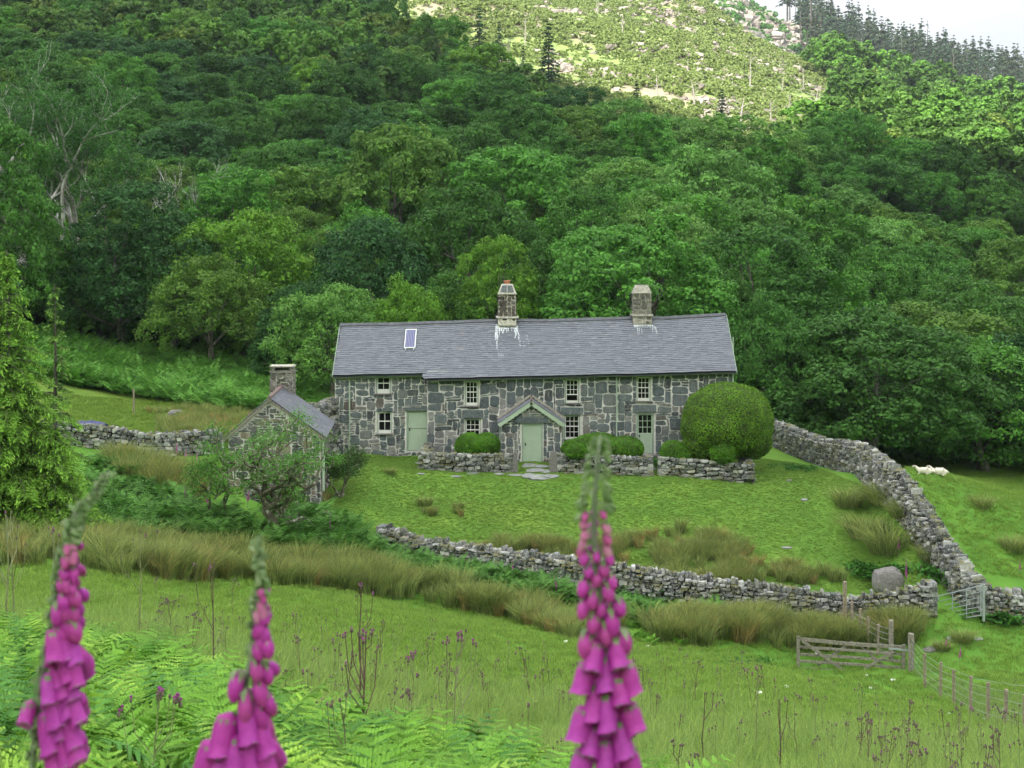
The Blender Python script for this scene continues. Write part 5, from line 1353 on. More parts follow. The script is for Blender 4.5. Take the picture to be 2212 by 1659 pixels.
# skyline conifers
lab = []; npl = 0; rdm2 = random.Random(3); spots = []
GR = 'tall thin conifers along the skyline ridge'
tries = 0
while npl < 285 and tries < 20000:
    tries += 1; px = rdm2.uniform(1655, 2250); f = rdm2.random(); D = 480+f*160
    if px < 1760 and f < (1760-px)/110: continue
    p = GD(px, D); sx, sy = scr(p.x, p.y, p.z)
    if not inpoly(np.array([sx]), np.array([sy]), [(1640,-30),(1660,25),(1710,85),(1760,150),(1800,172),(2000,222),(2300,290),(2300,150),(1900,60),(1700,-60)])[0]: continue
    if any((p.x-a)**2+(p.y-b_)**2 < 9 for a, b_ in spots): continue
    spots.append((p.x, p.y)); npl += 1; t = ridgec[rdm2.choice([0,0,1,1,2,2,3,4])]
    e = place(t, (p.x, p.y, p.z-.3), rdm2.uniform(.95,1.55), rdm2.uniform(0,6), (.062*rdm2.uniform(.8,1.3),.088,.110), None, 'pine tree', GR)  # blue-grey tint paints distance haze into the pine crowns
    lab.append((('near' if D < 530 else 'middle' if D < 590 else 'back', zone(px, [(0,'at the upper end'),(1760,'on the upper slope'),(1860,'mid-slope'),(1960,'on the lower slope'),(2080,'near the right edge')])), px, e))
number_labels(lab, lambda k: f'dark skyline pine {k[1]}, {k[0]} row', lambda k, o: f'{o} from left of the {k[0]}-row skyline pines {k[1]}')
print('ridge', npl)
# ------------------------------------------------------------------ clipped shrubs by the house
def topiary(name, lobes, n, size, mat, label, group='clipped round shrubs in front of the farmhouse', seed=1):
    """lobes: (centre, radii) ellipsoids sharing one clipped surface"""
    r = np.random.default_rng(seed); O = Vector(lobes[0][0]); O.z = gz(O.x, O.y)
    root = empty(name, O, 0, label, 'shrub', group)
    area = np.array([(a[0]*a[1]+a[1]*a[2]+a[0]*a[2]) for _, a in lobes]); w_ = area/area.sum()
    Ps, Ns = [], []
    for (c, a), ww in zip(lobes, w_):
        m_ = int(n*ww); d = rnd_dirs(m_, r); a = np.array(a); c = np.array(c)
        nz1 = 1.7*np.array([noise.noise(Vector(tuple(v*2.1+seed))) for v in d]); nz2 = np.array([noise.noise(Vector(tuple(v*6+seed))) for v in d])
        k = 1 + .035*nz1 + .02*nz2 + r.uniform(-.03,.028,m_)
        p = c + d*a*k[:,None]; nn = d/a; nn /= np.linalg.norm(nn, axis=1, keepdims=True)
        keep = np.ones(m_, bool)
        for (c2, a2) in lobes:
            if c2 is not c and tuple(c2) != tuple(c): keep &= (((p-np.array(c2))/np.array(a2))**2).sum(1) > .97
        keep &= p[:,2] > gz(c[0], c[1])-.1
        Ps.append(p[keep]); Ns.append(nn[keep])
    pos = np.concatenate(Ps); nor = np.concatenate(Ns); m_ = len(pos)
    V_, Fq_ = leaf_quads(pos, nor + rnd_dirs(m_, r)*.55, size, r, .55, .3)
    patch = np.array([noise.noise(Vector(tuple(p*1.6))) for p in pos]); q = np.clip(.45+.5*patch+.4*(r.random(m_)-.5), 0, 1)
    o = mk('foliage', V_-np.array(O), Fq_, M[mat], root, {'rnd': np.repeat(q,4)})
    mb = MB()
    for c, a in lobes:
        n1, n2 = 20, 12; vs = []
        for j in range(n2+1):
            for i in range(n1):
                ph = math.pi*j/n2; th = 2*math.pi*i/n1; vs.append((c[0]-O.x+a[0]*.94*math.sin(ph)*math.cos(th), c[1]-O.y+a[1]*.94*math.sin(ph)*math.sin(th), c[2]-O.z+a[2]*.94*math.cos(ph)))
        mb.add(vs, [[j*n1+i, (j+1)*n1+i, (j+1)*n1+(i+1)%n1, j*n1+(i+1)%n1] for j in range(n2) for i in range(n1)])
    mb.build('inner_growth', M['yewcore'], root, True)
    return root
def el(px, row, D, rpx, rrow, ry): 
    c = P(px, row, D); k = D/F; return (tuple(c), (rpx*k, ry, rrow*k))
topiary('yew_topiary', [el(1572,908,64.6,98,82,1.9), el(1560,925,64.3,88,66,1.85), el(1520,960,64.2,46,42,1.1), el(1622,945,64.4,45,48,1.3)], 46000, .085, 'yew', 'huge round clipped yew dome taller than the door, at the right end', seed=2)
topiary('clipped_shrub', [el(1561,976,63.0,28,27,.6), el(1561,985,63.0,27,18,.6)], 6000, .075, 'box', 'small clipped ball in front of the huge yew dome', seed=3)
topiary('clipped_shrub', [el(1455,978,63.7,30,27,.65), el(1462,985,63.7,32,18,.7)], 6500, .075, 'box', 'clipped bush at the left foot of the huge yew dome', seed=4)
topiary('clipped_hedge', [el(1290,968,64.5,56,33,1.0), el(1345,970,64.5,46,28,.9), el(1250,972,64.6,38,26,.8)], 16000, .08, 'box', 'long low clipped hedge behind the wall right of the porch', seed=5)
topiary('clipped_shrub', [el(1243,973,63.5,22,17,.45), el(1243,980,63.5,23,12,.45)], 4500, .07, 'box', 'smallest clipped ball against the left end of the long hedge', seed=6)
topiary('clipped_shrub', [el(1015,963,64.4,33,28,.75), el(1050,962,64.4,31,27,.75)], 11000, .08, 'box', 'two-lobed clipped bush left of the porch behind the garden wall', seed=7)

# ------------------------------------------------------------------ bright conifer at the left
def spruce(seed, H, Rb, nbr, label, px, D, sp=1.0, name='spruce_tree', tn=(.185,.285,.10), gap0=.04, dens=1.0, q_=58, size=.085):
    r = np.random.default_rng(seed); Pn, Nn, Qn, Tn = [], [], [], []; mb = MB(); rd = random.Random(seed)
    mb.tube([(0,0,-.5),(0,0,H*.3),(.03,0,H*.7),(.0,0,H)], [H*.017,H*.012,H*.006,.012], 7)
    for b_ in range(nbr):
        f = gap0+(1-gap0)*((b_+.5)/nbr)**1.05; z = H*f; a = b_*2.4 + rd.uniform(-.3,.3)
        L = (Rb*(1-f)**1.12*rd.uniform(.72,1.15)+.10)
        d = np.array([math.cos(a), math.sin(a), 0]); sd = np.array([-d[1], d[0], 0]); up = .16*L; dr = .34*L
        def axis(t): return d*(t*L)[...,None] + np.array([0,0,1.0])*(z + up*np.sin(t*1.8)*1.0 - dr*t**2)[...,None]
        ns = max(5, int(L*9*dens))
        for k in range(ns):
            t = (k+1)/ns; base = axis(np.array([t]))[0]; sl = .42*L*(1-t*.75)*rd.uniform(.6,1.1)+.12
            for sg in (-1, 1):
                m_ = max(3, int(q_*sl/1.0)); tt = r.random(m_)
                p = base + (sd*sg*.85+d*.55)*(tt*sl)[:,None]; p = p + np.array([0,0,1.0])*(-.30*sl*tt**1.5 - r.random(m_)*.16*(.4+tt))[:,None] + sd*r.normal(0,.025,m_)[:,None] + d*r.normal(0,.03,m_)[:,None]
                Pn.append(p); Tn.append(np.tile(sd*sg*.85+d*.55+np.array([0,0,-.55]), (m_,1))+rnd_dirs(m_, r)*.25); Nn.append(np.tile(np.array([0,-.25,.8]), (m_,1))+rnd_dirs(m_, r)*.6); Qn.append(np.clip(.0+.85*(tt*.5+t*.5)**2+.3*r.random(m_), 0, 1))  # yellow-green tips; inner shade of the crown put into the spray colour
        if L > .5: mb.tube([tuple(axis(np.array([t_]))[0]) for t_ in (0,.35,.7,.95)], [.03+.006*L,.022,.012,.006], 4, cap=False)
    pos = np.concatenate(Pn); V_, Fq_ = leaf_quads(pos, np.concatenate(Nn), size*1.5, r, .30, .2, np.concatenate(Tn))
    t = Tree(); t.name = name
    t.crown = mk('crown', V_, Fq_, M['needle'], 'unlinked', {'rnd': np.repeat(np.concatenate(Qn),4)}); t.trunk = mk('trunk', np.array([tuple(v) for v in mb.v]), mb.f, M['bark'], 'unlinked', {'rnd': mb.r})
    p = GD(px, D); return place(t, p-Vector((0,0,.1)), 1.0, .4, tn, label, 'tree', None)
print('a')
spruce(5, 9.0, 3.35, 112, 'tall bright yellow-green conifer filling the left edge of the photo', 15, 44.5)
spruce(6, 8.0, 1.35, 38, 'slender sparse young conifer with a nodding top right of the bright conifer', 118, 49, gap0=.16, dens=.6, tn=(.15,.22,.11), size=.11, q_=34)
spruce(8, 3.6, 2.0, 46, 'low spreading bright conifer at the right foot of the tall one', 118, 44, gap0=.02)
# ------------------------------------------------------------------ trees drawn branch by branch
def branchy(name, seed, H, root_pts, px, D, leaves, lsize, barkm, coln, label, cat='tree', depth=4, spread=.62, rb=.22, up=.12, lpt=None, wig=.16, group=None, tips=1.0, kdown=.72, ntw=2, zlow=.3, scale=1):
    rd = random.Random(seed); r = np.random.default_rng(seed); mb = MB(); ends = []
    def grow(p, d, L, rad, lev):
        n = 4; pts = [p]; rr = [rad]; q = p.copy(); dd = d.copy()
        for i in range(n):
            dd = (dd + Vector((rd.uniform(-wig,wig), rd.uniform(-wig,wig), rd.uniform(-wig,wig)+up*.3))).normalized(); q = q + dd*L/n; pts.append(q.copy()); rr.append(rad*(1-.45*(i+1)/n))
        mb.tube(pts, rr, 7 if lev < 2 else 4, cap=False)
        if lev >= depth-1:
            for pp_ in pts[1:]: ends.append((pp_, lev))
        if lev < depth:
            k = 3 if lev < 2 else ntw
            for i in range(k):
                s = pts[rd.choice([2,3,4] if lev else [3,4])]; ax = Vector((rd.uniform(-1,1), rd.uniform(-1,1), rd.uniform(-.5,.8)))
                nd = (dd*(1-spread)+ax.normalized()*spread + Vector((0,0,up))).normalized(); grow(s, nd, L*kdown*rd.uniform(.75,1.2), rad*.55, lev+1)
    for (p0, d0, L0, r0) in root_pts: grow(Vector(p0), Vector(d0).normalized(), L0, r0, 0)
    e = GD(px, D); root = empty(name, e-Vector((0,0,.1)), 0, label, cat, group)
    root.scale = (scale,)*3; mb.build('trunk', M[barkm], root, True)
    if leaves:
        E = np.array([tuple(a) for a, l in ends if a.z > zlow]); 
        k = r.integers(0, len(E), leaves); cl_ = np.repeat(r.random(len(E))[:,None],1,1)[k][:,0]
        pos = E[k] + rnd_dirs(leaves, r)*(r.random((leaves,1))**.6)*np.array([.42,.42,.26])*tips
        V_, Fq_ = leaf_quads(pos, rnd_dirs(leaves, r)*.8+np.array([0,-.2,.6]), lsize, r, .6, .25)
        o = mk('crown', V_, Fq_, M['leaf'], root, {'rnd': np.repeat(np.clip(.5*cl_+.5*r.random(leaves),0,1),4)}); o.color = (*coln, 1)
    return root
# hawthorns in front of the outbuilding
branchy('thorn_tree', 12, 4, [((0,0,-.3),(-.05,0,1),2.1,.20),((.05,0,1.0),(.55,0,.8),1.7,.13),((0,0,1.4),(-.25,.1,1),1.7,.12),((.0,0,1.2),(.9,-.1,.28),1.6,.10),((.0,0,1.1),(-.8,.0,.5),1.4,.10)], 601, 50.6, 8500, .075, 'lichbark', (.17,.30,.11), 'gnarled lichen-covered thorn tree in front of the outbuilding gable', depth=4, rb=.2, spread=.7, wig=.34, kdown=.70, tips=.95, up=.1, zlow=1.2)
branchy('thorn_tree', 15, 3, [((0,0,-.3),(-.25,0,1),1.8,.10),((.55,0,-.3),(.45,0,.8),1.7,.10),((.6,0,0),(.9,0,.4),1.3,.09),((-.5,0,-.3),(-.1,0,1),1.9,.08)], 490, 50.8, 5500, .075, 'lichbark', (.15,.25,.10), 'smaller twisted thorn with several leaning stems left of the gnarled one', depth=3, spread=.7, wig=.36, kdown=.66, tips=.8, up=.1, zlow=.8)
branchy('thorn_bush', 17, 3, [((0,0,0),(.4,0,.8),1.1,.05),((0,0,0),(-.4,0,.8),1.0,.05),((0,0,0),(.1,.2,.9),1.1,.05)], 735, 57.8, 4500, .075, 'lichbark', (.085,.125,.075), 'dark rounded bush at the right-hand foot of the outbuilding', cat='shrub', depth=3, spread=.65, wig=.3, kdown=.62, tips=.9, zlow=0)
branchy('elder_sapling', 18, 3, [((0,0,0),(.1,0,1),1.3,.035)], 535, 57.2, 1100, .08, 'bark', (.14,.21,.09), 'young leafy sapling against the left side of the outbuilding gable', cat='tree', depth=2, spread=.6, wig=.2, kdown=.5, tips=.6, zlow=.6)
# pale, half bare tree standing over the bracken bank
branchy('half_dead_tree', 23, 15, [((0,0,-.5),(-.06,0,1),5.4,.38),((2.0,0.4,-.5),(.14,0,1),4.8,.30),((-.3,0,4.0),(.55,0,.8),4.4,.12),((-.25,0,4.6),(.10,0,1),4.8,.17),((2.6,.2,3.6),(.8,-.1,.6),4.2,.10),((-.5,0,3.8),(-.45,0,.9),3.8,.12),((2.5,0,4.0),(.2,0,1),4.4,.14)], 40, 99, 30000, .17, 'palebark', (.105,.190,.11), 'tall half-dead tree with white trunks and bare twigs at upper left', scale=1.22, depth=4, spread=.52, wig=.26, kdown=.66, tips=1.7, up=.16, zlow=5, ntw=3)
branchy('bare_tree', 29, 12, [((0,0,0),(.15,0,1),3.5,.14),((0,0,2.5),(.7,0,.9),3.2,.10),((0,0,2.5),(-.5,0,1),3.2,.10)], 395, 112, 0, .2, 'palebark', (.1,.1,.1), 'leafless pale crown poking out among the dark trees above the bracken bank', depth=4, spread=.5, wig=.2, kdown=.72, up=.25, ntw=3)
print('b')
# ------------------------------------------------------------------ ferns
def frond(L, npairs, seed, detail=True, arch=.9, w0=.36):
    """one bracken frond in the +x direction, arching over"""
    r = random.Random(seed); V_, F_, q_ = [], [], []
    def quad(a, b_, c, d, q): k = len(V_); V_.extend([a,b_,c,d]); F_.append([k,k+1,k+2,k+3]); q_.extend([q]*4)
    def pt(t):
        th = 1.25 - arch*1.5*t; x = 0; z = 0; n = 14; 
        for i in range(int(n*t+.5)): a = 1.25 - arch*1.5*(i/n); x += math.cos(a)*L/n; z += math.sin(a)*L/n
        return Vector((x, 0, z)), Vector((math.cos(th), 0, math.sin(th)))
    prev, _ = pt(0)
    for i in range(1, 11):
        p, d = pt(i/10); w_ = .007*(1-i/12); quad(prev+Vector((0,-w_,0)), p+Vector((0,-w_,0)), p+Vector((0,w_,0)), prev+Vector((0,w_,0)), .3); quad(prev+Vector((0,0,-w_)), p+Vector((0,0,-w_)), p+Vector((0,0,w_)), prev+Vector((0,0,w_)), .3); prev = p
    for i in range(npairs):
        t = .24 + .76*(i+.5)/npairs; p, d = pt(t); up = Vector((-d.z, 0, d.x)); f = (t-.24)/.76
        pl = L*w0*(1-f)**.75*(.75+.25*min(1, f*6))*r.uniform(.9,1.1)+.012
        for sg in (-1, 1):
            pd = (Vector((0, sg, 0))*.88 + d*.42 - up*.04*1).normalized(); sag = r.uniform(.08,.30)*pl; qq = r.uniform(.3,1)
            if detail:
                n = max(3, int(9*pl/(L*w0)+2)); 
                for j in range(n):
                    g0 = j/n; g1 = (j+.72)/n; c0 = p + pd*pl*g0 - Vector((0,0,sag*g0*g0)); c1 = p + pd*pl*g1 - Vector((0,0,sag*g1*g1))
                    ll = pl*.17*(1-g0)**.8 + .004; s2 = d*ll - Vector((0,0,.15*ll))
                    quad(c0, c0+s2+pd*ll*.35, c1+s2*.55+pd*ll*.25, c1, qq); quad(c0, c0-s2+pd*ll*.25, c1-s2*.55+pd*ll*.2, c1, qq)
            else:
                e = p + pd*pl - Vector((0,0,sag)); m_ = p + pd*pl*.45 - Vector((0,0,sag*.2)); s2 = d*pl*.15
                quad(p-s2*.3, m_-s2, e, m_+s2, qq)
    return np.array([tuple(v) for v in V_]), F_, q_
def fern_plant(seed, n, L, npairs, detail, mat, upright=.55):
    r = np.random.default_rng(seed); Vs, Fs, qs = [], [], []; k = 0
    for i in range(n):
        V_, F_, q_ = frond(L*r.uniform(.7,1.15), npairs, seed*10+i, detail, r.uniform(.55,1.0), r.uniform(.30,.40))
        tw = r.uniform(-.35,.35); cy, sy = math.cos(tw), math.sin(tw)
        V_ = V_ @ np.array([[1,0,0],[0,cy,-sy],[0,sy,cy]]).T
        a = 2*math.pi*i/n + r.uniform(-.5,.5); ca_, sa_ = math.cos(a), math.sin(a)
        V_ = V_ @ np.array([[ca_,-sa_,0],[sa_,ca_,0],[0,0,1]]).T + np.array([r.normal(0,.05), r.normal(0,.05), 0])
        Vs.append(V_); Fs.extend([[b_+k for b_ in f] for f in F_]); qs.extend(list(np.clip(np.array(q_)*r.uniform(.6,1.1),0,1))); k += len(V_)
    return mk('fern', np.concatenate(Vs), Fs, M[mat], 'unlinked', {'rnd': qs})
M['ferndark'] = leaf_mat('dark_bracken_frond', (.10,.255,.065), .5, .35, use_obj=False)  # darker blue-green fronds mixed in for colour variation
M['fernyel'] = leaf_mat('young_bracken_frond', (.24,.40,.075), .45, .35, use_obj=False)
fn = [fern_plant(670+i, 5, .95, 25, True, 'fernyel') for i in range(2)] + [fern_plant(600+i, 6, 1.0, 27, True, 'fern') for i in range(5)] + [fern_plant(610+i, 6, 1.0, 27, True, 'ferndark') for i in range(2)]
fm = [fern_plant(620+i, 8, 1.1, 13, False, 'fernfar') for i in range(4)]
fbk = [fern_plant(660+i, 8, 1.1, 13, False, 'bankfern') for i in range(4)]
fg = [fern_plant(640+i, 7, 1.0, 13, False, 'fern') for i in range(3)]
# near bracken (plan shape given by bearing and depth)
def plan(fn_max, n, D0, jitter=0):
    out = []
    while len(out) < n:
        px = rng.uniform(-150, 2300); Dm = fn_max(px)
        if Dm <= D0: continue
        D = math.sqrt(rng.uniform(D0**2, Dm**2)); x = (px-CX)/F*D
        if rng.random() > .35+.9*(noise.noise(Vector((x*.55, D*.35, 3)))+.5): continue
        out.append((x, D, 0))
    a = np.array(out); a[:,2] = gzs(a[:,0], a[:,1]) - .08; return a
def dmax(px): return float(np.interp(px, [-150,100,250,380,520,640,760,900,1050,1200,1350,1480,1600,1660], [19,20,20.5,18.5,15.5,13.6,13.0,13.6,13.8,13.4,12.8,11.8,10.4,4]))
pp = plan(dmax, 1350, 7.8); rot, sc_ = inst_at(pp, .22, (.5,1.1)); scatter('bracken', fn, pp, rot, sc_)
def prof(px): return float(np.interp(px, [-150,500,700,900], [23,22,18,5]))
# darker bracken further off
zones = [([(200,985),(240,1010),(330,1075),(430,1110),(520,1140),(540,1180),(230,1190),(225,1100)], 150, 43, 58, (.8,1.3)),
         ([(610,1085),(700,1130),(810,1185),(840,1210),(800,1215),(640,1195),(560,1190)], 110, 48, 56, (.7,1.2)),
         ([(820,1205),(1000,1235),(1250,1290),(1250,1318),(1100,1290),(960,1262),(830,1232)], 95, 47, 54, (.6,1.0)),
         ([(1280,1310),(1560,1325),(1560,1345),(1400,1350),(1290,1340)], 34, 45, 52, (.5,.9))]
allp = []; alls = []
for poly, n_, a, b_, s_ in zones:
    p_ = region(poly, n_, a, b_, None, 1); allp.append(p_); alls.append(rng.uniform(*s_, len(p_)))
allp = np.concatenate(allp); scatter('bracken', fm, allp, inst_at(allp)[0], np.concatenate(alls))
pp = region([(40,725),(100,735),(300,772),(500,800),(720,832),(722,895),(600,905),(420,880),(300,860),(120,830),(30,815)], 2300, 73, 96, None, 1)
rot, sc_ = inst_at(pp, .15, (.9,1.5)); scatter('bracken_bank', fbk, pp, rot, sc_)
pp = region([(1000,1290),(1250,1330),(1480,1370),(1480,1400),(1300,1385),(1080,1330)], 60, 38, 50, None, 1)
rot, sc_ = inst_at(pp, .15, (.35,.6)); scatter('low_bracken', fg, pp, rot, sc_)
# ------------------------------------------------------------------ rushes
def blades(seed, n, h, spread, lean, w_, mat, bend=.35, tipq=True):
    r = np.random.default_rng(seed); V_, F_, q_ = [], [], []
    for i in range(n):
        a = r.uniform(0,6.28); b0 = np.array([math.cos(a), math.sin(a), 0])*spread*math.sqrt(r.random()); a2 = a + r.normal(0,.5); dd = np.array([math.cos(a2), math.sin(a2), 0])
        hh = h*r.uniform(.6,1.1); ln = lean*r.uniform(.2,1.2); sd = np.array([-dd[1], dd[0], 0])*w_*.5
        ph = r.uniform(0,6.28); sd = np.array([math.cos(ph), math.sin(ph), 0])*w_*.5
        p0 = b0; p1 = b0 + dd*ln*hh*.35 + np.array([0,0,hh*.55]); p2 = b0 + dd*ln*hh*(.8+bend) + np.array([0,0,hh*(1-.25*ln)])
        k = len(V_); V_ += [p0-sd, p0+sd, p1+sd, p1-sd, p2+sd*.2, p2-sd*.2]; F_ += [[k,k+1,k+2,k+3],[k+3,k+2,k+4,k+5]]; qq = r.random(); q_ += [qq*.6,qq*.6,qq,qq,min(1,qq*1.2),min(1,qq*1.2)]
    return mk('tuft', np.array(V_), F_, M[mat], 'unlinked', {'rnd': q_})
rs = [blades(700+i, 150, .95, .26, .55, .017, 'rush') for i in range(5)] + [blades(710, 130, .85, .24, .5, .016, 'rushred')]
def rz(zs, name, protos, sc=(.7,1.15)):
    ap = []; as_ = []
    for poly, n_, a, b_, s_ in zs:
        p_ = region(poly, n_, a, b_, (lambda x, y: np.clip(.35+2.2*np.array([noise.noise(Vector((q*.55, w_*.55, 21))) for q, w_ in zip(x, y)]), .06, 1)), 1); ap.append(p_); as_.append(rng.uniform(*s_, len(p_))*rng.uniform(.75,1.2))
    ap = np.concatenate(ap); return scatter(name, protos, ap, inst_at(ap, .08)[0], np.concatenate(as_))
rz([([(190,1180),(360,1190),(560,1208),(700,1225),(840,1240),(1000,1275),(1090,1300),(1085,1335),(960,1312),(700,1272),(560,1262),(380,1258),(150,1245)], 520, 38, 54, (.6,1.0)),
    ([(0,1165),(200,1180),(160,1240),(0,1230)], 90, 38, 50, (.5,.8)),
    ([(1090,1295),(1260,1335),(1300,1365),(1240,1385),(1110,1345)], 80, 40, 52, (.6,.95)),
    ([(1300,1345),(1480,1352),(1640,1352),(1840,1362),(1990,1362),(1960,1395),(1800,1405),(1600,1400),(1480,1395),(1360,1375)], 400, 40, 51, (.6,1.0)),
    ], 'rushes', rs)
rz([([(1080,1170),(1200,1185),(1290,1200),(1290,1245),(1180,1235),(1070,1205)], 110, 50, 58, (.4,.7)),
    ([(1290,1185),(1380,1165),(1470,1150),(1560,1165),(1640,1200),(1750,1230),(1830,1260),(1600,1268),(1320,1258)], 270, 50, 59, (.6,.95)),
    ([(900,1105),(1010,1105),(1010,1120),(900,1118)], 10, 55, 62, (.3,.5)), ([(1000,1170),(1060,1180),(1050,1190),(990,1185)], 10, 50, 60, (.3,.5))], 'rushes', rs)
rz([([(245,1010),(430,1050),(440,1085),(330,1075),(240,1040)], 150, 52, 62, (.8,1.15)),([(640,1075),(715,1075),(710,1095),(640,1095)], 26, 50, 58, (.5,.8)),
    ([(330,910),(470,920),(540,945),(470,975),(370,955)], 120, 60, 76, (.5,.85)), ([(300,890),(420,885),(560,900),(540,925),(380,915)], 80, 66, 84, (.4,.7))], 'brown_rushes', rs[2:])
tus = [blades(730+i, 520, .95, .42, .75, .015, 'rush', bend=.25) for i in range(3)]
# countable tussocks near the boulder and the gates
lab = []
for px, D, s, lb in [(1832,58.5,.8,'pale rush tussock furthest up the lawn beside the curving wall'),(1905,58,.95,'tall rush tussock against the curving wall above the boulder'),(1868,56.4,.95,'rush tussock on the lawn left of the biggest clump'),(1920,54.8,1.15,'biggest dense rush tussock just above the grey boulder'),(1955,56,.8,'rush tussock squeezed between big clump and curving wall'),(2012,53.2,.65,'small rush tussock at the foot of the curving wall right of the boulder'),(2190,57.5,.7,'rush tussock beyond the curving wall near the right edge'),(2120,61,.6,'rush tussock just beyond the top of the curving wall'),(2078,47.8,.45,'small green rush tussock below the metal gate flagstones'),(2035,47.2,.35,'tiny rush tuft below the right-hand end of the low wall'),(842,62,.3,'tiny rush tuft high on the lawn left of the garden wall'),(990,59,.3,'small rush tuft alone in the middle of the lawn'),(918,59,.4,'broad low rush tuft on the lawn below the left green door')]:
    p = GD(px, D); e = tus[random.randrange(3)].copy(); e.name = 'rush_tussock'; col.objects.link(e); k = s*1.0; e.location = p; e.scale = (k*1.5, k*1.5, k*1.15); e.rotation_euler = (0,0,random.uniform(0,6)); tag(e, lb, 'rushes', 'separate rush tussocks')
    if s > .75:
        for q_ in range(0): pass
# weeds round boulder
wd = []
for i in range(3):
    r = np.random.default_rng(760+i); n_ = 60; pos = np.stack([r.normal(0,.3,n_), r.normal(0,.3,n_), r.uniform(.05,.26,n_)],1); V_, Fq_ = leaf_quads(pos, rnd_dirs(n_, r)*.5+np.array([0,-.2,1]), .20, r, .6, .3); wd.append(mk('weed', V_, Fq_, M['weed'], 'unlinked', {'rnd': np.repeat(r.random(n_),4)}))
rz([([(1840,1222),(1960,1235),(1975,1248),(1850,1240)], 26, 48, 58, (.7,1.1)),([(2010,1225),(2060,1245),(2070,1262),(2020,1255)], 16, 48, 56, (.6,1.1)),([(2138,1332),(2180,1338),(2175,1350),(2138,1342)], 16, 46, 52, (.7,1.3)),([(1985,1095),(2005,1095),(2005,1105),(1985,1105)], 5, 50, 64, (.5,.8)),
    ([(1120,1235),(1500,1300),(1490,1340),(1100,1300)], 60, 44, 53, (.5,.9)),([(1560,1420),(1700,1425),(1700,1440),(1560,1436)],10,38,48,(.4,.7)),([(1650,1000),(1760,1010),(1760,1022),(1660,1012)], 14, 60, 70, (.4,.7)),([(1395,1000),(1425,1000),(1425,1015),(1395,1015)], 8, 58, 68, (.6,.9))], 'weeds', wd)
# ------------------------------------------------------------------ grass
gt = [blades(800+i, 26, .048, .11, .9, .008, 'grass') for i in range(3)]
pp = region([(640,985),(1660,985),(1760,1010),(1880,1050),(2060,1290),(1300,1262),(1180,1235),(820,1175),(640,1100)], 64000, 50, 68, None, 1); rot, sc_ = inst_at(pp, .1, (.4,.95)); scatter('lawn_grass', gt, pp, rot, sc_)
gm = [blades(810+i, 30, .16, .16, .9, .009, 'grass') for i in range(3)]
pp = region([(-400,1150),(300,1240),(2600,1330),(2600,1700),(-400,1700)], 31000, 20, 50, None, 2); rot, sc_ = inst_at(pp, .1, (.4,1.2)); scatter('field_grass', gm, pp, rot, sc_)
pp = region([(1940,985),(2600,1000),(2600,1330),(2120,1240),(2000,1090)], 14000, 50, 90, None, 2); rot, sc_ = inst_at(pp, .1, (.4,1.1)); scatter('far_field_grass', gm, pp, rot, sc_)
pp = region([(100,850),(700,900),(700,980),(100,960)], 5000, 60, 84, None, 2); rot, sc_ = inst_at(pp, .1, (.5,1.5)); scatter('bank_grass', gm, pp, rot, sc_)
gd = [blades(820+i, 42, .50, .22, .55, .0065, 'drygrass') for i in range(3)] + [blades(825, 30, .34, .2, .8, .010, 'grass')]
def wlow(x, y): 
    px = CX + x/y*F; return np.clip((31-y)/9, .02, 1)*np.clip(.75+1.2*np.array([noise.noise(Vector((a*.4, b_*.3, 5))) for a, b_ in zip(x, y)]), .12, 1)
pp = region([(-100,1200),(2350,1200),(2350,1900),(-100,1900)], 13000, 8.5, 34, wlow, 2); rot, sc_ = inst_at(pp, .1, (.45,1.0)); scatter('seeding_grass', gd, pp, rot, sc_)
print('c')
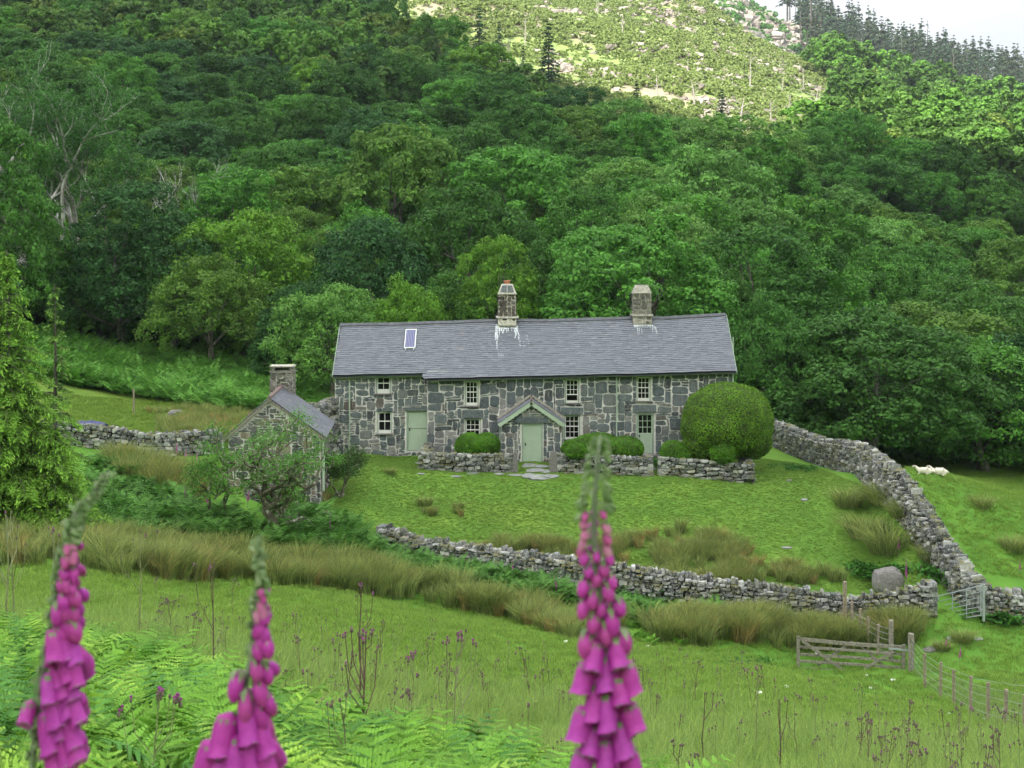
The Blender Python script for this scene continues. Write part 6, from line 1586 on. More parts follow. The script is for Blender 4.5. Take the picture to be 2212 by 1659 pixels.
# ------------------------------------------------------------------ thistles
def thistle(seed, H, nb, heads, sw=.006, leaf=True, flower=.35, pink=False):
    r = random.Random(seed); st = MB(); hd = MB(); fl = MB(); lf = MB()
    pts = [Vector((0,0,-.1))]
    for i in range(6): pts.append(pts[-1]+Vector((r.uniform(-.025,.025), r.uniform(-.025,.025), (H+.1)/6)))
    st.tube(pts, [sw*(1.3-.12*i) for i in range(7)], 5)
    tips = [(pts[-1], Vector((0,0,1)))]
    for i in range(nb):
        t = r.uniform(.45,.92); k = t*6; i0 = int(k); b_ = pts[i0].lerp(pts[min(i0+1,6)], k-i0); a = r.uniform(0,6.28); L = H*(1-t)*r.uniform(.7,1.25)+.05
        e = b_ + Vector((math.cos(a)*L*.32, math.sin(a)*L*.32, L*.8)); m_ = b_.lerp(e,.5)+Vector((math.cos(a)*L*.1, math.sin(a)*L*.1, -.03)); st.tube([b_, m_, e], [sw*.7, sw*.55, sw*.45], 4, cap=False); tips.append((e, Vector((math.cos(a)*.3, math.sin(a)*.3, 1))))
    for e, d in tips:
        for j in range(r.randint(1, heads)):
            c = e + Vector((r.uniform(-.03,.03), r.uniform(-.03,.03), r.uniform(-.035,.02))) * (0 if j == 0 else 1); s = r.uniform(.010,.015)
            hd.tube([c-Vector((0,0,s)), c-Vector((0,0,s*.4)), c+Vector((0,0,s*.6)), c+Vector((0,0,s*1.4))], [s*.35,s*.95,s*.9,s*.5], 6)
            if r.random() < flower:
                c2 = c+Vector((0,0,s*1.2))
                for q in range(5):
                    a = q*1.256; fl.add([c2+Vector((math.cos(a)*.004, math.sin(a)*.004,0)), c2+Vector((math.cos(a+.7)*s*.8, math.sin(a+.7)*s*.8, s*1.5)), c2+Vector((math.cos(a)*s*1.1, math.sin(a)*s*1.1, s*1.9)), c2+Vector((math.cos(a-.7)*s*.8, math.sin(a-.7)*s*.8, s*1.5))], [[0,1,2,3]])
    if leaf:
        for i in range(int(H*12)):
            t = r.uniform(.05,.9); k = t*6; i0 = int(k); b_ = pts[i0].lerp(pts[min(i0+1,6)], k-i0); a = r.uniform(0,6.28); L = r.uniform(.03,.10)*(1.3-t); d = Vector((math.cos(a), math.sin(a), .5)); s_ = Vector((-d.y, d.x, 0))*L*.16
            lf.add([b_, b_+d*L*.5+s_, b_+d*L, b_+d*L*.5-s_], [[0,1,2,3]])
    return st, hd, fl, lf
def thistle_obj(seed, H, nb, heads, p, label, group, stm='thst', **kw):
    st, hd, fl, lf = thistle(seed, H, nb, heads, **kw); root = empty('thistle', p, random.uniform(0,6), label, 'thistle', group)
    st.build('stem', M[stm], root); hd.build('flower_buds', M['thhead'], root)
    if fl.v: fl.build('flowers', M['thflower'], root)
    if lf.v: lf.build('leaves', M['drygrass' if stm == 'thst' else 'thstd'], root)
    return root
GT = 'tall thistles in the foreground bracken'
def TH(px, rtop, D, seed, nb, heads, label, stm='thst', **kw):
    p = GD(px, D); top = P(px, rtop, D); H = max(.4, top.z-p.z); return thistle_obj(seed, H, nb, heads, p, label, GT, stm, **kw)
TH(792,1372,12.5,21,7,3,'dark brown branching thistle with purple heads in the centre foreground','thstd', sw=.0095, flower=.6)
TH(978,1372,12.8,22,6,2,'slender greenish thistle standing right of the dark brown one','thst', sw=.008, flower=.5)
TH(345,1505,8.6,23,6,4,'thistle with clustered purple heads between the two left foxgloves','thst', sw=.006, flower=.8)
TH(457,1222,19.5,24,3,3,'tall thistle rising from the bracken left of the middle foxglove','thstd', sw=.010, flower=.6)
TH(300,1150,24,25,4,4,'pink-headed thistle standing before the dark bracken between conifer and thorn','thst', sw=.013, flower=.8)
TH(115,1145,23,26,4,4,'pale thistle in front of the foot of the bright conifer','thst', sw=.014, flower=.9)
TH(18,1110,22,27,6,2,'bushy pale thistle at the very left edge of the photo','thst', sw=.015, flower=.2)
TH(35,1125,22.5,28,5,2,'second pale thistle close to the left edge beside the bushy one','thst', sw=.014, flower=.2)
TH(778,1265,19,29,2,4,'very tall single-stemmed thistle topped with a purple cluster, centre','thstd', sw=.011, flower=.9)
TH(895,1418,13.5,30,2,3,'short purple-headed thistle between the dark and the slender one','thst', sw=.007, flower=.7)
TH(955,1380,14.5,31,3,2,'thin thistle close behind the slender greenish one','thst', sw=.007, flower=.7)
TH(740,1510,10.5,32,3,2,'drooping dark thistle stem left of the dark brown one','thstd', sw=.006, flower=0)
TH(1632,1450,22,33,2,4,'purple-headed thistle left of the wooden gate in the field','thst', sw=.010, flower=.8)
TH(2080,1525,22,34,3,3,'purple-headed thistle in front of the wire fence posts','thst', sw=.010, flower=.7)
TH(1866,1560,20,35,3,3,'purple thistle in the lower field under the wooden gate','thst', sw=.010, flower=.6)
TH(1522,1495,19,36,2,1,'dark upright thistle right of the tall foxglove','thstd', sw=.009, flower=0)
TH(1685,1510,18,37,2,2,'dark thin thistle in the lower right field, knee high','thstd', sw=.009, flower=.1)
# the many small ones of the field, each a copy
small = []
for i in range(8):
    st, hd, fl, lf = thistle(900+i, .78, [2,3,1,4,2,3,5,2][i], 2, sw=[.005,.006][i%2], leaf=True, flower=.15)
    mb = MB(); 
    for src, mi in ((st,0),(hd,1),(fl,2),(lf,3)):
        b_ = len(mb.v); mb.v += src.v; mb.f += [[q+b_ for q in f] for f in src.f]; mb.r += src.r; mb.m += [mi]*len(src.f)
    small.append(mk('field_thistle', np.array([tuple(v) for v in mb.v]), mb.f, None, 'unlinked', {'rnd': mb.r}, False, [M['thst'] if i % 3 else M['thstd'], M['thhead'], M['thflower'], M['drygrass']], mb.m))
pp = region([(560,1290),(2300,1400),(2300,1900),(300,1900),(300,1330)], 600, 14, 38, lambda x, y: np.clip((40-y)/14,0,1)*np.clip(.5+1.0*np.array([noise.noise(Vector((a*.25, b_*.2, 15))) for a, b_ in zip(x, y)]), .1, 1), 2)
lab = []; n_ = 0
for x, y, z in pp:
    px, row = scr(x, y, z)
    if y < dmax(px)+.3 or not (300 < px < 2225) or row > 1800: continue
    if n_ >= 275: break
    n_ += 1; i = random.randrange(8); e = small[i].copy(); e.name = 'thistle'; col.objects.link(e); e.location = (x, y, z-.03); s = random.uniform(.6,1.25); e.scale = (s,s,s); e.rotation_euler = (random.uniform(-.08,.08), random.uniform(-.08,.08), random.uniform(0,6)); tag(e, None, 'thistle', 'small field thistles')
    dr_ = [(0,'nearest'),(17,'near'),(21,'middle'),(26,'farther'),(31,'farthest')]; xz = [(0,'below the thorn trees'),(640,'left of centre'),(850,'in the centre'),(1050,'left of the tall foxglove'),(1300,'behind the tall foxglove'),(1450,'right of the tall foxglove'),(1650,'below the wooden gate'),(1830,'below the fence corner'),(2020,'in front of the fence')]
    lab.append(((('brown','green')[1 if i % 3 else 0], zone(y, dr_), zone(px, xz)), px, e))
number_labels(lab, lambda k: f'{k[0]}-stemmed thistle {k[2]}, {k[1]} row', lambda k, o: f'{o} from left of the {k[0]} thistles {k[2]}, {k[1]} row')
print('thistles', n_)
# ------------------------------------------------------------------ foxgloves
def fox_mat(name, stops):
    m, nt, b = new_mat(name); c = ramp(nt, attr(nt, 'rnd'), stops); c = mixc(nt, ramp(nt, noisef(nt, 140, 5, .7), [(.35,(0,0,0)),(.65,(1,1,1))]), mixc(nt, 1.0, c, (.80,.66,.82), 'MULTIPLY'), c); nt.links.new(c, b.inputs['Base Color']); b.inputs['Roughness'].default_value = .5
    tr = nt.nodes.new("ShaderNodeBsdfTranslucent"); nt.links.new(c, tr.inputs[0]); ms = nt.nodes.new("ShaderNodeMixShader"); ms.inputs[0].default_value = .35
    nt.links.new(b.outputs[0], ms.inputs[1]); nt.links.new(tr.outputs[0], ms.inputs[2]); nt.links.new(ms.outputs[0], nt.nodes['Material Output'].inputs[0]); return m
M['fox'] = fox_mat('foxglove_petal', [(0,(.58,.26,.37)),(.25,(.58,.10,.34)),(.55,(.55,.04,.42)),(.85,(.56,.055,.52)),(1,(.80,.48,.75))])
M['foxg'] = fox_mat('foxglove_green', [(0,(.10,.19,.05)),(.5,(.20,.33,.12)),(1,(.36,.47,.24))])
M['foxst'] = flat_mat('foxglove_stem', (.16,.19,.13), .7, .3, 30, bumpd=0)
def bell(mb, base, ax, L, W, q, open_=1.0, n=12):
    ax = ax.normalized(); ref = Vector((0,0,1)) if abs(ax.z) < .9 else Vector((1,0,0)); u = (ref-ax*ref.dot(ax)).normalized(); v = ax.cross(u)
    prof_ = [(0,.12),(.06,.40),(.16,.50),(.4,.54),(.7,.53),(.9,.52),(1.0,.53+.06*open_)] if open_ > .2 else [(0,.12),(.1,.34),(.3,.46),(.6,.50),(.85,.38),(1,.12)]
    vs = []; rr = []
    for k, (t, w_) in enumerate(prof_):
        for i in range(n):
            a = 2*math.pi*i/n; lip = 1.0; fwd = 0
            if open_ > .2 and k >= len(prof_)-2:
                lo = math.cos(a+math.pi)     # lower lip longer
                lip = 1 + .07*math.cos(a*4+.6); fwd = (.07*lo + .03*math.cos(a*4))*L*(k-len(prof_)+2)
            droop = -.06*L*t*t
            vs.append(base + ax*(t*L+fwd) + (u*math.cos(a)+v*math.sin(a))*w_*W*lip + Vector((0,0,droop)))
    fs = [[k*n+i, k*n+(i+1)%n, (k+1)*n+(i+1)%n, (k+1)*n+i] for k in range(len(prof_)-1) for i in range(n)]
    mb.add(vs, fs, [min(.84, max(0, q-.14+.20*prof_[i//n][0]+.05*noise.noise(v*90))) for i, v in enumerate(vs)] if open_ > .2 else [min(.93, max(0, q+.06-.14*prof_[i//n][0])) for i, v in enumerate(vs)])
    if open_ > .2:   # pale throat inside
        k0 = len(prof_)-1; c = base+ax*L*.72; vs2 = [base+ax*(L*.97)+(u*math.cos(2*math.pi*i/n)+v*math.sin(2*math.pi*i/n))*.50*W+Vector((0,0,-.06*L)) for i in range(n)] + [c+(u*math.cos(2*math.pi*i/n)+v*math.sin(2*math.pi*i/n))*.40*W-Vector((0,0,.04*L)) for i in range(n)]
        mb.add(vs2, [[i, n+i, n+(i+1)%n, (i+1)%n] for i in range(n)] + [list(range(n,2*n))], .97)
def calyx(mb, base, ax, s, q):
    ax = ax.normalized(); ref = Vector((0,0,1)); u = (ref-ax*ref.dot(ax)).normalized() if abs(ax.z) < .98 else Vector((1,0,0)); v = ax.cross(u)
    for i in range(5):
        a = i*1.2566+.3; d = (u*math.cos(a)+v*math.sin(a)); t = (u*-math.sin(a)+v*math.cos(a))
        mb.add([base, base+d*s*.45+ax*s*.35+t*s*.25, base+d*s*.42+ax*s*1.05, base+d*s*.45+ax*s*.35-t*s*.25], [[0,1,2,3]], q)
def foxglove(name, D, path, bells_, label, seed, facing):
    """path: (px,row) top to bottom; bells_: (px,row,len_px,wid_px,kind) of the flowers on view; the rest of the spike is filled behind"""
    rd = random.Random(seed); pts = [P(px, row, D) for px, row in path]; g0 = GD(path[-1][0]-15, D)
    pts2 = pts + [pts[-1].lerp(g0, .5), g0-Vector((0,0,.05))]
    root = empty(name, g0, 0, label, 'foxglove', 'foxgloves close to the camera'); O = Vector(g0)
    def b(mb, nm, mt, sm_=True): o = mb.build(nm, mt, root, sm_); o.location = -O; return o
    n = len(pts2); mb = MB(); mb.tube(pts2, [.0016+.0036*min(1, i/4) for i in range(n)], 7, r=.5); b(mb, 'stem', M['foxst'])
    def axis_at(row):
        rows = [r for _, r in path]; px = np.interp(row, rows, [p for p, _ in path]); return P(float(px), row, D)
    k = D/F
    bl = MB(); gr = MB()
    for px, row, Lp, Wp, kind in bells_:
        st_ = axis_at(row - Lp*.35*(1 if kind != 'g' else .3)); c = P(px, row, D); off = c.x-st_.x
        side = rd.uniform(-.75, .1) if facing == 0 else rd.uniform(-.5,.3)
        base = st_ + Vector((off*(.70 if facing == 0 else .62), -.012+side*.006, Lp*k*.20)); L = Lp*k*1.12; W = Wp*k
        ax = Vector((off*.40, -.022 if abs(off) < .03 else -.014, -L*.95)); 
        if kind == 'g': ax = Vector((off*1.3+.0001, -.008, -L*.5))
        q = {'g': rd.uniform(.2,.9), 'b': rd.uniform(.08,.40), 'm': rd.uniform(.45,.65), 'o': rd.uniform(.55,.85)}[kind]
        if kind == 'g': bell(gr, base, ax, L, W, q, 0, 8)
        else: bb = MB(); bell(bb, base, ax, L, W, q, {'b':0,'m':.0,'o':.9}[kind], 14); b(bb, 'flower', M['fox'])
        calyx(gr, base+Vector((0,-.001,.002)), ax, (W*1.0 if kind != 'g' else W*1.0), rd.uniform(.2,.8))
    # back of the spike: flowers and bracts turned away from the camera
    rows = [r for _, r in path]
    for px, row, Lp, Wp, kind in bells_:
        if rd.random() < .65:
            st_ = axis_at(row); ax = Vector((rd.uniform(-.5,.5), 1, -1.0)); L = Lp*k; W = Wp*k
            bell(gr if kind == 'g' else bl, st_+Vector(((P(px, row, D).x-st_.x)*.8 if facing else 0,.006,L*.3)), ax, L*.95, W, rd.uniform(.4,.8), .8 if kind == 'o' else 0, 8)
    for i in range(26):
        row = rows[0]+(min(rows[-1],1650)-rows[0])*(i+.5)/26; a = rd.choice([-1,1]); p = axis_at(row); s = rd.uniform(.009,.016); d = Vector((a*rd.uniform(.5,1), rd.uniform(-.6,.3), rd.uniform(-.2,.5))); t = Vector((-d.z*.3, .2, .4))*s
        gr.add([p, p+d*s*.6+t, p+d*s*1.3, p+d*s*.6-t], [[0,1,2,3]], rd.random())
    b(bl, 'rear_flowers', M['fox']); b(gr, 'buds', M['foxg'])
    # basal leaves low on the stalk
    lf = MB()
    for i in range(9):
        a = rd.uniform(0,6.28); z = rd.uniform(.0,.5); L = rd.uniform(.12,.24); p = g0.lerp(pts[-1], z*.6); d = Vector((math.cos(a), math.sin(a), .45)); s_ = Vector((-d.y, d.x, 0))*L*.22
        lf.add([p, p+d*L*.45+s_, p+d*L-Vector((0,0,L*.3)), p+d*L*.45-s_], [[0,1,2,3]], rd.random())
    b(lf, 'leaves', M['foxg'])
    return root
rf = random.Random(9)
def spike(axis, r0, r1, r2, r3, r4, w0, w1, side=None):
    """flowers from the tip down: green buds r0-r1, pink buds r1-r2, closed bells r2-r3, open bells r3-r4"""
    out = []; rows = [r for _, r in axis]; ax = lambda r: float(np.interp(r, rows, [p for p, _ in axis]))
    row = r0+4; k = 0
    while row < r4:
        f = (row-r0)/(r4-r0); half = w0+(w1-w0)*min(1, f*1.15)
        if row < r1: kind = 'g'; L = 13+14*(row-r0)/(r1-r0); W = L*.62; per = 2; st = L*.46
        elif row < r2: kind = 'b'; L = 24+8*(row-r1)/(r2-r1); W = L*.66; per = 2; st = L*.62
        elif row < r3: kind = 'm'; L = 34+20*(row-r2)/(r3-r2); W = L*.64; per = 3; st = L*.66
        else: kind = 'o'; L = 64+10*(row-r3)/(r4-r3); W = L*.60; per = 3; st = L*.66
        for j in range(per):
            if side is None:
                if per == 3 and k%2 and j == 2: continue
                o = (j-(per-1)/2)/(max(1,(per-1))/2)*half*.95 if not (per == 3 and k%2) else (j-.5)*half*1.05
            else: o = side*half*((.42+.80*(j+.5)/per) if kind != 'g' else (.0+.9*(j+.5)/per)) + (half*.08*(-1)**k)
            out.append((ax(row)+o+rf.uniform(-4,4), row+rf.uniform(-7,7)+(0 if j%2 else st*.35), L*rf.uniform(.84,1.12), W*rf.uniform(.88,1.1), kind))
        if side is not None and kind != 'g': out.append((ax(row)+side*8+rf.uniform(-3,3), row, 20, 15, 'g')); out.append((ax(row)-side*3+rf.uniform(-3,3), row+st*.5, 16, 12, 'g'))
        row += st; k += 1
    return out
axis3 = [(1297,940),(1290,1000),(1284,1080),(1282,1150),(1288,1230),(1300,1330),(1308,1430),(1308,1540),(1306,1680)]
foxglove('foxglove', 2.05, axis3, spike(axis3, 944, 1110, 1200, 1370, 1650, 13, 64), 'tallest foxglove with dense magenta bells, right of centre', 41, 0)
axis1 = [(236,1018),(205,1058),(172,1095),(150,1134),(133,1209),(118,1304),(102,1394),(86,1494),(75,1594),(68,1680)]
foxglove('foxglove', 2.2, axis1, spike(axis1, 1020, 1165, 1215, 1340, 1640, 14, 92, side=1) + [(66,1535,42,30,'o')], 'leaning foxglove with magenta bells hanging on one side, far left', 43, 1)
axis2 = [(556,1158),(558,1200),(556,1270),(551,1340),(546,1409),(531,1474),(520,1539),(505,1594),(490,1680)]
f2 = spike(axis2, 1160, 1270, 1330, 1400, 1405, 7, 36, side=1)
f2 += [(565,1439,48,30,'m'),(590,1449,44,28,'m'),(511,1474,60,34,'m'),(576,1484,60,34,'m'),(540,1514,62,36,'m'),(594,1509,48,32,'m'),(577,1534,62,36,'m'),(547,1555,72,42,'o'),(484,1579,78,50,'o'),(583,1585,70,42,'o'),(550,1615,78,48,'o'),(446,1634,76,54,'o'),(515,1622,80,50,'o'),(588,1632,74,46,'o'),(478,1658,76,48,'o')]
foxglove('foxglove', 2.15, axis2, f2, 'foxglove with fewer spaced magenta bells, between the other two', 44, 1)
# small distant foxgloves
sf = MB(); rd = random.Random(4)
def small_fox(h):
    mb = MB(); mb.tube([(0,0,0),(0,0,h*.5),(.02,0,h)], [.012,.010,.004], 4, mi=1)
    for i in range(26):
        t = .42+.56*i/26; a = i*2.4; s = .055*(1.15-t); b_ = Vector((0,0,h*t)); bell(mb, b_, Vector((math.cos(a),math.sin(a),-.8)), s*1.2, s*.9, rd.uniform(.3,.8), .5 if t < .8 else 0, 6)
    return mk('foxglove', np.array([tuple(v) for v in mb.v]), mb.f, None, 'unlinked', {'rnd': mb.r}, False, [M['fox'], M['foxst']], mb.m)
sp_ = [small_fox(.95), small_fox(1.15), small_fox(.8)]
lab = []
FZ_ = [(350,1062,'brown'),(405,1100,'brown'),(415,1098,'brown'),(450,1095,'brown'),(395,1085,'brown'),(458,1125,'brown'),(382,985,'bank'),(400,990,'bank'),(425,1000,'bank'),(338,940,'bank'),(540,905,'bracken'),(548,900,'bracken'),(655,908,'bracken'),(785,905,'bracken'),(640,1140,'thorn'),(712,1160,'thorn'),(728,1150,'thorn'),(645,1165,'thorn'),(535,1090,'thorn'),(880,1188,'wall'),(1107,1232,'wall'),(1205,1290,'lower'),(1500,1338,'lower'),(1668,1345,'lower'),(1697,1345,'lower'),(2042,1400,'lower'),(2072,1425,'lower'),(1990,1236,'boulder'),(1940,1195,'boulder'),(1958,1262,'boulder'),(2205,1235,'far'),(2215,1240,'far'),(1407,1032,'door'),(1420,1036,'door'),(955,985,'door'),(980,1055,'door'),(1760,1075,'lawn'),(1925,1115,'lawn')]
for px, row, zn in FZ_[:34]:
    if zn == 'door': continue
    p = G(px, row+8); s = rd.uniform(.6,1.05)*(.8 if zn in ('wall','far') else 1); e = sp_[rd.randrange(3)].copy(); e.name = 'foxglove'; col.objects.link(e); e.location = p-Vector((0,0,.03)); e.scale = (s*1.2,s*1.2,s); e.rotation_euler = (rd.uniform(-.1,.1), rd.uniform(-.1,.1), rd.uniform(0,6)); tag(e, None, 'foxglove', 'small distant foxgloves'); lab.append(((zn,), px, e))
ZN = {'brown':'in the brown rushes left of the outbuilding','bank':'on the grass bank behind the left stone wall','bracken':'against the bracken bank behind the outbuilding','thorn':'around the thorn tree','wall':'behind the low wall','lower':'in the rushes below the low wall','boulder':'by the grey boulder','far':'beyond the curving wall at right edge','lawn':'on the lawn'}
number_labels(lab, lambda k: f'small pink foxglove {ZN[k[0]]}', lambda k, o: f'{o} from left of small pink foxgloves {ZN[k[0]]}')
# ------------------------------------------------------------------ gates and fences
def lin(a, b_, t): return a + (b_-a)*t
def field_gate():
    a0, a1 = P(2027,1347,50.6), P(2027,1286,50.6); b0, b1 = P(2119,1331,49.0), P(2119,1263,49.0)
    root = empty('metal_gate', a0, 0, 'galvanised metal field gate with horizontal bars between the two stone walls', 'gate'); O = Vector(a0)
    rails = MB()
    for i, t in enumerate([.03,.17,.31,.45,.60,.78,.97]):
        mb = MB(); mb.tube([lin(a0,a1,t)-O, lin(b0,b1,t)-O], .020 if i in (0,6) else .012, 8); mb.build('bar', M['steel'], root)
    for t in (0, .34, .67, 1):
        mb = MB(); mb.tube([lin(a0,b0,t)-O, lin(a1,b1,t)-O], .022 if t in (0,1) else .018, 8); mb.build('upright', M['steel'], root)
    p0 = P(2125,1342,48.9); p1 = P(2125,1262,48.9); mb = MB(); mb.tube([p0, p1], .045, 10); o = mb.build('gate_post', M['steel']); tag(o, 'round galvanised steel post carrying the metal gate', 'gate post')
field_gate()
def timber_gate():
    D = 46.4; q = lambda px, row, dd=0: P(px, row, D+dd)
    O = GD(1725, D); root = empty('wooden_gate', O, 0, 'weathered grey wooden five-bar field gate with crossed braces', 'gate'); O = Vector(O)
    def bm(nm, a, b_, w_, h_): mb = MB(); mb.span(a-O, b_-O, w_, h_); mb.build(nm, M['oldwood'], root)
    L = lambda t: (lin(1379,1447,t)); Rr = lambda t: (lin(1397,1461,t))
    for i, t in enumerate([.02,.27,.50,.72,.95]):
        sag = 3; a = q(1726, L(t)); b_ = q(1955, Rr(t)); m_ = q(1840, (L(t)+Rr(t))/2+(-1 if i else 2)); hgt = .11 if i == 0 else .075; bm('rail', a, m_, .04, hgt); bm('rail', m_, b_, .04, hgt)
    bm('stile', q(1724,1374,-.05), q(1724,1449,-.05), .09, .075); bm('stile', q(1952,1393,-.05), q(1951,1466,-.05), .10, .11)
    bm('brace', q(1733,1384,-.06), q(1836,1458,-.06), .03, .10); bm('brace', q(1843,1460,-.06), q(1935,1404,-.06), .03, .085)
    bm('brace', q(1842,1386,.06), q(1766,1437,.06), .03, .075); bm('brace', q(1852,1388,.06), q(1925,1453,.06), .03, .075)
    mb = MB(); a = q(1920,1401,-.1); b_ = q(1964,1405,-.1); mb.span(a-O, b_-O, .03, .06); mb.build('hinge', M['steel'], root)
timber_gate()
def post(px, r0, D, rad, name, label, mat, group, lean=0, flat=False):
    p = GD(px, D); top = P(px, r0, D); mb = MB(); H = top.z - p.z
    mb.tube([(0,0,-.3),(lean*.5,0,H*.5),(lean,0,H-.02),(lean,0,H)], [rad,rad*.98,rad*.95,rad*.8], 9); o = mb.build(name, M[mat]); o.location = p; tag(o, label, 'post', group); return o, Vector((p.x, p.y, p.z)), H
GP = 'posts of the wire fence'
post(1968,1368,46.2,.105,'gate_post','thick weathered post hanging the wooden gate, foxing grey top','oldwood',None)[0]['label'] = 'thick weathered grey post on which the wooden gate hangs'
post(1925,1339,47.0,.085,'gate_post','grey weathered post just behind the right end of the wooden gate','oldwood',None)
post(1825,1256,49.2,.075,'fence_post','tall brown post standing against the low stone wall','newwood',None)
def wire_fence(posts, label, wires=(.25,.45,.65,.85,1.02), mesh=True, start=None, end=None):
    r0 = GD(posts[0][0], posts[0][2]); root = empty('wire_fence', r0, 0, label, 'fence', 'post and wire fences'); O = Vector(r0); tops = []
    for px, row, D in posts:
        p = GD(px, D); H = P(px, row, D).z-p.z; mb = MB(); ln = random.uniform(-.03,.03)
        mb.tube([p-O-Vector((0,0,.2)), p-O+Vector((ln,0,H-.01)), p-O+Vector((ln,0,H))], [.045,.045,.036], 7); mb.build('post', M['newwood'], root); tops.append((p, H))
    if start: tops = [start]+tops
    if end: tops = tops+[end]
    for w_ in wires:
        mb = MB()
        for (a, ha), (b_, hb_) in zip(tops, tops[1:]): 
            pa = a-O+Vector((0,-.04,w_)); pb_ = b_-O+Vector((0,-.04,w_)); mb.tube([pa, pa.lerp(pb_,.5)-Vector((0,0,.01)), pb_], .0055, 4, cap=False)
        mb.build('wire', M['wire'], root)
    if mesh:
        mb = MB()
        for (a, ha), (b_, hb_) in zip(tops, tops[1:]):
            n = max(1, int((b_-a).length/.15))
            for i in range(n):
                p = a.lerp(b_, i/n)-O+Vector((0,-.04,0)); mb.tube([p+Vector((0,0,.08)), p+Vector((0,0,.82))], .0018, 3, cap=False)
        mb.build('netting', M['wire'], root)
    return root
g1 = GD(1968,46.2); wire_fence([(px_, a_, G(px_, b_).y) for px_, a_, b_ in [(1998,1411,1487),(2031,1430,1511),(2061,1446,1524),(2096,1460,1547),(2134,1474,1564),(2172,1489,1576),(2212,1502,1590),(2255,1516,1606)]], 'post and wire fence running from the gate post to the lower right corner', start=(g1,1.1))
g2 = GD(1925,47.0); wire_fence([(1839,1298,48.8),(1857,1314,48.3),(1876,1331,47.9),(1896,1348,47.4)], 'short wire fence between the low stone wall and the wooden gate', end=(g2,1.1))
mb = MB(); p = GD(1745,78); 
for px, row, D, lb in [(1692,906,78,'thin pale stake at the far end of the curving wall'),(1790,925,76,'thin grey stake behind the curving wall, right of the pale one')]:
    post(px, row, D, .035, 'stake', lb, 'snag', None)
post(289,900-60,73.5,.05,'marker_post','small leaning wooden marker post in front of the bracken bank','newwood',None)
# ------------------------------------------------------------------ boulder and loose stones
def boulder(px, D, w_, h_, label, seed, name='boulder', mat='rock', dy=None, cat='rock', group=None, sink=.15):
    p = GD(px, D); r = np.random.default_rng(seed); n1, n2 = 18, 12; vs = []
    for j in range(n2+1):
        for i in range(n1):
            ph = math.pi*j/n2; th = 2*math.pi*i/n1; d = Vector((math.sin(ph)*math.cos(th), math.sin(ph)*math.sin(th), math.cos(ph)))
            sq = [math.copysign(abs(c)**.62, c) for c in d]; k = 1+.10*noise.noise(d*1.6+Vector((seed,0,0)))+.04*noise.noise(d*5+Vector((seed,0,0)))
            vs.append((sq[0]*w_/2*k*(1-.22*max(0,sq[2])), sq[1]*(dy or w_*.8)/2*k, (sq[2]*.5+.5)*h_*k*(1-.12*sq[0]*0)-sink))
    mb = MB(); mb.add(vs, [[j*n1+i, (j+1)*n1+i, (j+1)*n1+(i+1)%n1, j*n1+(i+1)%n1] for j in range(n2) for i in range(n1)], .5)
    o = mb.build(name, M[mat], smooth=True); o.location = p; o.rotation_euler = (0,0,random.uniform(-.3,.3)); tag(o, label, cat, group)
    for pl in o.data.polygons: pl.use_smooth = False
boulder(1919, 52.6, 1.22, .95, 'big rounded grey boulder on the lawn above the metal gate', 3)
boulder(733, 58.0, .42, .34, 'pale squarish stone at the lawn edge right of the outbuilding', 5)
boulder(1705, 63.0, .3, .2, 'small grey stone in the grass right of the yew dome', 6)
boulder(380, 72, .9, .45, 'mossy rock outcrop on the grass bank left of the outbuilding', 8)
boulder(2020, 47.4, .8, .2, 'flat grey slab in the rushes below the low wall end', 9, dy=.5)
boulder(1400, 53.6, .5, .25, 'pale flat stone among the rushes above the low wall', 10)
lab = []
for i, (px, row) in enumerate([(1640,1502),(1700,1488),(1222,1390),(1398,1398),(1765,1412),(2050,1545),(2128,1558),(2170,1540),(1930,1475),(1610,1458),(1872,1462),(2215,1352),(1345,1400),(1560,1590),(1880,1490),(1925,1618)]):
    p = G(px, row); s = rd.uniform(.028,.05); mb = MB()
    for q in range(4): mb.add(stone_verts(Vector((rd.uniform(-s,s), rd.uniform(-s,s), s*.6)), (s*1.6,s*1.2,s*1.1), Euler((rd.uniform(0,3),rd.uniform(0,3),rd.uniform(0,3))).to_matrix(), .15, .6), SF)
    o = mb.build('wool_tuft', M['wool']); o.location = p+Vector((0,0,.03)); tag(o, None, 'wool', 'white wool tufts lying in the field'); lab.append((('far' if row < 1480 else 'near',), px, o))
number_labels(lab, lambda k: '', lambda k, o: f'{o} from the left of the {k[0]} white wool tufts lying in the field')
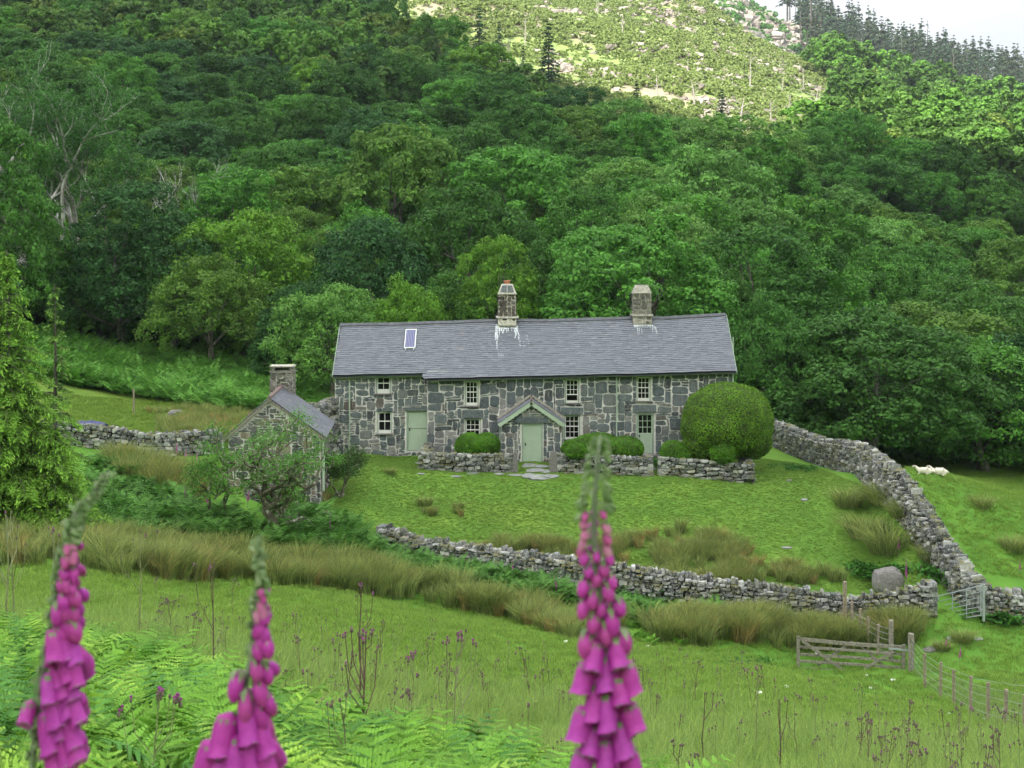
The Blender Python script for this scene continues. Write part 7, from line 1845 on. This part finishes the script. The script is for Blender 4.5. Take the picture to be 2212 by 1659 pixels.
# ------------------------------------------------------------------ sheep
def sheep(px, row, rz_, label, sc=1.0, seed=1):
    p = G(px, row); p.z += .03; print('sheep', tuple(p)); root = empty('sheep', p, rz_, label, 'sheep', 'sheep lying in the right-hand field')
    # lying: chest on the ground, neck raised, legs folded under; one skinned body
    me = bpy.data.meshes.new('body')
    J = [(-.42,0,.25,.17),(-.25,0,.27,.235),(0,0,.28,.25),(.25,0,.29,.23),(.42,0,.33,.165),(.52,0,.46,.115),(.60,0,.58,.090),(.70,0,.575,.062),(.79,0,.53,.040),
         (-.30,.16,.10,.085),(-.12,.22,.06,.045),(-.26,.24,.035,.030),(-.30,-.16,.10,.085),(-.12,-.22,.06,.045),(-.26,-.24,.035,.030),
         (.32,.14,.12,.06),(.44,.17,.055,.036),(.28,.19,.032,.027),(.32,-.14,.12,.06),(.44,-.17,.055,.036),(.28,-.19,.032,.027),(-.56,0,.24,.04),(-.60,0,.15,.03)]
    Eg = [(0,1),(1,2),(2,3),(3,4),(4,5),(5,6),(6,7),(7,8),(1,9),(9,10),(10,11),(1,12),(12,13),(13,14),(3,15),(15,16),(16,17),(3,18),(18,19),(19,20),(0,21),(21,22)]
    me.from_pydata([j[:3] for j in J], Eg, []); o = bpy.data.objects.new('body', me); col.objects.link(o); o.parent = root
    sk = o.modifiers.new('skin', 'SKIN'); sk.use_smooth_shade = True
    for i, j in enumerate(J): me.skin_vertices[0].data[i].radius = (j[3], j[3]*.95)
    me.skin_vertices[0].data[2].use_root = True
    sb = o.modifiers.new('sub', 'SUBSURF'); sb.levels = 2; sb.render_levels = 2
    me.materials.append(M['sheep'])
    for sg in (-1,1):
        mb = MB(); mb.add([(.60,sg*.06,.62),(.57,sg*.13,.66),(.60,sg*.17,.62),(.63,sg*.12,.60),(.60,sg*.10,.59)], [[0,1,2,3],[0,3,4],[0,4,2,1],[4,3,2]]); mb.build('ear', M['sheepface'], root)
    mb = MB(); mb.add(stone_verts(Vector((.725,0,.56)), (.20,.125,.12), Euler((0,.35,0)).to_matrix(), .02, .75), SF); mb.build('face', M['sheepface'], root)
    root.scale = (sc,)*3; return root
sheep(1996, 1026, math.pi*.92, 'white sheep lying with its back to the other, on the left', .60)
sheep(2013, 1022, math.pi*.55, 'small white lamb tucked between the two lying sheep', .45)
sheep(2029, 1027, math.pi*.95, 'cream sheep lying with its head raised, rightmost of the group', .68)
# ------------------------------------------------------------------ the air of the valley
zlo, zhi = float(ZZ.min())-1, max(float(ZZ.max()), 150.0)+2; xw = float(np.abs(XX).max())+5
mb = MB(); mb.box((0, 370, (zlo+zhi)/2), (2*xw, 1290, zhi-zlo)); print('haze', zlo, zhi, xw); hz_ = mb.build('haze', None); hz_.data.materials.clear()
m = bpy.data.materials.new('valley_air'); m.use_nodes = True; nt = m.node_tree; nt.nodes.clear()
o_ = nt.nodes.new("ShaderNodeOutputMaterial"); pv = nt.nodes.new("ShaderNodeVolumePrincipled"); pv.inputs['Color'].default_value = (.80,.88,.97,1); pv.inputs['Density'].default_value = .00020; pv.inputs['Anisotropy'].default_value = .2
nt.links.new(pv.outputs[0], o_.inputs['Volume']); hz_.data.materials.append(m); tag(hz_, kind='stuff')
